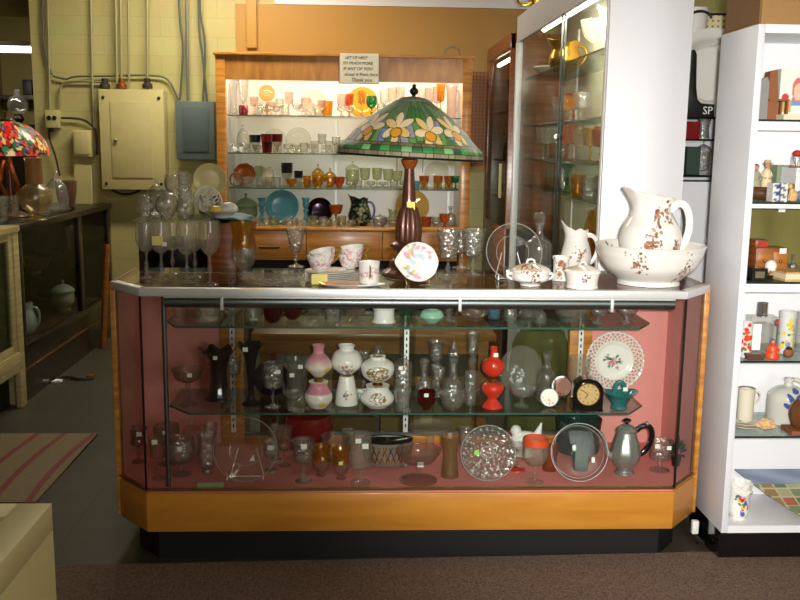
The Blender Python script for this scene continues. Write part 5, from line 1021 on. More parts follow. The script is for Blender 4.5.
low(k_goblet, 'large clear engraved goblet with two price stickers in the middle of the case floor', 'goblet', 349, 372, 434, 486, ['etched'], bowl=.66, style='straight', foot=.9, tg=((-.2, .93, .016, PR), (.4, .82, .018, PR)), knop=1)
def ovalpan(w, h):
    D = Matrix.Diagonal((1, .62, 1, 1)); R = w/2
    b = MB().lathe(shell(curve([(R*.7, 0), (R*.84, .004), (R*.95, h*.6), (R, h*.66)], 3), .004, .008), 44).xf(D); br = MB()
    for s in (-1, 1):
        for i in range(26): a0 = 2*PI*i/26; br.tube([(R*(.86+.1*t)*1.03*cos(a0+s*t*.3), R*(.86+.1*t)*1.03*sin(a0+s*t*.3)*.62, h*.08+h*.5*t) for t in (0, .25, .5, .75, 1)], .0022, 4)
    l = MB().lathe([(0, h*.5), (R*.9, h*.58), (R*1.0, h*.68), (R*1.0, h*.74), (R*.86, h*.66), (0, h*.58)], 44).xf(D)
    ft = MB()
    for x, yy in ((-.7, -.5), (.7, -.5), (.7, .5), (-.7, .5)): ft.ball((x*R, yy*R*.62, .0), .009, 10)
    b.xf(tr(0, 0, .008)); br.xf(tr(0, 0, .008)); l.xf(tr(0, 0, .008) @ tr(0, 0, h*.6) @ rotx(-.12) @ tr(0, 0, -h*.6)); ft.xf(tr(0, 0, .009))
    return [('basket', b, 0), ('woven_rim', br, 1), ('liner', l, 2), ('ball_feet', ft, 0)]
low(ovalpan, 'oval black dish sitting in a woven silver metal basket on ball feet', 'dish', 362, 413, 431, 470, ['pewter', 'brass', 'black_gloss'], name='oval_basket_dish', fr=.3)
low(k_stand, 'pale glass cake stand at the back of the case floor', 'cake stand', 409, 451, 425, 456, ['etched'], name='cake_stand', fr=.2)
low(lambda w, h: k_compote(w, h, .4, style='cup', foot=.85), 'clear glass compote on a broad trumpet foot with tag, in front of the cake stand', 'compote', 396, 441, 449, 487, ['pinkish'], fr=.3, tg=((.05, .64, .018, PR, .55),))
low(lambda w, h: k_vase(w, h, 'hour', 28), 'golden iridescent glass tumbler vase right of the cake stand', 'vase', 440, 460, 436, 478, ['iris'], name='iridescent_vase', fr=.5)
y = .12; kk = mpp(y, .3)
def cutplate(R):
    T = tr(0, 0, R*.98) @ rotx(PI/2-.22); pr = [(0, .0), (R*.2, .0), (R*.24, .006), (R*.5, .006), (R*.8, .018), (R, .03), (R*.98, .034), (R*.78, .024), (R*.5, .012), (R*.2, .01), (0, .008)]
    b = MB().lathe(pr, 64, lambda a, t, r, z: (r*(1+(.03*abs(cos(a*6)) if r > R*.9 else 0)), z+(.006*cos(a*12) if R*.4 < r < R*.9 else 0))); d = MB()
    for rr, n, q in ((.36, 10, .007), (.6, 16, .0085), (.84, 24, .0085)):
        for i in range(n): d.ball((R*rr*cos(2*PI*i/n+rr), R*rr*sin(2*PI*i/n+rr), .012+.016*rr), q, 6, 0, (1.2, 1.2, .6))
    e = MB().tube([(R*.22*cos(2*PI*i/28), R*.22*sin(2*PI*i/28), .009) for i in range(28)], .0035, 6, closed=True).tube([(R*.99*cos(2*PI*i/48), R*.99*sin(2*PI*i/48), .032) for i in range(48)], .0022, 5, closed=True)
    for q in (b, d, e): q.xf(T)
    m_ = min(v[2] for v in b.v)
    for q in (b, d, e): q.xf(tr(0, 0, -m_+.003))
    return [('plate', b, 0), ('cut_pattern', d, 1), ('rings', e, 2)]
t = place(cutplate(55*kk/2), 'cut_glass_plate', 'sparkling cut glass plate with green dot sticker standing at the front of the case floor', 'plate', (xat(487, y, .36), y, ZB), ['cut', 'cut_big', 'rim_highlight'])
ob('dot_sticker', MB().lathe([(0, 0), (.009, 0), (.009, .001), (0, .001)], 16, T=rotx(PI/2-.22)), 'price_green', t, (-.04, -.032, .1))
# porcelain bird on an orange footed glass
def bird(w, h):
    b = MB().ball((0, 0, h*.42), h*.3, 16, 0, (1.5, .8, .95)).ball((-w*.3, 0, h*.72), h*.16, 12).tube([(-w*.18, 0, h*.5), (-w*.27, 0, h*.62), (-w*.3, 0, h*.72)], [h*.2, h*.16, h*.13], 10).tube([(w*.2, 0, h*.45), (w*.4, 0, h*.62), (w*.5, 0, h*.95)], [h*.16, h*.12, h*.02], 8)
    b.lathe([(0, 0), (w*.28, 0), (w*.26, h*.06), (w*.12, h*.18), (0, h*.2)], 16)
    for s in (-1, 1): b.ball((.0, s*h*.2, h*.5), h*.2, 10, 0, (1.5, .35, .8))
    return [('body', b, 0), ('beak', MB().tube([(-w*.42, 0, h*.71), (-w*.52, 0, h*.68)], [h*.045, .0005], 6), 1)]
low(bird, 'white porcelain bird figurine behind the cut glass plate', 'figurine', 509, 541, 421, 457, ['milk', 'orange_red'], name='porcelain_bird', fr=.2)
low(k_goblet, 'frosted goblet with orange rim right of the cut glass plate', 'goblet', 522, 548, 437, 486, ['etched', 'orange'], bowl=.62, style='round', two=None) if 0 else None
def k_rimgoblet(w, h):
    p = k_goblet(w, h, .62, 'round', .7, 32); R = w/2; z1 = h; return p+[('orange_rim', MB().lathe([(R*1.0, h*.86), (R*.975, h*.94), (R*.955, h+.001), (R*.93, h+.0005), (R*.94, h*.94), (R*.96, h*.86)], 32, closed=True), 1)]
low(k_rimgoblet, 'frosted goblet with orange rim right of the cut glass plate', 'goblet', 522, 548, 438, 486, ['etched', 'orange_red'], name='orange_rimmed_goblet')
low(k_goblet, 'clear narrow glass with red foot between the cut plate and the orange rimmed goblet', 'goblet', 508, 526, 444, 481, ['clear', 'red_glaze'], name='red_footed_glass', bowl=.6) if 0 else low(lambda w, h: [('foot', MB().lathe([(0, 0), (w*.5, 0), (w*.48, .004), (w*.1, .008)], 24), 1)]+k_goblet(w, h, .62)[1:], 'clear narrow glass with red foot between the cut plate and the orange rimmed goblet', 'goblet', 508, 526, 444, 481, ['clear', 'red_glaze'], name='red_footed_glass')
low(lambda w, h: k_tumbler(w, h, waist=.12), 'orange red glass tumbler beside the round glass plate', 'tumbler', 541, 559, 446, 482, ['orange'], name='red_tumbler')
y = .12; kk = mpp(y, .3)
t = place(k_plate(58*kk, 0, 15, 60, .022, .9, rim=1), 'glass_plate', 'round clear glass plate with brightened rim in front of the dark teal dish', 'plate', (xat(578, y, .36), y, ZB), ['plate_glass'])
for x, z in ((-.02, .115), (.045, .075)): ob('price_tag', MB().box(-.006, .006, -.001, 0, -.009, .009), 'price', t, (x, -.0+z*.25-.055, z), (-.26, 0, .2))
low(lambda w, h: k_bowl(w, h, style='straight'), 'dark teal glass dish behind the round clear plate', 'dish', 555, 601, 418, 456, ['dk_green'], name='teal_dish', fr=.12) 
low(lambda w, h: k_tumbler(w, h), 'small green glass seen through the round clear plate', 'glass', 572, 590, 451, 474, ['green'], name='green_glass')
# pewter coffee pot
def pot(w, h):
    R = w*.31; cx = -.04*w; P = [(.62, 0), (.66, .02), (.5, .06), (.55, .1), (.9, .24), (1, .36), (.9, .5), (.68, .68), (.6, .76), (.62, .79)]
    b = MB().lathe(curve([(R*r, h*z) for r, z in P], 4)+[(0, h*.79)], 48, rib(10, -.05, h*.1, h*.66)); l = MB().lathe(curve([(R*.66, h*.785), (R*.66, h*.8), (R*.4, h*.86), (R*.16, h*.89)], 3)+[(0, h*.89)], 32); f = MB().lathe(curve([(R*.12, h*.88), (R*.1, h*.92), (R*.28, h*.955), (R*.2, h*.985), (0, h)], 3), 16)
    sp = MB().tube([(-R*.85, 0, h*.3), (-R*1.25, 0, h*.4), (-R*1.4, 0, h*.56), (-R*1.62, 0, h*.72), (-R*1.75, 0, h*.75)], [R*.24, R*.2, R*.14, R*.1, R*.11], 12)
    P = [(R*.6, 0, h*.77), (R*1.0, 0, h*.86), (R*1.5, 0, h*.86), (R*1.72, 0, h*.72), (R*1.6, 0, h*.52), (R*1.2, 0, h*.38), (R*.9, 0, h*.34)]; Q = [Vector(p) for p in P]
    for _ in range(2):
        q = [Q[0]]
        for a, b2 in zip(Q, Q[1:]): q += [a.lerp(b2, .25), a.lerp(b2, .75)]
        Q = q+[Q[-1]]
    hd = MB().tube(Q, .0072, 10, flat=1.4); cap = MB().ball((R*1.32, 0, h*.9), .008, 10)
    ps = [('body', b, 0), ('lid', l, 0), ('finial', f, 1), ('spout', sp, 0), ('handle', hd, 1), ('thumb_knob', cap, 0)]
    for q in ps: q[1].xf(tr(cx, 0, 0))
    return ps
low(pot, 'tall pewter coffee pot with black handle at the right of the case floor', 'coffee pot', 602, 652, 418, 485, ['pewter', 'black_gloss'], name='coffee_pot', fr=.2)
low(k_goblet, 'clear goblet with sticker right of the pewter coffee pot', 'goblet', 648, 672, 440, 483, ['cut'], bowl=.6, style='straight', foot=.85, tg=((-.55, .9, .016, PR), (.4, .85, .014, PR)))
def holly(w, h):
    b = MB(); r = random.Random(2)
    for i in range(46):
        a = r.uniform(0, 2*PI); e = r.uniform(.1, 1.2); R = w*.4*r.uniform(.5, 1); c = Vector((R*cos(a)*cos(e), R*sin(a)*cos(e)*.7, h*.3+h*.6*sin(e)*r.uniform(.5, 1))); T = tr(*c) @ rotz(a) @ roty(-e) @ rotx(r.uniform(-1, 1))
        b.add([T @ Vector(v) for v in ((0, 0, 0), (.016, .009, .002), (.034, 0, -.003), (.016, -.009, .002), (.016, 0, -.003))], [(0, 1, 2, 3), (0, 4, 1), (1, 4, 2), (2, 4, 3), (3, 4, 0)])
    return [('foliage', b, 0), ('pot', MB().lathe([(0, 0), (w*.22, 0), (w*.3, h*.35), (w*.27, h*.35), (0, h*.33)], 18), 1)]
put(holly, 'dark green artificial sprig pot at the right end of the case floor', 'plant', 668, 685, 440, ZB, .235, ['dk_leaf', 'black'], name='artificial_sprig')
# more of the closely packed clear glass
for fn, l, c, x0, x1, tp, y, m, nm, kw in (
    (k_compote, 'low clear cut dish in front of the glass pitcher on the middle case shelf', 'dish', 283, 304, 392, .18, 'cut', 'cut_dish', {}),
    (k_goblet, 'clear goblet at the back of the middle case shelf behind the white oil lamps', 'goblet', 356, 371, 352, .4, 'cut', 'goblet', {}),
    (k_goblet, 'clear cut goblet between the ruby bowl and the pointed decanter', 'goblet', 432, 446, 368, .24, 'cut', 'goblet', {}),
    (k_tumbler, 'short clear cut tumbler just right of the pointed decanter', 'tumbler', 464, 478, 372, .3, 'cut_big', 'tumbler', {}),
    (k_goblet, 'clear goblet at the back left of the middle case shelf beside the black ruffled vase', 'goblet', 226, 242, 356, .38, 'cut', 'goblet', {}),
    (k_compote, 'low clear footed dish between the oval plate and the round trinket boxes', 'dish', 526, 545, 392, .2, 'cut', 'footed_dish', {})):
    s2(fn, l, c, x0, x1, tp, y, [m], name=nm, **kw)
for l, c, x0, x1, tp, bs in (('clear goblet at the back of the case floor left of the ruby bowl', 'goblet', 268, 284, 426, 462), ('clear stemmed glass on the case floor behind the engraved goblet', 'goblet', 342, 356, 430, 462), ('narrow clear goblet right of the iridescent vase at the back of the case floor', 'goblet', 458, 472, 428, 462), ('clear goblet behind the wide rose bowl goblet on the case floor', 'goblet', 204, 218, 424, 460)):
    low(k_goblet, l, c, x0, x1, tp, bs, ['cut'], name='goblet', bowl=.58)
# ---------------------------------------------------------------- wares in the oak wall cabinet
def wr(row, y0=3.5):
    def g(fn, label, cat, x0, x1, tp, mats, y=None, **kw): return put(fn, label, cat, x0, x1, tp, WSH[row], y or y0, mats, rng=(WY0+.055 if row < 3 else WY0+.01, WY1-.035), **kw)
    return g
fl_ = dict(flat=True)
w1, w2, w3, w4 = wr(0), wr(1), wr(2), wr(3)
# top shelf
w1(k_vase, 'tall narrow clear vase at the left end of the top shelf in the oak cabinet', 'vase', 229, 238, 84, ['clear'], style='hour', name='tall_vase')
def k_redbase(w, h): return [('clear_chimney', MB().lathe(shell([(w*.3, h*.28), (w*.36, h*.5), (w*.48, h)], .002), 20), 0), ('red_base', MB().lathe(curve([(0, 0), (w*.4, 0), (w*.4, h*.27), (w*.3, h*.29)], 2)+[(0, h*.29)], 20), 1)]
w1(k_redbase, 'clear tall chimney glass on a dark red base on the top oak cabinet shelf', 'lamp', 238, 249, 80, ['clear', 'ruby_solid'], name='candle_lamp')
w1(k_plate, 'round amber plate standing on the top shelf of the oak cabinet', 'plate', 259, 275, 85, ['carnival_orange'], y=3.68, name='amber_plate', h=.1) if 0 else w1(lambda w, h: [('stem', MB().lathe([(0, 0), (w*.3, 0), (w*.08, .01), (w*.08, h*.4)], 16), 0), ('globe', MB().ball((0, 0, h-w*.5), w*.5, 20), 0)], 'round orange amber globe on a short foot on the top oak cabinet shelf', 'globe', 259, 275, 85, ['amber_lt'], y=3.64, name='amber_globe')
gl = 'clear pressed glass in the crowded top row of the oak cabinet'
for i, (x, wd, tp, kk_) in enumerate(((254, 9, 97, 0), (262, 10, 103, 1), (271, 10, 102, 1), (280, 9, 99, 0), (289, 9, 92, 0), (297, 10, 100, 1), (306, 10, 98, 1), (315, 9, 101, 0), (322, 8, 100, 1))):
    w1((k_goblet if kk_ == 0 else lambda w, h: k_compote(w, h, .6, style='round', foot=.7)), gl, 'glass', x-wd/2, x+wd/2, tp, ['cut' if i % 2 else 'pinkish'], y=3.42+.09*(i % 2), name='pressed_goblet' if kk_ == 0 else 'pressed_sherbet', group='clear glasses on the top oak shelf', flat=True)
w1(k_plate, 'clear glass plate at the back of the top oak cabinet shelf', 'plate', 300, 328, 90, ['etched'], y=3.74, name='glass_plate')
w1(k_tumbler, 'amber tumbler just left of the sign on the top oak cabinet shelf', 'tumbler', 321, 333, 101, ['amber'], y=3.4, name='amber_tumbler')
w1(k_goblet, 'peach pink goblet below the handwritten sign in the oak cabinet', 'goblet', 336, 347, 94, ['pinkish'], name='peach_goblet', flat=True)
w1(k_goblet, 'orange red glass goblet before the yellow plate in the oak cabinet', 'goblet', 344, 354, 94, ['orange'], y=3.58, name='orange_goblet', flat=True)
w1(lambda w, h: k_plate(w, h, 10, 36), 'round yellow amber plate standing behind the green goblet in the oak cabinet', 'plate', 347, 378, 86, ['yellow'], y=3.72, name='yellow_plate')
w1(k_goblet, 'pale yellow glass goblet in front of the yellow plate', 'goblet', 357, 366, 91, ['amber_lt'], y=3.42, name='yellow_goblet', flat=True)
w1(lambda w, h: k_goblet(w, h, .58, 'round'), 'green glass goblet with turquoise stem on the top oak cabinet shelf', 'goblet', 366, 377, 96, ['green'], name='green_goblet')
g2 = 'clear stemmed glass behind the lamp shade on the top oak cabinet shelf'
for i, (x, tp) in enumerate(((384, 90), (392, 88), (400, 87), (421, 89), (429, 88), (437, 87))): w1(k_goblet, g2, 'glass', x-5, x+5, tp, ['pinkish' if i % 3 else 'clear'], y=3.45+.1*(i % 2), name='stemmed_glass', group='stemmed glasses behind the lamp shade', flat=True)
w1(k_goblet, 'amber topped goblet near the right end of the top oak cabinet shelf', 'goblet', 436, 445, 84, ['amber'], name='amber_goblet', flat=True)
w1(lambda w, h: k_pitcher(w, h, 'tank', .3, .08), 'amber and clear glass mug pitcher at the right end of the top oak cabinet shelf', 'pitcher', 446, 458, 83, ['pinkish'], y=3.5, name='glass_pitcher', flat=True)
# second shelf
w2(k_dome, 'clear domed cheese dish at the left end of the second oak cabinet shelf', 'cheese dish', 235, 251, 124, ['cut'], y=3.6, name='cheese_dome')
for x, l, d in ((234, 'small white dog figurine at left with a blue base, second oak cabinet shelf', 1), (241.5, 'small white and black dog figurine next to the dark tumbler, second oak cabinet shelf', -1)):
    w2(lambda w, h: k_dog(w, h, (0, 1), d), l, 'figurine', x-4.5, x+4.5, 143, ['milk', 'black'], y=3.38, name='dog_figurine', flat=True)
w2(lambda w, h: k_tumbler(w, h), 'clear tumbler with dark blue band on the second oak cabinet shelf', 'tumbler', 249, 261, 135, ['navy_gloss'], name='banded_tumbler') if 0 else None
def k_band(w, h): return [('glass', MB().lathe(shell([(w*.38, 0), (w*.45, h*.6)], .002, .004), 18), 0), ('band', MB().lathe(shell([(w*.46, h*.58), (w*.5, h)], .003), 18), 1)]
w2(k_band, 'clear tumbler with dark navy rim band on the second oak cabinet shelf', 'tumbler', 249, 261, 135, ['clear', 'navy_gloss'], y=3.44, name='banded_tumbler')
w2(k_band, 'ruby red tumbler next to the navy rimmed one, second oak cabinet shelf', 'tumbler', 261, 273, 134, ['ruby', 'ruby_solid'], y=3.42, name='banded_tumbler')
w2(k_band, 'clear tumbler with dark red rim band right of the ruby tumbler', 'tumbler', 271.5, 283, 134, ['pinkish', 'ruby_solid'], y=3.48, name='banded_tumbler')
w2(lambda w, h: k_plate(w, h, 10, 36, ring=.7, ribs=0), 'pale amber rimmed plate behind the red tumblers, second oak cabinet shelf', 'plate', 263, 287, 130, ['etched'], y=3.72, name='glass_plate')
w2(lambda w, h: k_plate(w, h, 10, 36, ring=.7, rim=1), 'pale oval plate with amber edge right of the red tumblers, second oak cabinet shelf', 'plate', 286, 311, 129, ['etched'], y=3.66, name='glass_plate')
for i, (x, tp, kd) in enumerate(((315, 141, 0), (322, 134, 1), (329, 141, 0), (336, 137, 1), (343, 140, 0), (350, 139, 1))):
    w2(k_goblet if kd else k_tumbler, 'clear glass in the short row left of the lamp on the second oak cabinet shelf', 'glass', x-4.5, x+4.5, tp, ['cut' if i % 2 else 'etched'], y=3.42+.08*(i % 2), name='pressed_goblet' if kd else 'pressed_tumbler', group='clear glasses on the second oak shelf', flat=True)
for i, x in enumerate((440, 448, 454.5)): w2(k_goblet, 'clear glass right of the lamp shade edge on the second oak cabinet shelf', 'glass', x-4, x+4, 139, ['etched'], y=3.45, name='pressed_goblet', group='clear glasses right of the shade on the second oak shelf', flat=True)
# third shelf
w3(lambda w, h: k_plate(w, h, 10, 28, ring=.8)+[('rim_ring', MB().tube([(w*.49*cos(2*PI*i/24), -.012-.03*h*0, h*.5+w*.49*sin(2*PI*i/24)) for i in range(24)], .005, 6, closed=True), 1)], 'small round plate with dark rim at the left end of the third oak cabinet shelf', 'plate', 230, 243, 172, ['etched', 'walnut'], y=3.42, name='rimmed_plate')
w3(lambda w, h: k_plate(w, h, 10, 36, wav=9), 'scalloped orange red carnival plate standing on the third oak cabinet shelf', 'plate', 234, 256, 160, ['carnival_orange'], y=3.68, name='carnival_plate')
w3(lambda w, h: k_pitcher(w, h, 'cream', .3, .1), 'cream coloured pitcher with yellow flowers, third oak cabinet shelf', 'pitcher', 261, 274, 165, ['ivory'], y=3.5, name='cream_pitcher')
w3(k_goblet, 'pale green glass goblet at left of the cream pitcher, third oak cabinet shelf', 'goblet', 255, 263, 166, ['pale_green'], y=3.6, name='green_goblet', flat=True)
for i, x in enumerate((247, 254, 269, 277)): w3(k_tumbler, 'small clear cut glass in front of the cream pitcher, third oak cabinet shelf', 'glass', x-4, x+4, 177, ['cut'], y=3.38, name='small_tumbler', group='small cut glasses before the cream pitcher', flat=True)
w3(lambda w, h: k_pitcher(w, h, 'tank', .15, .05)+[('dark_band', MB().lathe([(w*.43, h*.42), (w*.435, h*.68), (w*.42, h*.68), (w*.42, h*.42)], 20, closed=True), 1)], 'clear stein with dark band on the third oak cabinet shelf', 'stein', 280, 296, 162, ['etched', 'navy_gloss'], y=3.55, name='glass_stein', hw=None) if 0 else w3(k_band, 'clear stein with wide dark band on the third oak cabinet shelf', 'stein', 281, 293, 163, ['etched', 'navy_gloss'], y=3.55, name='glass_stein')
w3(k_band, 'small dark banded glass right of the taller stein, third oak cabinet shelf', 'glass', 294, 303, 171, ['etched', 'navy_gloss'], y=3.42, name='banded_glass')
w3(k_bowl, 'small gold amber bowl in front of the stein, third oak cabinet shelf', 'bowl', 286, 297, 179, ['amber'], y=3.36, name='amber_bowl')
w3(k_tumbler, 'amber cut tumbler left of the amber candy jars', 'tumbler', 303, 311, 176, ['amber'], y=3.42, name='amber_tumbler', flat=True)
for x, l in ((318, 'amber covered candy jar, taller one on the third oak cabinet shelf'), (330, 'amber covered candy jar nearest the shelf standard, third oak cabinet shelf')): w3(lambda w, h: k_lidded(w, h, .5, 24, .5, 'round', .12), l, 'candy jar', x-6.5, x+6.5, 164 if x < 320 else 168, ['amber', 'amber_lt'], y=3.48, name='covered_candy_jar')
w3(k_bowl, 'orange red glass bowl right of the amber candy jars', 'bowl', 333, 345, 177, ['orange'], y=3.38, name='orange_bowl')
w3(lambda w, h: k_lidded(w, h, .35, 24, .5, 'round', .1), 'pale olive green covered jar on the third oak cabinet shelf left of the lamp column', 'jar', 345, 360, 161, ['pale_green'], y=3.55, name='covered_jar')
for i, (x, tp) in enumerate(((365, 168), (377, 168), (388, 169), (397, 171))): w3(lambda w, h: k_goblet(w, h, .6, 'bucket'), 'pale green tinted goblet in the row left of the lamp column, third oak cabinet shelf', 'goblet', x-5.5, x+5.5, tp, ['pale_green'], y=3.45+.07*(i % 2), name='pale_green_goblet', group='pale green goblets on the third oak shelf', flat=True)
w3(k_tumbler, 'small blue glass right of the lamp column, third oak cabinet shelf', 'glass', 411, 420, 181, ['blue_opal'], y=3.4, name='blue_glass')
w3(lambda w, h: k_plate(w, h, 8, 36), 'clear glass plate behind the amber banded tumblers, third oak cabinet shelf', 'plate', 424, 450, 167, ['etched'], y=3.74, name='glass_plate')
for x, l in ((424, 'first amber banded tumbler right of the lamp column'), (438, 'middle amber banded tumbler right of the lamp column'), (449, 'amber banded tumbler next to the small green goblet')): w3(k_band, l, 'tumbler', x-5, x+5, 176, ['amber_lt', 'carnival_orange'], y=3.45, name='amber_banded_tumbler', flat=True)
w3(k_goblet, 'small green goblet at the right end of the third oak cabinet shelf', 'goblet', 451, 460, 176, ['green'], y=3.4, name='green_goblet', flat=True)
# bottom board
w4(lambda w, h: k_lidded(w, h, .45, 28, .4, 'round', .1), 'sage green covered compote at the left end of the oak cabinet board', 'compote', 234, 258, 193, ['cloth_green'], y=3.62, name='covered_compote')
for x, l in ((262, 'blue opaque candlestick left of the blue plate'), (306, 'blue opaque candlestick right of the blue plate')): w4(k_candle, l, 'candlestick', x-5, x+5, 198, ['blue_opal'], y=3.55, name='blue_candlestick', group='pair of blue candlesticks')
w4(lambda w, h: k_plate(w, h, 8, 48, dish=.03), 'large turquoise blue plate standing in the oak cabinet between two candlesticks', 'plate', 266, 299, 194, ['blue_opal'], y=3.7, name='blue_plate')
w4(lambda w, h: k_plate(w, h, 10, 40, dish=.03), 'dark purple brown carnival plate standing right of the blue plate', 'plate', 307, 333, 205, ['carnival'], y=3.66, name='carnival_plate')
w4(lambda w, h: k_compote(w, h, .45, style='cup'), 'orange red carnival compote left of the painted pitcher', 'compote', 329, 343, 205, ['carnival_orange'], y=3.5, name='orange_compote')
for i, x in enumerate((248, 256, 266, 274, 289, 300, 313, 323, 334, 342)): w4(k_tumbler if i % 2 else k_bowl, 'small clear glass in the front row on the oak cabinet board', 'glass', x-4.5, x+4.5, 216+(i % 3), ['cut' if i % 3 else 'pale_green'], y=3.38, name='small_tumbler' if i % 2 else 'small_bowl', group='small clear glasses in front on the oak cabinet board', flat=True)
t = w4(lambda w, h: k_pitcher(w, h, 'jug', .45, .12, hmat=1), 'black pitcher painted with green flowers and a blue handle in the oak cabinet', 'pitcher', 348, 374, 195, ['china', 'enamel_blue'], y=3.5, name='painted_pitcher', paint=sprigs([(-PI/2+q*.7, .02+.03*(i % 5)) for i, q in enumerate((-1, 0, 1, -.5, .5, -1.2, 1.2, .2, -.2, .8))], hexc(22, 26, 34), [hexc(90, 120, 90), hexc(150, 140, 110), hexc(60, 100, 80)], [hexc(120, 130, 60)], .009, 9, 6, .03, .07))
w4(lambda w, h: k_lidded(w, h, .3, 22, .6), 'small dark lidded sugar pot right of the painted pitcher', 'pot', 372, 388, 214, ['pewter'], y=3.45, name='lidded_pot')
w4(lambda w, h: k_pitcher(w, h, 'cream', .4, .1), 'small pale green cream jug left of the lamp column on the oak cabinet board', 'jug', 388, 399, 208, ['pale_green'], y=3.5, name='cream_jug')
w4(lambda w, h: k_plate(w, h, 8, 48, dish=.02), 'large round golden amber plate standing behind the lamp column', 'plate', 395, 429, 200, ['amber_lt'], y=3.72, name='amber_plate')
w4(k_tumbler, 'orange red glass tumbler on the oak cabinet board right of the lamp column', 'tumbler', 421, 432, 217, ['orange'], y=3.45, name='red_tumbler')
w4(k_tumbler, 'clear small glass between the red tumbler and the brown goblet', 'glass', 432, 440, 217, ['cut'], y=3.42, name='small_tumbler')
w4(lambda w, h: k_goblet(w, h, .66, 'cup'), 'brown amber glass goblet on the oak cabinet board near its right end', 'goblet', 439, 450, 214, ['carnival_orange'], y=3.45, name='brown_goblet')
w4(k_bottle, 'clear glass bottle at the right end of the oak cabinet board', 'bottle', 445, 456, 206, ['clear', 'clear'], y=3.6, name='glass_bottle')
# more of the crowded clear glass
for row, xs_, tps, lab, grp in ((w2, (237, 246, 257, 268, 288, 296, 304, 312, 327, 338), 143, 'low clear pressed glass in the front row on the second oak cabinet shelf', 'low glasses in front on the second oak shelf'), (w3, (237, 244, 300, 313, 325, 350, 358, 371, 383, 394, 404), 180, 'low clear pressed glass in the front row on the third oak cabinet shelf', 'low glasses in front on the third oak shelf'),
                                (w1, (259, 267, 276, 285, 302, 311, 318, 341, 350, 381, 388, 396), 104, 'low clear pressed glass in the front row on the top oak cabinet shelf', 'low glasses in front on the top oak shelf'), (w4, (259, 270, 281, 294, 304, 317, 328, 352, 368, 378, 392, 436), 219, 'low clear sherbet glass at the edge of the oak cabinet board', 'low sherbet glasses on the oak cabinet board')):
    for i, x in enumerate(xs_): row((lambda w, h: k_compote(w, h, .6, style='round', foot=.7)) if i % 3 else k_tumbler, lab, 'glass', x-4.5, x+4.5, tps+(i*7 % 3), ['cut' if i % 2 else 'clear'], y=3.4+.05*(i % 3), name='low_glass', group=grp, flat=True)
# handwritten sign on the fascia
ysg = WY0-.02; a = at(339.5, 53, ysg); b = at(378.5, 83.5, ysg); sw, sh = b.x-a.x, a.z-b.z
t = thing('handwritten_sign', 'handwritten card sign on the fascia of the oak cabinet above the yellow plate', 'sign', (a.x, ysg, b.z))
ob('card', MB().box(0, sw, -.004, .002, 0, sh), 'paper', t, smooth=0); ob('dark_edge', MB().box(-.004, 0, -.005, .003, 0, sh).box(sw, sw+.004, -.005, .003, 0, sh).box(-.004, sw+.004, -.005, .003, -.004, 0), 'book_brown', t, smooth=0)
T0 = Matrix(((1, 0, 0, 0), (0, 0, -1, -.0045), (0, 1, 0, 0), (0, 0, 0, 1)))
for i, (s, x, sz) in enumerate((('LET US HELP', .42, .026), ('SO MUCH MORE', .46, .026), ('IF ANY OF YOU', .46, .027), ('shout it from here', .55, .029), ('Thank you', .56, .032))):
    ob('lettering', text_mb(s, sz, .25).xf(tr(sw*x, 0, sh*(.85-.185*i)) @ T0), 'ink', t, smooth=0)
tag(ob('wire_loop', MB().tube([(0, 0, 0), (.01, 0, .05), (.05, -.01, .07), (.1, 0, .05), (.11, 0, 0)], .004, 8), 'pewter', None, (at(444, 57, 3.4).x, 3.4, WZ+.0085)), 'bent wire loop lying on top of the oak cabinet near its right end', 'wire')
# ---------------------------------------------------------------- wares in the tall white cabinet (near bay y 0.7-1.5, far bay 1.6-2.7)
def tl(z):
    def g(fn, label, cat, px, wpx, tp, y, mats, **kw): return put(fn, label, cat, px-wpx/2, px+wpx/2, tp, z, y, mats, **kw)
    return g
TS = TSH
def xin(px, y, z):                       # keep inside the cabinet
    return xat(px, y, z)
def tput(fn, label, cat, si, y, dx, w, h, mats, name=None, flat=True, group=None, rz=0, **kw):
    nm = name or fn.__name__[2:]; dx = min(max(dx, w/2+.04), TW-.022-w/2) if fn is not k_plate and 'plate' not in nm and 'charger' not in nm else dx; return place(fn(w, h, **kw), nm, label, cat, (TX+dx, y, TS[si]+.0006), mats, rz, group, (), None, flat)
# top shelf, near bay
tput(lambda w, h: k_tumbler(w, h), 'dark red tumbler at the near end of the top shelf in the tall white cabinet', 'tumbler', 0, .74, .12, .085, .1, ['ruby_solid'], 'red_tumbler')
tput(lambda w, h: k_candle(w, h), 'tall clear cut candlestick behind the dark red tumbler, top shelf of the tall white cabinet', 'candlestick', 0, .92, .12, .09, .24, ['cut'], 'glass_candlestick')
tput(lambda w, h: k_pitcher(w, h, 'tank', .3, .1), 'white frosted pitcher with blue trim on the top shelf of the tall white cabinet', 'pitcher', 0, 1.13, .16, .15, .2, ['milk'], 'frosted_pitcher')
tput(lambda w, h: k_compote(w, h, .6), 'cream glass compote left of the frosted pitcher in the tall white cabinet', 'compote', 0, 1.36, .13, .15, .17, ['etched'], 'glass_compote')
tput(k_goblet, 'small clear goblet in front of the frosted pitcher, tall white cabinet', 'goblet', 0, 1.0, .05, .06, .1, ['cut'], 'small_goblet')
tput(lambda w, h: k_pitcher(w, h, 'cream', .3, .1), 'brass coloured jug in the far bay on the top shelf of the tall white cabinet', 'jug', 0, 2.1, .16, .2, .17, ['brass'], 'brass_jug')
tput(lambda w, h: k_saucer(w, h), 'pale wide dish in the far bay left of the brass jug, tall white cabinet', 'dish', 0, 2.4, .15, .24, .05, ['ivory'], 'wide_dish')
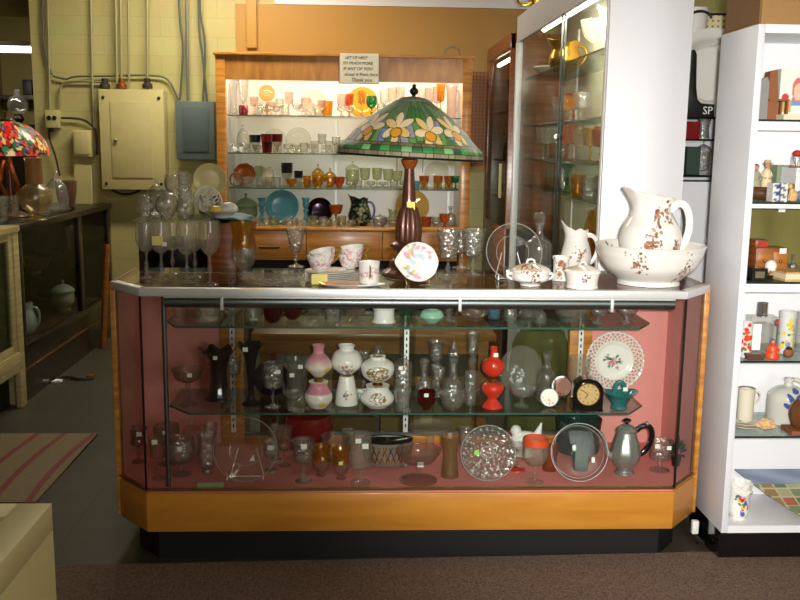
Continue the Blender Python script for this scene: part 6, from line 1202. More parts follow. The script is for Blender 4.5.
# second shelf
tput(lambda w, h: k_vase(w, h, 'urn', 28, ruffle=5), 'orange ruffled carnival vase at the near end of the second shelf, tall white cabinet', 'vase', 1, .78, .15, .17, .17, ['carnival_orange'], 'carnival_vase', flat=False)
tput(lambda w, h: k_bottle(w, h), 'clear glass bottle next to the orange carnival vase', 'bottle', 1, .98, .13, .07, .14, ['clear', 'clear'], 'glass_bottle')
tput(lambda w, h: k_goblet(w, h), 'amber goblet in the far bay, second shelf of the tall white cabinet', 'goblet', 1, 1.75, .1, .08, .12, ['amber'], 'amber_goblet')
for i, (y, dx, h, m) in enumerate(((.82, .05, .15, 'orange'), (.9, .15, .17, 'orange'), (1.0, .06, .14, 'orange'), (1.08, .17, .16, 'orange'), (1.18, .07, .15, 'amber_lt'), (1.28, .16, .16, 'orange'), (1.38, .07, .15, 'pinkish'))):
    tput(k_goblet, 'peach tinted goblet in the crowded near bay on the third shelf, tall white cabinet', 'goblet', 2, y, dx, .08, h, [m], 'peach_goblet', group='peach goblets in the tall white cabinet')
for i, (y, dx, m) in enumerate(((1.65, .06, 'orange'), (1.78, .15, 'pinkish'), (1.92, .06, 'clear'), (2.08, .16, 'clear'), (2.26, .07, 'clear'), (2.45, .15, 'clear'))):
    tput(k_goblet, 'stemmed glass in the far bay on the third shelf, tall white cabinet', 'goblet', 2, y, dx, .09, .17, [m], 'stemmed_glass', group='stemmed glasses in the far bay of the tall cabinet')
tput(lambda w, h: k_lidded(w, h), 'turquoise and gold covered jar at the near end of the third shelf, tall white cabinet', 'jar', 2, .72, .07, .075, .13, ['teal', 'brass'], 'covered_jar')
# fourth shelf
tput(lambda w, h: k_plate(w, h, 8, 40), 'pale green glass plate standing in the far bay of the tall white cabinet', 'plate', 3, 2.1, .22, .15, .15, ['pale_green'], 'green_plate', rz=-1.35)
tput(lambda w, h: k_vase(w, h, 'trumpet'), 'green glass vase beside the pale green plate, tall white cabinet', 'vase', 3, 1.7, .1, .07, .14, ['green'], 'green_vase')
for i, (y, dx, m) in enumerate(((.76, .06, 'amber'), (.86, .16, 'orange'), (.95, .06, 'cut'), (1.04, .16, 'amber_lt'), (1.14, .07, 'cut'), (1.24, .16, 'pinkish'), (1.36, .07, 'amber'))):
    tput(k_tumbler, 'small tinted tumbler in the near bay on the fourth shelf, tall white cabinet', 'tumbler', 3, y, dx, .07, .1, [m], 'tinted_tumbler', group='tinted tumblers in the tall white cabinet')
# fifth shelf
tput(lambda w, h: k_oil(w, h, 20, (0, 0, 0)), 'orange glass covered dish at the near end of the lowest shelf, tall white cabinet', 'dish', 5, .78, .1, .1, .17, ['orange'], 'covered_dish')
for i, (y, dx) in enumerate(((.95, .07), (1.06, .16), (1.18, .07), (1.3, .16), (1.7, .07), (1.85, .16), (2.05, .08), (2.3, .14))):
    tput(k_compote, 'clear glass compote on the lowest shelf of the tall white cabinet', 'compote', 5, y, dx, .1, .12, ['cut'], 'glass_compote', group='clear compotes in the tall white cabinet')
tput(lambda w, h: k_plate(w, h, 8, 44, dish=.03), 'large amber charger standing low in the near bay of the tall white cabinet', 'plate', 4, 1.22, .2, .25, .22, ['amber'], 'amber_charger', rz=-.9)
tput(lambda w, h: k_bottle(w, h, neck=.3), 'slim amber bottle in front of the amber charger, tall white cabinet', 'bottle', 4, 1.12, .08, .06, .22, ['amber', 'amber'], 'amber_bottle')
tput(lambda w, h: k_vase(w, h, 'urn'), 'dark green vase right of the amber charger, tall white cabinet', 'vase', 4, .86, .14, .13, .2, ['dk_green'], 'green_vase')
tput(lambda w, h: k_vase(w, h, 'hour'), 'ruby red vase on the amber charger shelf at its near end, tall white cabinet', 'vase', 4, .73, .14, .07, .22, ['ruby'], 'ruby_vase')
# fill the shelves as densely as the cabinet shows
for si, y0, y1, n, fn, mats_, w, h, nm, cat, lab, grp in (
    (1, .9, 1.48, 4, k_goblet, ('amber', 'cut', 'orange'), .085, .14, 'tinted_goblet', 'goblet', 'tinted goblet behind the orange vase on the second shelf of the tall white cabinet', 'tinted goblets on the second tall cabinet shelf'),
    (1, 1.9, 2.6, 4, k_goblet, ('cut', 'orange', 'cut'), .1, .16, 'stemmed_glass', 'goblet', 'stemmed glass in the far bay on the second shelf of the tall white cabinet', 'stemmed glasses on the second tall cabinet shelf'),
    (2, .76, 1.44, 6, k_goblet, ('orange', 'amber_lt', 'orange'), .075, .17, 'tall_peach_goblet', 'goblet', 'tall peach goblet at the back of the third shelf in the tall white cabinet', 'tall peach goblets in the tall cabinet'),
    (3, .72, 1.44, 6, k_compote, ('amber', 'amber_lt', 'cut'), .11, .13, 'small_compote', 'compote', 'small compote at the back of the fourth shelf in the tall white cabinet', 'small compotes in the tall cabinet'),
    (5, .72, 1.44, 5, k_goblet, ('cut', 'cut', 'pinkish'), .075, .2, 'tall_goblet', 'goblet', 'tall clear goblet at the back of the lowest shelf in the tall white cabinet', 'tall goblets on the lowest tall cabinet shelf'),
    (3, 2.24, 2.66, 3, k_tumbler, ('cut', 'amber_lt', 'pale_green'), .1, .13, 'wide_tumbler', 'tumbler', 'wide tumbler in the far bay on the fourth shelf of the tall white cabinet', 'wide tumblers in the far bay of the tall cabinet')):
    for i in range(n): tput(fn, lab, cat, si, y0+(y1-y0)*(i+.5)/n, .235 if y0 < 1.5 else .225, w, h, [mats_[i % 3]], nm, group=grp)
# brass wares on top of the tall white cabinet
p = at(518, 10, 2.6)
t = thing('brass_urn', 'brass urn with ring handle on top of the tall white cabinet at its far end', 'urn', (TX+.1, 2.62, TZ+.0005))
ob('body', k_vase(.13, .22, 'urn')[0][1], 'brass', t); ob('ring_handle', MB().tube([(-.085+.045*cos(2*PI*i/20), 0, .1+.05*sin(2*PI*i/20)) for i in range(20)], .007, 8, closed=True), 'brass', t)
tag(ob('copper_pot', k_vase(.16, .15, 'ball')[0][1], 'bronze', None, (TX+.12, 2.38, TZ+.0005)), 'dark copper pot beside the brass urn on top of the tall white cabinet', 'pot')
# ---------------------------------------------------------------- second oak cabinet
def op(fn, label, cat, si, y, dx, w, h, mats, nm, **kw): return place(fn(w, h, **kw), nm, label, cat, (OX+dx, y, OSH[si]+.0005), mats, 0, kw.pop('group', None) if 0 else None, (), None, True)
op(lambda w, h: k_vase(w, h, 'hour'), 'dark blue grey vase on the upper shelf of the reddish oak aisle cabinet', 'vase', 0, 3.3, .12, .14, .2, ['navy_gloss'], 'dark_vase')
op(lambda w, h: k_vase(w, h, 'ball'), 'pale green globe vase on the dark vase shelf of the reddish oak aisle cabinet', 'vase', 0, 3.1, .12, .12, .2, ['pale_green'], 'globe_vase')
op(lambda w, h: k_bottle(w, h), 'green glass bottle on the middle shelf of the reddish oak aisle cabinet', 'bottle', 1, 3.5, .12, .1, .2, ['green', 'green'], 'green_bottle')
op(lambda w, h: k_pitcher(w, h), 'clear pitcher on the middle shelf of the reddish oak aisle cabinet', 'pitcher', 1, 3.2, .12, .14, .18, ['clear'], 'glass_pitcher')
op(lambda w, h: k_bowl(w, h), 'brown glazed bowl on the lowest shelf of the reddish oak aisle cabinet', 'bowl', 2, 3.4, .13, .18, .09, ['brown_glaze'], 'brown_bowl')
# ---------------------------------------------------------------- gap shelf wares
gx = lambda px, y, z: xat(px, y, z)
y = GY+.16; z = GSH[0]
zt_ = GSH[0]
t = thing('enamel_basin', 'round white enamel basin standing on edge in the gap beside the tall white cabinet', 'basin', (gx(705, y, z+.15), GY+.165, z+.0005))
R = .19; b = MB().lathe(shell(curve([(R*.5, 0), (R*.62, .01), (R*.78, .06), (R*.92, .075), (R, .078)], 3), .003), 44).xf(tr(0, 0, R*.99) @ rotx(PI/2-.03)); m_ = min(v[2] for v in b.v); b.xf(tr(0, 0, -m_)); ob('basin', b, 'milk', t)
ob('ring', MB().tube([(R*.62*cos(2*PI*i/36), -.0765, R+R*.62*sin(2*PI*i/36)) for i in range(36)], .002, 5, closed=True), 'alu', t)
y = GY+.2; zb = z+2*R
t = thing('enamel_pail', 'white enamel pail with wire handle above the basin in the gap', 'pail', (gx(697, y, 1.85), GY+.24, z+.0005)); ob('pail', MB().lathe(shell(curve([(.036, .0), (.038, .005), (.045, .28), (.054, .46), (.055, .48)], 3), .004), 32), 'milk', t); ob('pail_handle', MB().tube([(.05*cos(PI*i/10), -.06, .43+.03*sin(PI*i/10)) for i in range(11)], .006, 8), 'black', t)
y = GY+.05
a = at(684, 117, y); b = at(717, 103, y)
t = thing('black_sign', 'black paddle shaped board lettered SP standing in front of the white basin', 'sign', (a.x, y, GSH[0]+.0005)); k = mpp(y, 1.6)
pts = [(0, 0), (31, 0), (31, 13), (17, 14), (13, 18), (11, 30), (9.5, 62), (7, 67), (4, 66), (3.5, 55), (2, 26), (-1, 16), (-1, 0)]
ob('board', MB().prism([(p*k, q*k) for p, q in pts], 0, .012, 0, Matrix(((1, 0, 0, 0), (0, 0, 1, 0), (0, 1, 0, 0), (0, 0, 0, 1)))), 'black', t, bevel=.003)
ob('lettering', text_mb('SP', 11*k, 0, ext=.0006).xf(tr(24*k, -.001, 6.5*k) @ Matrix(((1, 0, 0, 0), (0, 0, -1, 0), (0, 1, 0, 0), (0, 0, 0, 1)))), 'price', t, smooth=0)
put(k_bottle, 'large clear glass jar with domed lid on the lower dark shelf in the gap', 'jar', 693, 711, 119, GSH[2], GY+.12, ['cut', 'cut'], name='lidded_jar', neck=.6, stop=.2, sshape='flat') if 0 else put(lambda w, h: k_lidded(w, h, .3, 28, .8, 'straight', .1), 'large clear glass jar with lid on the lower dark shelf in the gap', 'jar', 694, 711, 141, GSH[2], GY+.1, ['cut'], name='lidded_jar')
put(k_vase, 'tall clear fluted vase on the upper dark shelf in the gap', 'vase', 697, 711, 119, GSH[1], GY+.12, ['cut'], name='fluted_vase', style='hour', ribs=10)
place([('box', MB().box(-.03, .03, -.05, .05, 0, .075), 0)], 'dark_red_tin', 'dark red tin on the upper dark shelf in the gap', 'tin', (gx(688.5, GY+.1, GSH[1]), GY+.1, GSH[1]+.0005), ['dark_red'])
place([('box', MB().box(-.03, .03, -.05, .05, 0, .12), 0)], 'dark_grey_box', 'dark grey green box on the lower dark shelf in the gap', 'box', (gx(688.5, GY+.1, GSH[2]), GY+.1, GSH[2]+.0005), ['dk_leaf'])
# ---------------------------------------------------------------- stand of glassware behind the case at left
SY0, SY1 = .95, 1.4; ZSD = at(190, 221, SY0).z; sx0, sx1 = xat(112, SY0, ZSD), xat(237, SY0, ZSD)
st = thing('wooden_stand', 'dark glass-topped wooden stand of glassware behind the left end of the case', 'table', (sx0, SY0, 0)); sw = sx1-sx0
ob('glass_top', MB().box(0.08, sw, 0, SY1-SY0, ZSD-.009, ZSD), 'shelf_glass', st); ob('dark_side', MB().box(0.1, .12, .02, SY1-SY0-.02, 0, ZSD-.009), 'ebony', st); ob('wood_side', MB().box(sw-.13, sw-.01, .02, SY1-SY0-.02, 0, ZSD-.009), 'red_wood', st, bevel=.004)
ob('middle_shelf', MB().box(.12, sw-.13, .02, SY1-SY0-.02, ZSD-.3, ZSD-.28), 'ebony', st); ob('back_panel', MB().box(.12, sw-.13, SY1-SY0-.03, SY1-SY0-.02, 0, ZSD-.12), 'ebony', st)
sp = lambda fn, label, cat, x0, x1, tp, y, mats, **kw: put(fn, label, cat, x0, x1, tp, ZSD, y, mats, rng=(SY0+.005, SY1-.005), **kw)
def k_invert(w, h): return [('bowl', MB().lathe(shell(curve([(w*.5, .0), (w*.49, h*.35), (w*.4, h*.7), (w*.2, h*.92), (.004, h)], 4), .003), 28), 0)]
sp(k_vase, 'clear round glass bowl at the far left of the wooden stand behind the case', 'bowl', 137, 153, 195, 1.05, ['cut'], style='ball', name='glass_bowl')
sp(lambda w, h: k_dome(w, h), 'clear glass cake dome with high crown on the wooden stand behind the case', 'cake dome', 144, 170, 178, 1.22, ['cut'], name='glass_dome')
sp(lambda w, h: k_vase(w, h, 'ball', ribs=12), 'large clear ribbed rose bowl in the middle of the wooden stand', 'rose bowl', 155, 178, 190, 1.04, ['cut_big'], name='rose_bowl')
sp(lambda w, h: k_compote(w, h, .5, ribs=12, style='round'), 'tall clear compote towards the back of the wooden stand', 'compote', 165, 192, 175, 1.3, ['cut'], name='glass_compote')
sp(lambda w, h: k_pitcher(w, h, 'jug', .4, .1), 'clear glass pitcher near the lattice bowl on the wooden stand', 'pitcher', 176, 197, 186, 1.05, ['cut'], name='glass_pitcher')
sp(lambda w, h: k_vase(w, h, 'celery', ribs=10), 'clear celery vase behind the glass pitcher on the wooden stand', 'vase', 178, 190, 172, 1.26, ['cut'], name='celery_vase')
sp(k_goblet, 'clear stemmed goblet in front of the lattice bowl on the wooden stand', 'goblet', 200, 213, 195, 1.02, ['cut'], name='goblet')
def latt(w, h):
    R = w/2; b = MB()
    for s in (-1, 1):
        for i in range(18): b.tube([(R*(.4+.58*t)*cos(2*PI*i/18+s*t*.5), R*(.4+.58*t)*sin(2*PI*i/18+s*t*.5), .008+.06*t*t) for t in (0, .33, .66, 1)], .0028, 4)
    b.tube([(R*cos(2*PI*i/40), R*sin(2*PI*i/40), .068) for i in range(40)], .004, 6, closed=True); c = MB().lathe([(0, 0), (R*.42, 0), (R*.44, .01), (0, .008)], 32)
    T = tr(0, 0, R*.9) @ rotx(1.15); return [('lattice', b.xf(T), 0), ('centre', c.xf(T), 0)]
def tilt_plate(w, h, tl): return k_plate(w, h, tl, 40, .02)
sp(latt, 'white lattice edged milk glass bowl tipped up on the wooden stand', 'bowl', 190, 217, 170, 1.12, ['milk'], name='lattice_bowl', rz=.5)
sp0 = lambda fn, label, cat, x0, x1, tp, y, mats, **kw: put(fn, label, cat, x0, x1, tp, ZSD, y, mats, **kw)
sp0(lambda w, h: [(n, m.xf(tr(0, 0, .08)), q) for n, m, q in k_plate(w, h, 10, 40)]+[('block', MB().box(-.04, .04, -.01, .05, 0, .085), 1)], 'cream yellow plate standing behind the white lattice bowl', 'plate', 193, 226, 162, 1.345, ['enamel_cream', 'ebony'], name='cream_plate', rz=.35)
sp2 = lambda fn, label, cat, x0, x1, tp, y, mats, **kw: put(fn, label, cat, x0, x1, tp, ZSD+.0105, y, mats, **kw)
t = sp2(lambda w, h: [('dish', MB().lathe(shell(curve([(w*.3, 0), (w*.32, .01), (w*.46, h*.5), (w*.5, h*.6)], 3), .003), 36), 0), ('yellow_fruit', MB().ball((-w*.2, -.02, h*.66), .022, 12, 0, (1.4, 1, .8)), 1), ('white_lump', MB().ball((w*.18, 0, h*.75), .035, 14, 0, (1.2, 1, .8)), 0)], 'white dish with yellow and white pieces at the right end of the wooden stand', 'dish', 207, 238, 206, 1.02, ['milk', 'enamel_yellow'], name='fruit_dish')
# blue cloth hanging over the right end of the stand
b = MB(); n = 14; zt = ZSD+.002
for i in range(n+1):
    for j in range(9):
        u = i/n; a = j/8
        if a < .35: x = sw-.11+.125*a/.35; z = zt+.004*sin(u*20)
        else: x = sw+.018+.012*sin(u*14+a*4); z = zt-(a-.35)*.3*(.6+.4*sin(u*3))
        b.v.append((x, u*.3, z))
for i in range(n):
    for j in range(8): q = i*9+j; b.f.append((q, q+1, q+10, q+9)); b.m.append(0)
o = tag(ob('blue_cloth', b, 'blue_cloth', None, (sx0, SY0+.02, .004)), 'teal blue cloth hanging over the right end of the wooden stand', 'cloth'); md = o.modifiers.new('thick', 'SOLIDIFY'); md.thickness = .003; md.offset = 1
# black bag and green glass on the shelf under the stand top
place([('bag', MB().ball((0, 0, .1), .1, 16, 0, (1.1, .8, 1)), 0)], 'black_bag', 'black bag standing on the middle shelf of the wooden stand', 'bag', (sx0+.24, SY0+.2, ZSD-.2795), ['black'])
# storage behind the case
stt = thing('work_table', 'low oak work table behind the middle of the case, seen through its sliding doors', 'table', (-.62, .78, 0))
ob('table_top', MB().box(0, 1.0, 0, .4, .60, .63), 'oak_dark', stt, bevel=.003); ob('rail', MB().box(.03, .97, .01, .03, .545, .60), 'oak_dark', stt)
for x, yy in ((.03, .02), (.93, .02), (.03, .35), (.93, .35)): ob('leg', MB().box(x, x+.04, yy, yy+.04, 0, .60), 'oak_dark', stt)
for i, (x0, x1, y0, h, m, l) in enumerate(((-.84, -.66, .6, .5, 'cardboard', 'brown cardboard box on the floor behind the left sliding door of the case'), (-.52, -.12, .85, .42, 'cardboard_end', 'brown cardboard box stored under the work table at left'), (-.09, .3, .88, .36, 'cardboard', 'brown cardboard box stored under the work table at right'))):
    t = thing('cardboard_box', l, 'box', ((x0+x1)/2, y0+.13, 0.0005)); w_ = (x1-x0)/2
    ob('carton', MB().box(-w_, w_, -.13, .13, 0, h), m, t, bevel=.003); ob('tape', MB().box(-.025, .025, -.1308, .1308, h*.6, h+.0006), 'clock_face', t)
t = thing('olive_bundle', 'olive green cloth bundle on the floor behind the right sliding door of the case', 'bundle', (.56, .74, .0005)); ob('cloth', MB().lathe(curve([(0, 0), (.12, 0), (.15, .1), (.13, .35), (.11, .6), (.04, .7)], 4)+[(0, .71)], 36, lambda a, t_, r, z: (r*(1+.08*sin(a*7+z*9)), z)), 'olive_cloth', t)
# ---------------------------------------------------------------- electrical gear on the yellow wall
yw = YW
def wallbox(n, l, c, x0, y0, x1, y1, d, m, mi, doorpx, extra=0):
    a = at(x0, y0, yw-d); b = at(x1, y1, yw-d); t = thing(n, l, c, ((a.x+b.x)/2, yw, b.z)); w = (b.x-a.x)/2; h = a.z-b.z
    ob('box', MB().box(-w, w, -d, 0, 0, h), m, t, bevel=.004); a2 = at(doorpx[0], doorpx[1], yw-d); b2 = at(doorpx[2], doorpx[3], yw-d); cx = (a.x+b.x)/2
    dd = ob('door', MB().box(a2.x-cx, b2.x-cx, -d-.008, -d, b2.z-b.z, a2.z-b.z), mi, t, bevel=.002); return t, w, h, dd, cx, b.z
t, w, h, dd, cx, bz = wallbox('cream_electrical_panel', 'large cream painted electrical panel box on the yellow wall', 'electrical panel', 98, 89, 166, 190, .13, 'cream_metal', 'cream_inset', (110, 101, 153, 178))
ob('latch', MB().ball((at(116, 140, yw-.14).x-cx, -.15, at(116, 140, yw).z-bz), .014, 12), 'conduit', dd)
for sx in (-1, 1):
    for q in (.06, .92): ob('screw', MB().ball((sx*w*.86, -.131, h*q), .012, 8), 'cable_dark', t)
t, w, h, dd, cx, bz = wallbox('wall_mounted_breaker_box', 'grey metal breaker box on the yellow wall left of the oak cabinet', 'breaker box', 175, 101, 215, 160, .1, 'grey_box', 'grey_inset', (182, 107, 209, 152))
t = thing('wall_outlet', 'cream double power socket high on the yellow wall above the red glass lamp', 'socket', (at(54.5, 119, yw).x, yw, at(54.5, 128, yw).z)); k = mpp(yw, 1.5)
ob('box', MB().box(-6.5*k, 6.5*k, -.06, 0, 0, 17*k), 'cream_metal', t, bevel=.004)
for s in (-1, 1): ob('socket', MB().lathe([(0, 0), (.016, 0), (.016, .006), (0, .006)], 16, T=tr(s*2.6*k, -.06, 9.5*k) @ rotx(PI/2)), 'black', t)
ob('plug', MB().box(-.016, .016, -.09, -.06, -.03, .0), 'black', t, bevel=.004)
a = at(75, 130, yw); b = at(95, 157, yw); t = thing('cream_switch_box', 'small cream switch box on the yellow wall left of the big panel', 'switch box', ((a.x+b.x)/2, yw, b.z)); w = (b.x-a.x)/2; h = a.z-b.z
ob('box', MB().box(-w, w, -.08, 0, 0, h), 'cream_metal', t, bevel=.006); ob('cover', MB().box(-w*.8, w*.8, -.095, -.08, h*.1, h*.94), 'cream_inset', t, bevel=.005)
def pipe(n, l, pts, r, m, d=.03):
    P = [at(px, py, yw-d) for px, py in pts]; c = 'cable' if 'cable' in n else 'conduit'
    return tag(ob(n, MB().tube(P, r, 8), m), l, c)
def cpts(P, k=5):
    Q = [P[0]]+P+[P[-1]]; o = []
    for i in range(1, len(Q)-2):
        for j in range(k): t = j/k; o.append(tuple(.5*(2*Q[i][d]+(Q[i+1][d]-Q[i-1][d])*t+(2*Q[i-1][d]-5*Q[i][d]+4*Q[i+1][d]-Q[i+2][d])*t*t+(3*Q[i][d]-Q[i-1][d]-3*Q[i+1][d]+Q[i+2][d])*t**3) for d in (0, 1)))
    return o+[P[-1]]
pipe('wall_conduit', 'thin painted conduit running down to the double power socket', [(47, -40), (50, 109)], .010, 'conduit')
pipe('wall_cable', 'slack grey green cable beside the socket conduit at the wall edge', cpts([(43, -40), (43, 30), (47, 60), (52, 75)]), .008, 'cable')
pipe('wall_conduit', 'painted conduit left of the big cream panel, running its full height down', [(90, -40), (92.5, 88), (94, 128)], .009, 'conduit')
pipe('wall_conduit', 'first painted conduit entering the top of the cream panel from the left', [(115, -40), (117, 88)], .010, 'conduit', .06)
pipe('wall_conduit', 'second painted conduit entering the top of the cream panel', [(120, -40), (121.5, 88)], .010, 'conduit', .06)
pipe('wall_conduit', 'third painted conduit entering the top of the cream panel', [(128, -40), (129, 88)], .008, 'conduit', .06)
pipe('wall_conduit', 'single grey conduit entering the cream panel near its right side', [(147, -40), (147.5, 88)], .011, 'conduit', .06)
pipe('wall_conduit', 'bright grey conduit entering the top of the grey breaker box', [(186, -40), (188, 101)], .011, 'conduit_grey', .05)
pipe('wall_cable', 'green grey cable left of the conduit above the grey breaker box', cpts([(177, -40), (180, 20), (183, 50), (180, 100)]), .008, 'cable', .05)
pipe('wall_cable', 'green grey cable swinging out to the right above the grey breaker box', cpts([(199, -40), (200, 10), (205, 45), (203, 102)]), .008, 'cable', .05)
pipe('wall_cable', 'green grey cable crossing behind its twin above the grey breaker box', cpts([(198.5, -40), (199, 25), (203, 60), (207, 102)]), .008, 'cable', .065)
pipe('wall_cable', 'horizontal cable running from the left over the cream panel to the breaker box', cpts([(53, 76), (66, 79), (76, 76.5), (110, 76), (150, 75.5), (168, 80), (179, 101)]), .007, 'cable', .03)
pipe('wall_cable', 'dark cable bending from the left side over to the panel top connectors', cpts([(60, 108), (60, 92), (64, 83), (76, 81), (102, 82)]), .008, 'conduit', .03)
pipe('wall_cable', 'dark cable hanging from the socket to the small switch box', cpts([(61, 118), (80, 119), (90, 124), (96, 132), (97, 155)]), .008, 'cable_dark', .03)
pipe('wall_cable', 'long dark lamp cord hanging down from the power socket', cpts([(49, 128), (50, 140), (55, 155), (60, 176)]), .007, 'cable_dark', .05)
for (x, m, l) in ((105, 'cable_dark', 'dark cable connector at the top left of the cream panel'), (122, 'copper', 'coppery cable connectors in the middle of the cream panel top'), (147.5, 'cable_dark', 'dark cable connector under the single conduit of the cream panel')):
    a = at(x, 88.6, yw-.07); tag(ob('cable_connector', MB().lathe(curve([(0, 0), (.035, 0), (.035, .03), (.022, .04), (.022, .07)], 2)+[(0, .07)], 12), m, None, (a.x, yw-.07, a.z)), l, 'connector')
# small cables under the panel
pipe('wall_cable', 'loose dark cable sagging beneath the cream panel', cpts([(112, 190), (122, 194), (134, 193), (140, 190)]), .008, 'cable_dark', .06)
# ---------------------------------------------------------------- left counter, things on and in it
def dp(fn, label, cat, x0, x1, tp, y, mats, **kw): return put(fn, label, cat, x0, x1, tp, ZD+.0055, y, mats, rng=(2.0, 3.72), **kw)
# red rose stained glass lamp
yl_ = 2.45; zc = ZD+.0055; xc = xat(10, yl_, zc+.2); k = mpp(yl_, 1.2); zz = lambda py: at(10, py, yl_).z-zc
t = thing('rose_glass_lamp', 'lit table lamp with domed red and green mosaic glass shade on the dark counter', 'table lamp', (xc, yl_, zc))
rndr = random.Random(9); DOT = [(rndr.uniform(0, 2*PI), rndr.uniform(0, 1), rndr.choice([hexc(210, 40, 36), hexc(222, 70, 50), hexc(240, 170, 80), hexc(40, 110, 60), hexc(60, 130, 80), hexc(30, 84, 60), hexc(235, 200, 130), hexc(120, 110, 130), hexc(190, 30, 30)])) for _ in range(420)]
R = 38*k; z0, z1 = zz(155), zz(121)
def rosecol(co):
    a = math.atan2(co.y, co.x); v = (co.z-z0)/(z1-z0); best = second = 9; c = LEAD
    for da, dv, cc in DOT:
        d = abs(math.atan2(sin(a-da), cos(a-da)))*.9+0; dd_ = d*d+((v-dv)*.55)**2
        if dd_ < best: second = best; best = dd_; c = cc
        elif dd_ < second: second = dd_
    return LEAD if math.sqrt(second)-math.sqrt(best) < .012 else c
m, tt, oo = _new('rose_glass'); bs = N(tt, 'ShaderNodeBsdfPrincipled', Roughness=.3); aa = N(tt, 'ShaderNodeAttribute', _attribute_name='Paint'); tt.links.new(aa.outputs['Color'], bs.inputs['Base Color']); tt.links.new(aa.outputs['Color'], bs.inputs['Emission Color']); bs.inputs['Emission Strength'].default_value = .55; tt.links.new(bs.outputs[0], oo.inputs[0]); M['rose_glass'] = m
pr = curve([(.03, z1), (R*.5, z1-(z1-z0)*.12), (R*.82, z1-(z1-z0)*.42), (R*.97, z1-(z1-z0)*.75), (R, z0)], 8)
ob('shade', MB().lathe(pr+[(R-.005, z0)]+[(r*.985, z-.002) for r, z in pr[::-4]], 150), 'rose_glass', t, paint=rosecol)
ob('cap', MB().lathe(curve([(.045, z1-.004), (.04, z1+.01), (.012, z1+.02), (.012, z1+.05)], 2)+[(0, z1+.055)], 20), 'bronze', t)
ob('base', MB().lathe(curve([(0, 0), (.09, 0), (.09, .012), (.05, .03), (.02, .06), (.018, z0+.03)], 3), 28), 'bronze', t)
o = MB()
for s in (-1, 1): o.tube([(s*.02, 0, zz(196)), (s*.05, -.02, zz(185)), (s*.03, -.04, zz(170)), (s*.015, -.03, zz(160))], .012, 8)
ob('scroll_leaves', o, 'carnival_orange', t)
lb = bpy.data.lights.new('rose_lamp_bulb', 'POINT'); lb.energy = 2.2; lb.color = (1, .62, .3); lb.shadow_soft_size = .03; lo = bpy.data.objects.new('rose_lamp_bulb', lb); COL.objects.link(lo); lo.location = (xc, yl_, zc+z0-.02)
# amber jar lamp, covered glass dish, basket
def urnlamp(w, h):
    R = w/2; return [('foot', MB().lathe(curve([(0, 0), (R*.62, 0), (R*.6, h*.03), (R*.35, h*.06), (R*.5, h*.1), (R*.42, h*.14)], 3), 28), 0), ('body', MB().lathe(curve([(R*.42, h*.13), (R*.9, h*.24), (R, h*.38), (R*.86, h*.5), (R*.5, h*.58), (R*.46, h*.6)], 4), 36, rib(16, -.03)), 0), ('neck', MB().lathe(shell([(R*.5, h*.59), (R*.52, h*.63), (R*.5, h*.95), (R*.54, h)], .004), 30), 1)]
dp(urnlamp, 'amber brown ribbed glass jar lamp beside the red glass lamp on the dark counter', 'jar', 20, 52, 158, 2.2, ['iris', 'amber_china'], name='ribbed_jar')
dp(lambda w, h: k_dome(w, h), 'clear covered glass dish behind the amber jar on the dark counter', 'dish', 44, 70, 171, 2.9, ['cut'], name='covered_dish')
dp(lambda w, h: [('basket', MB().lathe(shell(curve([(w*.34, 0), (w*.46, h*.5), (w*.5, h)], 4), .01), 28, lambda a, t_, r, z: (r*(1+.03*sin(a*24)), z)), 0)], 'brown woven basket on the dark counter by the wall', 'basket', 56, 77, 181, 3.3, ['basket'], name='woven_basket')
dp(lambda w, h: [('card', MB().box(-w/2, w/2, -.01, .01, 0, h), 0)], 'pale cream card leaning on the wall at the end of the dark counter', 'card', 76, 92, 165, 3.6, ['cream_inset'], name='cream_card')
for i, (x, l) in enumerate(((4, 'clear small glass at the frame edge on the dark counter'), (14, 'clear small glass beside the foot of the amber jar'), (46, 'clear small glass right of the amber jar foot'))): dp(k_tumbler, l, 'glass', x-5, x+5, 196, 2.08+.26*i, ['cut'], name='small_tumbler')
# inside the dark counter
def ins(fn, label, cat, y, z, dx, w, h, mats, nm, **kw): return place(fn(w, h, **kw), nm, label, cat, (-1.95+dx, y, z+.0005), mats, 0, None, (), None, True)
ins(lambda w, h: k_pitcher(w, h, 'jug', .3, .1), 'white pitcher on the floor of the dark wood counter near its middle', 'pitcher', 2.42, .285, -.15, .15, .2, ['milk'], 'white_pitcher')
ins(lambda w, h: k_vase(w, h, 'urn'), 'dark brown vase on the shelf in the dark wood counter', 'vase', 2.3, ZDS, -.2, .2, .2, ['brown_glaze'], 'brown_vase')
ins(lambda w, h: k_bowl(w, h), 'brown bowl on the shelf in the dark wood counter, further along', 'bowl', 2.7, ZDS, -.2, .24, .1, ['walnut'], 'brown_bowl')
ins(lambda w, h: k_pitcher(w, h, 'jug'), 'grey jug on the floor of the dark wood counter beside the white pitcher', 'jug', 2.2, .285, -.2, .14, .18, ['pewter'], 'grey_jug')
ins(lambda w, h: k_vase(w, h, 'hour'), 'pink glass vase at the far end of the dark wood counter', 'vase', 3.4, ZDS, -.15, .12, .22, ['pinkish'], 'pink_vase')
ins(lambda w, h: k_lidded(w, h), 'pale lidded jar at the far end on the floor of the dark wood counter', 'jar', 3.2, .285, -.18, .15, .2, ['stoneware'], 'lidded_jar')
ins(lambda w, h: k_bowl(w, h), 'dark iridescent bowl at the far end of the dark wood counter', 'bowl', 3.15, ZDS, -.2, .2, .09, ['carnival'], 'carnival_bowl')
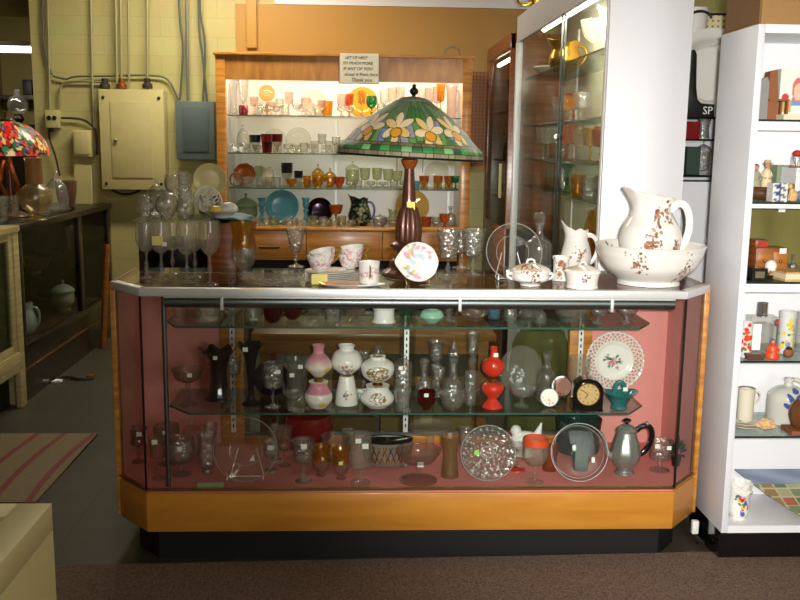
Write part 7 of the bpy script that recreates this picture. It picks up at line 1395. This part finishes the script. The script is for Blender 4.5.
# things in the far room
ZLG = at(10, 95, 6.92).z
a = at(24.5, 95, 7.); b = at(33, 80, 7.); tag(ob('black_speaker', MB().box(a.x, b.x, 6.95, 7.2, ZLG+.0005, b.z), 'black', None, bevel=.006), 'small black box standing on the ledge beside the wall edge in the far room', 'speaker')
a = at(20, 124, 5.6); tag(ob('far_cabinet', MB().box(-3.6, -2.56, 5.6, 6.2, 0, a.z), 'ebony', None, bevel=.01), 'dark cabinet in the far room under the glass globe lamp', 'cabinet'); zfc = a.z+.0005
t = thing('globe_lamp', 'dim glass globe oil lamp on the dark cabinet in the far room', 'oil lamp', (at(18, 110, 5.8).x, 5.8, zfc)); ob('base', k_vase(.1, .09, 'urn')[0][1], 'iron', t); ob('globe', MB().ball((0, 0, .17), .09, 24), 'clear', t); ob('chimney', MB().lathe(shell([(.03, .25), (.022, .31)], .003), 18), 'clear', t)
# wooden post, litter on the aisle floor
a = onz(103, 348, 0.002); b = at(107, 245, a.y+.0)
tag(ob('wooden_post', MB().tube([(0, 0, 0), (b.x-a.x, 0, b.z)], .022, 8), 'oak_dark', None, (a.x, a.y, .001)), 'slim wooden post standing by the far end of the dark counter', 'post')
p = onz(56, 382.5, 0); tag(ob('paper_scrap', MB().prism([(0, 0), (.045, .01), (.05, .05), (.01, .06)], .001, .012), 'price', None, (p.x-.02, p.y-.02, 0)), 'small white paper scrap on the floor by the dark counter', 'scrap')
p = onz(76, 380, 0); tag(ob('dark_strap', MB().tube(cpts([(-.12, .0), (-.05, .03), (.03, -.02), (.1, .02)], 4) and [(x, y, .012) for x, y in cpts([(-.12, 0), (-.05, .03), (.03, -.02), (.1, .02)], 4)], .011, 8, flat=.6), 'black', None, (p.x, p.y, 0)), 'dark strap lying on the aisle floor beside the paper scrap', 'strap')
p = onz(86, 378, 0); tag(ob('orange_scrap', MB().prism([(0, 0), (.05, 0), (.05, .03), (0, .04)], .001, .014), 'carnival_orange', None, (p.x, p.y, 0)), 'small orange scrap at the end of the dark strap on the floor', 'scrap')
# ---------------------------------------------------------------- collectables in the white bookcase
def bk(i, y0=.1):
    def g(fn, label, cat, x0, x1, tp, mats, y=None, **kw): return put(fn, label, cat, x0, x1, tp, BSH[i], y0 if y is None else y, mats, **kw)
    return g
XZ = Matrix(((1, 0, 0, 0), (0, 0, 1, 0), (0, 1, 0, 0), (0, 0, 0, 1)))   # draws (x, z) outlines upright, extruded in y
b1, b2, b3, b4, b5, b6 = [bk(i) for i in range(6)]
bx0 = lambda w, h, d: MB().box(-w/2, w/2, -d/2, d/2, 0, h)
t = put(lambda w, h: [('board', MB().prism([(-w/2, 0), (w/2, 0), (w/2, h*.86), (w*.3, h), (-w*.2, h*.95), (-w/2, h*.7)], -.006, .006, 0, XZ), 0), ('foot', MB().box(-w*.4, w*.4, .006, .05, 0, .006), 0)], 'grey plaque with sloping top at the left end of the top bookcase shelf', 'plaque', 755, 768, 77, BSH[0], .07, ['grey_board'], name='grey_plaque', rz=.35)
b1(lambda w, h: [('back', MB().prism([(-w/2, 0), (w/2, 0), (w*.42, h*.5), (w*.2, h), (-w*.4, h*.96), (-w*.5, h*.5)], -.02, .02, 0, XZ), 0), ('seat', MB().box(-w*.4, w*1.3, -.03, .03, h*.38, h*.42), 0), ('leg', MB().box(w*1.1, w*1.25, -.03, -.015, 0, h*.38), 0), ('leg', MB().box(w*1.1, w*1.25, .015, .03, 0, h*.38), 0)], 'small brown wooden toy chair beside the grey plaque', 'toy chair', 764, 776, 70, ['book_brown'], y=.1, name='toy_chair')
hb_ = at(790, 70, .2).z-BSH[0]
def coverpaint(co):
    x, z = co.x, co.z
    if co.y > -.0138 or z < .012: return hexc(206, 214, 200)
    if ((x+.012)/.016)**2+((z-hb_*.56)/.028)**2 < 1: return hexc(236, 190, 168)
    if ((x+.012)/.022)**2+((z-hb_*.6)/.04)**2 < 1: return hexc(214, 110, 104)
    if abs(x+.01) < .022 and z < hb_*.44: return hexc(240, 236, 226) if z < hb_*.3 else hexc(110, 150, 200)
    if abs(x+.05) < .02 and .03 < z < hb_*.4: return hexc(206, 166, 96)
    if ((x+.055)/.012)**2+((z-hb_*.46)/.012)**2 < 1: return hexc(200, 60, 60)
    return hexc(232, 234, 222)
m = MB().box(-.075, .1, -.0135, .014, 0, hb_); gn = 56; g0 = len(m.v); m.v += [(-.075+.175*i/gn, -.014, hb_*j/gn) for j in range(gn+1) for i in range(gn+1)]; m.f += [(g0+j*(gn+1)+i, g0+j*(gn+1)+i+1, g0+(j+1)*(gn+1)+i+1, g0+(j+1)*(gn+1)+i) for j in range(gn) for i in range(gn)]; m.m += [0]*(gn*gn)
t = thing('picture_book', 'pale picture book standing upright with a child on its cover on the top bookcase shelf', 'book', (xat(783, .17, 1.55)+.055, .17, BSH[0]+.0005))
ob('cover', m, 'matte_paint', t, paint=coverpaint, smooth=0)
w_ = text_mb('the', .03, .3).xf(tr(-.03, -.0145, hb_*.78) @ Matrix(((1, 0, 0, 0), (0, 0, -1, 0), (0, 1, 0, 0), (0, 0, 0, 1)))) if 0 else None
b1(lambda w, h: k_plate(w, h, 10, 36), 'dark brown round tray standing behind the picture book', 'tray', 782, 816, 58, ['walnut'], y=.25, name='round_tray')
b1(lambda w, h: [('book', bx0(w, h, .12), 0)], 'small dark green book lying at the foot of the picture book', 'book', 776, 800, 115, ['page'], y=.085, name='thin_book')
# second shelf
lx = xat(769, .1, 1.24); t = thing('wooden_log', 'dark wooden log bench under the two little dolls', 'log', (lx, .1, BSH[1]+.0005)); ob('log', MB().tube([(-.065, 0, .022), (.0, .004, .024), (.068, 0, .02)], [.02, .024, .019], 12), 'walnut', t)
for x, tp, hat, mats, l in ((755, 163, 0, ['cloth_sage', 'skin', 'hair_black', 'straw'], 'black haired little doll seated on the log at the left of the bookcase'), (766, 160, 1, ['cloth_cream', 'skin', 'hair_black', 'straw'], 'little doll in a straw hat seated on the log in the bookcase')):
    k_ = mpp(.1); zt_ = BSH[1]+.0445; place(k_figure(11*k_, at(x, tp, .1).z-zt_, hat), 'seated_doll', l, 'doll', (xat(x, .1, zt_), .1, zt_), mats, -.3)
for nm in ('lap_cloth',): tag(ob('red_lap_cloth', MB().box(-.014, .014, -.004, .004, 0, .012), 'cloth_red', None, (xat(757, .06, 1.26), .066, BSH[1]+.046)), 'tiny red cloth in the lap of the black haired doll', 'cloth') if 0 else None
b2(lambda w, h: [('cube', bx0(w, h, .045), 0)], 'blue and white patterned little cube before the pale green box', 'cube', 770, 785, 183, ['china'], y=.045, name='patterned_cube', paint=lambda c: hexc(50, 70, 120) if (abs(sin(c.x*130)*cos(c.z*140+c.x*60)) > .55 or abs(c.x-.0) < .002) else WHITE)
b2(lambda w, h: [('box', bx0(w, h, .06), 0)], 'pale green upright box behind the patterned cube', 'box', 772, 788, 165, ['cloth_green'], y=.235, name='pale_green_box')
a = xat(789, .14, 1.3)
t = thing('white_riser', 'small white box riser carrying a red lidded jar, second bookcase shelf', 'riser', (a, .14, BSH[1]+.0005)); hz = at(795, 168, .1).z-BSH[1]
ob('riser_top', MB().box(0, .12, -.05, .06, hz-.008, hz), 'white_lam', t); ob('side', MB().box(0, .006, -.05, .06, 0, hz-.008), 'white_lam', t); ob('side', MB().box(.114, .12, -.05, .06, 0, hz-.008), 'white_lam', t)
put(lambda w, h: [('jar', MB().lathe(shell([(w*.45, 0), (w*.46, h*.6), (w*.36, h*.68)], .002), 20), 0), ('lid', MB().ball((0, 0, h*.8), w*.38, 14, 0, (1, 1, .7)), 1), ('base', MB().lathe([(0, -.0), (w*.55, -.0), (w*.55, .006), (0, .006)], 20), 2)], 'little glass jar with red knob lid on the white riser', 'jar', 791, 804, 150, BSH[1]+hz+.0005, .12, ['clear', 'cloth_red', 'book_brown'], name='lidded_jar')
b2(lambda w, h: k_dog(w, h, (0, 1)), 'small tan dog figurine before the white riser', 'figurine', 788, 799, 182, ['clock_face', 'book_brown'], y=.05, name='dog_figurine')
b2(lambda w, h: [('cushion', MB().ball((0, 0, h*.5), w*.5, 14, 0, (1, .8, h/w)), 0)], 'small blue cushion beside the tan dog figurine', 'cushion', 797, 808, 190, ['cloth_blue'], y=.07, name='blue_cushion')
# third shelf: cloth backdrop, little chest
b = MB()
for i in range(25):
    for j in range(7): b.v.append((i/24*.72, .012*sin(i*1.1)+.006*sin(j+i*.4), j/6*.235))
for i in range(24):
    for j in range(6): q = i*7+j; b.f.append((q, q+1, q+8, q+7)); b.m.append(0)
o = tag(ob('olive_cloth', b, 'olive_cloth', None, (BX+.03, .265, BSH[2]+.001)), 'olive green cloth draped across the back of the third bookcase shelf', 'cloth'); md = o.modifiers.new('thick', 'SOLIDIFY'); md.thickness = .002
cw, ch = 33*mpp(.12), at(765, 240, .12).z-BSH[2]
t = thing('wooden_chest', 'little reddish wooden chest of drawers on the third bookcase shelf', 'chest', (xat(766, .14, 1.), .14, BSH[2]+.0005))
ob('body', MB().box(-cw/2, cw/2, -.04, .04, 0, ch*.8), 'red_wood', t, bevel=.002); ob('top_gallery', MB().box(-cw/2, -cw*.1, -.03, .04, ch*.8, ch), 'red_wood', t, bevel=.002)
ob('red_drawer', MB().box(-cw*.42, -cw*.18, -.034, -.03, ch*.83, ch*.97), 'cloth_red', t)
for s in (-.25, .25): d = ob('drawer', MB().box(cw*(s-.22), cw*(s+.22), -.044, -.04, ch*.2, ch*.7), 'oak_dark', t, bevel=.001); ob('knob', MB().ball((cw*s, -.047, ch*.45), .006, 8), 'brass', d)
b3(lambda w, h: [('egg', MB().ball((0, 0, h*.58), w*.5, 32, 0, (1, 1, 1.15)), 0), ('stand', MB().lathe([(0, 0), (w*.4, 0), (w*.2, .006), (w*.3, .014)], 18), 1)], 'white painted porcelain egg on a dark stand before the little chest', 'egg', 765, 777, 257, ['china', 'ebony'], y=.05, name='porcelain_egg', paint=sprigs([(-PI/2, .024), (-1.2, .028)], WHITE, [hexc(220, 140, 50), hexc(226, 190, 70)], [hexc(120, 140, 80)], .0035, 10, 2, .008, .018))
b3(lambda w, h: [('cover', bx0(w, h*.25, .12), 0), ('pages', MB().box(-w*.48, w*.48, -.061, .058, h*.25, h*.8), 1), ('front_cover', MB().box(-w/2, w/2, -.062, .06, h*.8, h), 0)], 'pale closed book lying at the front of the third bookcase shelf', 'book', 775, 799, 270, ['clock_face', 'page'], y=.068, name='closed_book', rz=.1)
b3(lambda w, h: [('case', bx0(w, h, .07), 0), ('silver_lid', MB().box(-w*.3, w*.3, -.036, -.035, h*.25, h*.75), 1)], 'flat black box with silver patch at the left of the third bookcase shelf', 'box', 748, 764, 267, ['black_gloss', 'silver'], y=.05, name='black_box')
for x, tp, l in ((784, 249, 'small clear perfume bottle right of the little chest'), (793, 254, 'clear stopper bottle at the frame edge on the third bookcase shelf')): b3(lambda w, h: k_bottle(w, h), l, 'bottle', x-4.5, x+4.5, tp, ['cut', 'cut'], y=.135-.0, name='perfume_bottle')
for px, py, l in ((782, 209.5, 'white price card pinned high on the olive cloth'), (783, 251, 'white price card on the little chest front')): p = at(px, py, .24 if py < 230 else .09); tag(ob('price_card', MB().box(-.012, .012, -.001, .001, -.009, .009), 'price', None, p, (0, 0, .1)), l, 'price card')
# fourth shelf: glass tumblers and bottle
flower = lambda cols, sd, R, hh: sprigs([(-PI/2-.6, hh*.3), (-PI/2+.3, hh*.55), (-PI/2-.2, hh*.75), (-PI/2+.7, hh*.3), (0, hh*.5), (PI, hh*.5), (2, hh*.4)], hexc(214, 216, 214), cols, [hexc(70, 120, 70)], .0075, 7, sd, .012, R)
b4(k_tumbler, 'tumbler painted with orange red flowers at the left of the fourth bookcase shelf', 'tumbler', 740, 752, 322, ['china'], y=.06, name='flowered_tumbler', paint=flower([hexc(226, 80, 40), hexc(214, 60, 36)], 3, .02, .12), taper=.92)
def perf(w, h):
    return [('bottle', MB().box(-w/2, w/2, -w*.28, w*.28, 0, h*.74), 0), ('inner', MB().box(-w*.4, w*.4, -w*.2, w*.2, h*.06, h*.6), 0), ('collar', MB().lathe([(w*.2, h*.74), (w*.2, h*.78), (w*.16, h*.78)], 16), 1), ('cap', MB().lathe([(0, h*.77), (w*.19, h*.77), (w*.19, h*.99), (0, h)], 20), 1), ('paper_label', MB().box(-w*.44, -w*.12, -w*.285, -w*.28, h*.1, h*.6), 2)]
b4(perf, 'large square clear perfume bottle with chrome cap on the fourth bookcase shelf', 'bottle', 747, 774, 302, ['clear', 'chrome', 'price'], y=.11, name='perfume_bottle')
b4(k_tumbler, 'clear tumbler painted with yellow and blue flowers on the fourth bookcase shelf', 'tumbler', 778, 794, 311, ['china'], y=.12, name='painted_tumbler', paint=flower([hexc(232, 206, 60), hexc(130, 150, 200), hexc(230, 200, 70)], 5, .025, .13), taper=.95)
b4(k_tumbler, 'clear plain tumbler at the frame edge on the fourth bookcase shelf', 'tumbler', 795, 811, 312, ['clear'], y=.14, name='plain_tumbler', taper=.95)
b4(lambda w, h: k_figure(w, h), 'tiny seated doll in orange and blue before the square perfume bottle', 'figurine', 766, 780, 338, ['orange_red', 'skin', 'enamel_blue', 'straw'], y=.045, name='tiny_doll')
b4(lambda w, h: [('bag', MB().ball((0, 0, h*.45), w*.5, 14, 0, (1, .7, .9*h/w)), 0), ('clasp', MB().lathe([(w*.3, h*.8), (w*.32, h*.9), (w*.2, h)], 12), 1)], 'tiny brown purse beside the painted tumblers', 'purse', 784, 795, 347, ['book_brown', 'brass'], y=.05, name='tiny_purse')
b4(lambda w, h: [('sled', MB().box(-w/2, w/2, -.012, .012, h*.4, h*.7), 0), ('runners', MB().box(-w*.45, w*.45, -.012, -.008, 0, h*.4).box(-w*.45, w*.45, .008, .012, 0, h*.4), 0)], 'tiny brown wooden sled at the front left of the fourth bookcase shelf', 'sled', 746, 765, 351, ['walnut'], y=.025, name='wooden_sled')
b4(lambda w, h: [('rosebud', MB().ball((0, 0, h-w*.5), w*.5, 12), 1), ('stem', MB().tube([(0, 0, 0), (0, 0, h-w*.5)], .002, 6), 0)], 'single red glass rose standing behind the painted tumbler', 'rose', 773, 781, 319, ['leaf_green', 'enamel_red'], y=.2, name='red_rose')
# fifth shelf
b5(lambda w, h: [('saucer', k_saucer(w, .012)[0][1], 0), ('upper_plate', k_saucer(w*.94, .012)[0][1].xf(tr(0, 0, .009)), 0)], 'pair of cream saucers under the tall mug on the fifth bookcase shelf', 'saucer', 731, 760, 427, ['stoneware'], y=.1, name='saucer_pair')
t = put(lambda w, h: k_cup(w, h, style='straight', hw=.55, hz=(.88, .5)), 'tall cream stoneware mug with dark rim on the fifth bookcase shelf', 'mug', 735, 756, 388, BSH[4]+.021, .1, ['stoneware'], name='stoneware_mug')
R_ = 21*mpp(.1)/2/1.22; hh = at(745, 388, .1).z-BSH[4]-.021
ob('rim_band', MB().lathe([(R_*1.005, hh*.94), (R_*1.015, hh), (R_*.95, hh+.001), (R_*.95, hh*.94)], 28, closed=True), 'pewter', t)
b5(lambda w, h: [('petals', (lambda m: ([m.ball((w*.36*cos(a)*k, -.0+w*.2*sin(a)*k, h*(.25+.4*((i*7 % 5)/5))), w*.16, 8, 0, (1, 1, .7)) for i, (a, k) in enumerate([(q*.7, .3+.7*((q*3 % 5)/5)) for q in range(18)])], m)[1])(MB()), 0)], 'pink and yellow china flower cluster before the stoneware jug', 'flower ornament', 754, 779, 414, ['china'], y=.06, name='china_flowers', paint=lambda c: mix(hexc(220, 170, 150), hexc(224, 196, 110), .5+.5*sin(c.x*180)*sin(c.z*150)))
def jugpaint(co):
    x, z = co.x, co.z; u = x+.004
    if co.y < 0:
        for cx, cz, a, l, w in ((-.012, .095, 2.1, .034, .009), (.012, .1, .6, .03, .009), (0, .062, 1.5, .04, .006), (-.022, .07, 2.5, .03, .008), (.02, .068, .6, .026, .008), (.008, .12, .2, .02, .008)):
            dx, dz = u-cx, z-cz; p = dx*cos(a)+dz*sin(a); q = -dx*sin(a)+dz*cos(a)
            if (p/(l*.6))**2+(q/w)**2 < 1: return hexc(62, 86, 150)
    return hexc(206, 204, 194)
def crock(w, h):
    R = w/2; return [('body', MB().lathe(curve([(0, 0), (R*.94, 0), (R, .006), (R, h*.5), (R*.92, h*.66), (R*.6, h*.78), (R*.24, h*.84), (R*.2, h*.95), (R*.26, h*.96), (R*.25, h)], 4)+[(R*.15, h), (R*.14, h*.9)], 44), 0), ('handle', handle(R*.22, h*.96, R*.62, h*.76, R*.3, .006), 1)]
b5(crock, 'grey stoneware whisky jug with painted blue flower on the fifth bookcase shelf', 'jug', 767, 807, 378, ['china', 'stoneware'], y=.17, name='stoneware_jug', paint=jugpaint)
put(lambda w, h: [('base', MB().box(-w*.55, w*.55, -.04, .04, 0, .014), 1), ('pot', MB().lathe(curve([(0, .014), (w*.3, .014), (w*.48, h*.45), (w*.42, h*.8), (w*.2, h*.97), (0, h)], 4), 28), 0), ('yellow_spot', MB().ball((w*.1, -w*.43, h*.5), .01, 10, 0, (1, .4, 1)), 2)], 'round brown ornament with yellow spot on a wooden base at the frame edge', 'ornament', 788, 818, 398, BSH[4], .05, ['brown_glaze', 'book_brown', 'enamel_yellow'], name='brown_ornament')
# floor of the bookcase
def boot(w, h):
    R = w*.42; b = MB().lathe(shell(curve([(R*.75, 0), (R*.8, .006), (R*.95, h*.2), (R*.86, h*.5), (R*.9, h*.72), (R*1.02, h*.86), (R*1.1, h)], 4), .004, .01), 64, lambda a, t, r, z: (r*(1+.5*math.exp(-((math.atan2(sin(a+1.9), cos(a+1.9)))/.7)**2)*max(0, 1-z/(h*.42))**.7+(.05*sin(a*9) if z > h*.9 else 0)), z))
    return [('boot', b, 0), ('cuff', MB().tube([(R*1.04*cos(2*PI*i/36), R*1.04*sin(2*PI*i/36), h*.76+.005*sin(2*PI*i*5/36)) for i in range(36)], .0045, 6, closed=True), 1)]
hB = at(738, 481, .08).z-BSH[5]
b6(boot, 'white china boot vase painted with red, yellow and blue flowers on the bookcase floor', 'vase', 725, 752, 482, ['china', 'milk'], y=.085, name='china_boot', paint=sprigs([(-PI/2, hB*.5), (-PI/2+.25, hB*.42), (-PI/2-.3, hB*.6), (-1.5, hB*.34)], WHITE, [hexc(204, 44, 44), hexc(232, 196, 60), hexc(80, 100, 190), hexc(224, 160, 140)], [hexc(90, 140, 70)], .0068, 9, 4, .014, .04))
def boardpaint(co):
    x, y = co.x, co.y
    if y > .12: return mix(hexc(150, 160, 178), hexc(120, 134, 160), .5+.5*sin(x*30+sin(y*40)*2))
    u, v = (x*21) % 1, (y*21) % 1
    if abs(x+.12-.0) < .05 and -.13 < y < -.06: return hexc(200, 90, 62)
    if u < .12 or v < .12: return hexc(196, 190, 150)
    return (hexc(120, 140, 96), hexc(176, 96, 70), hexc(170, 166, 130), hexc(96, 120, 90), hexc(150, 120, 80))[(int(x*21+40)*7+int(y*21+40)*3+int(x*21+40)*int(y*21+40)) % 5]
m = MB(); nx, ny = 120, 88
bo = thing('game_board', 'colourful chequered board leaning out over the bookcase floor with a grey blue top', 'board', (xat(752, .1, .14), .27, BSH[5]+.012))
x1 = .42
for j in range(ny+1):
    for i in range(nx+1): u, v = i/nx, j/ny; m.v.append((.0+u*x1+.2*(1-v)*(.9), -.34+.34*v, .0+.085*v**1.5-.012))
for j in range(ny):
    for i in range(nx): a = j*(nx+1)+i; m.f.append((a, a+1, a+nx+2, a+nx+1)); m.m.append(0)
bd = ob('board', mesh(m, ['matte_paint'], paint=lambda c: boardpaint(Vector((c.x-.2, c.y+.2, 0)))), None, bo, (0, 0, .014)); md = bd.modifiers.new('thick', 'SOLIDIFY'); md.thickness = .005; md.offset = -1
# brown cardboard box on top of the bookcase
t = thing('cardboard_box', 'brown cardboard box lying on top of the white bookcase', 'box', (BX+.01, .01, BZ+.0005)); ob('carton', MB().box(0, .7, 0, .28, 0, .26), 'cardboard', t, bevel=.004); ob('end_flap', MB().box(-.004, .0, .006, .274, .006, .25), 'cardboard_end', t)
# tangled lamp cords on the floor in the gap
rn = random.Random(7); P = []
for i in range(40): a = i*.8; P.append((.012*cos(a)*(1+.3*sin(i)), .11*sin(a*.7)+.02*cos(i*1.7), .008+.018*abs(sin(i*.9))))
P += [(.012, -.1, .008), (.01, .0, .03), (.0, .1, .05)]
tag(ob('tangled_cord', MB().tube(cpts3(P) if 0 else P, .003, 6), 'cable_dark', None, (1.024, .22, 0)), 'dark tangled lamp cord on the floor between the case and the bookcase', 'cord')
tag(ob('cord_plug', MB().box(-.012, .012, -.01, .01, 0, .05), 'price', None, (1.022, .17, .0305), bevel=.004), 'white plug on the cord between the case and the bookcase', 'plug')
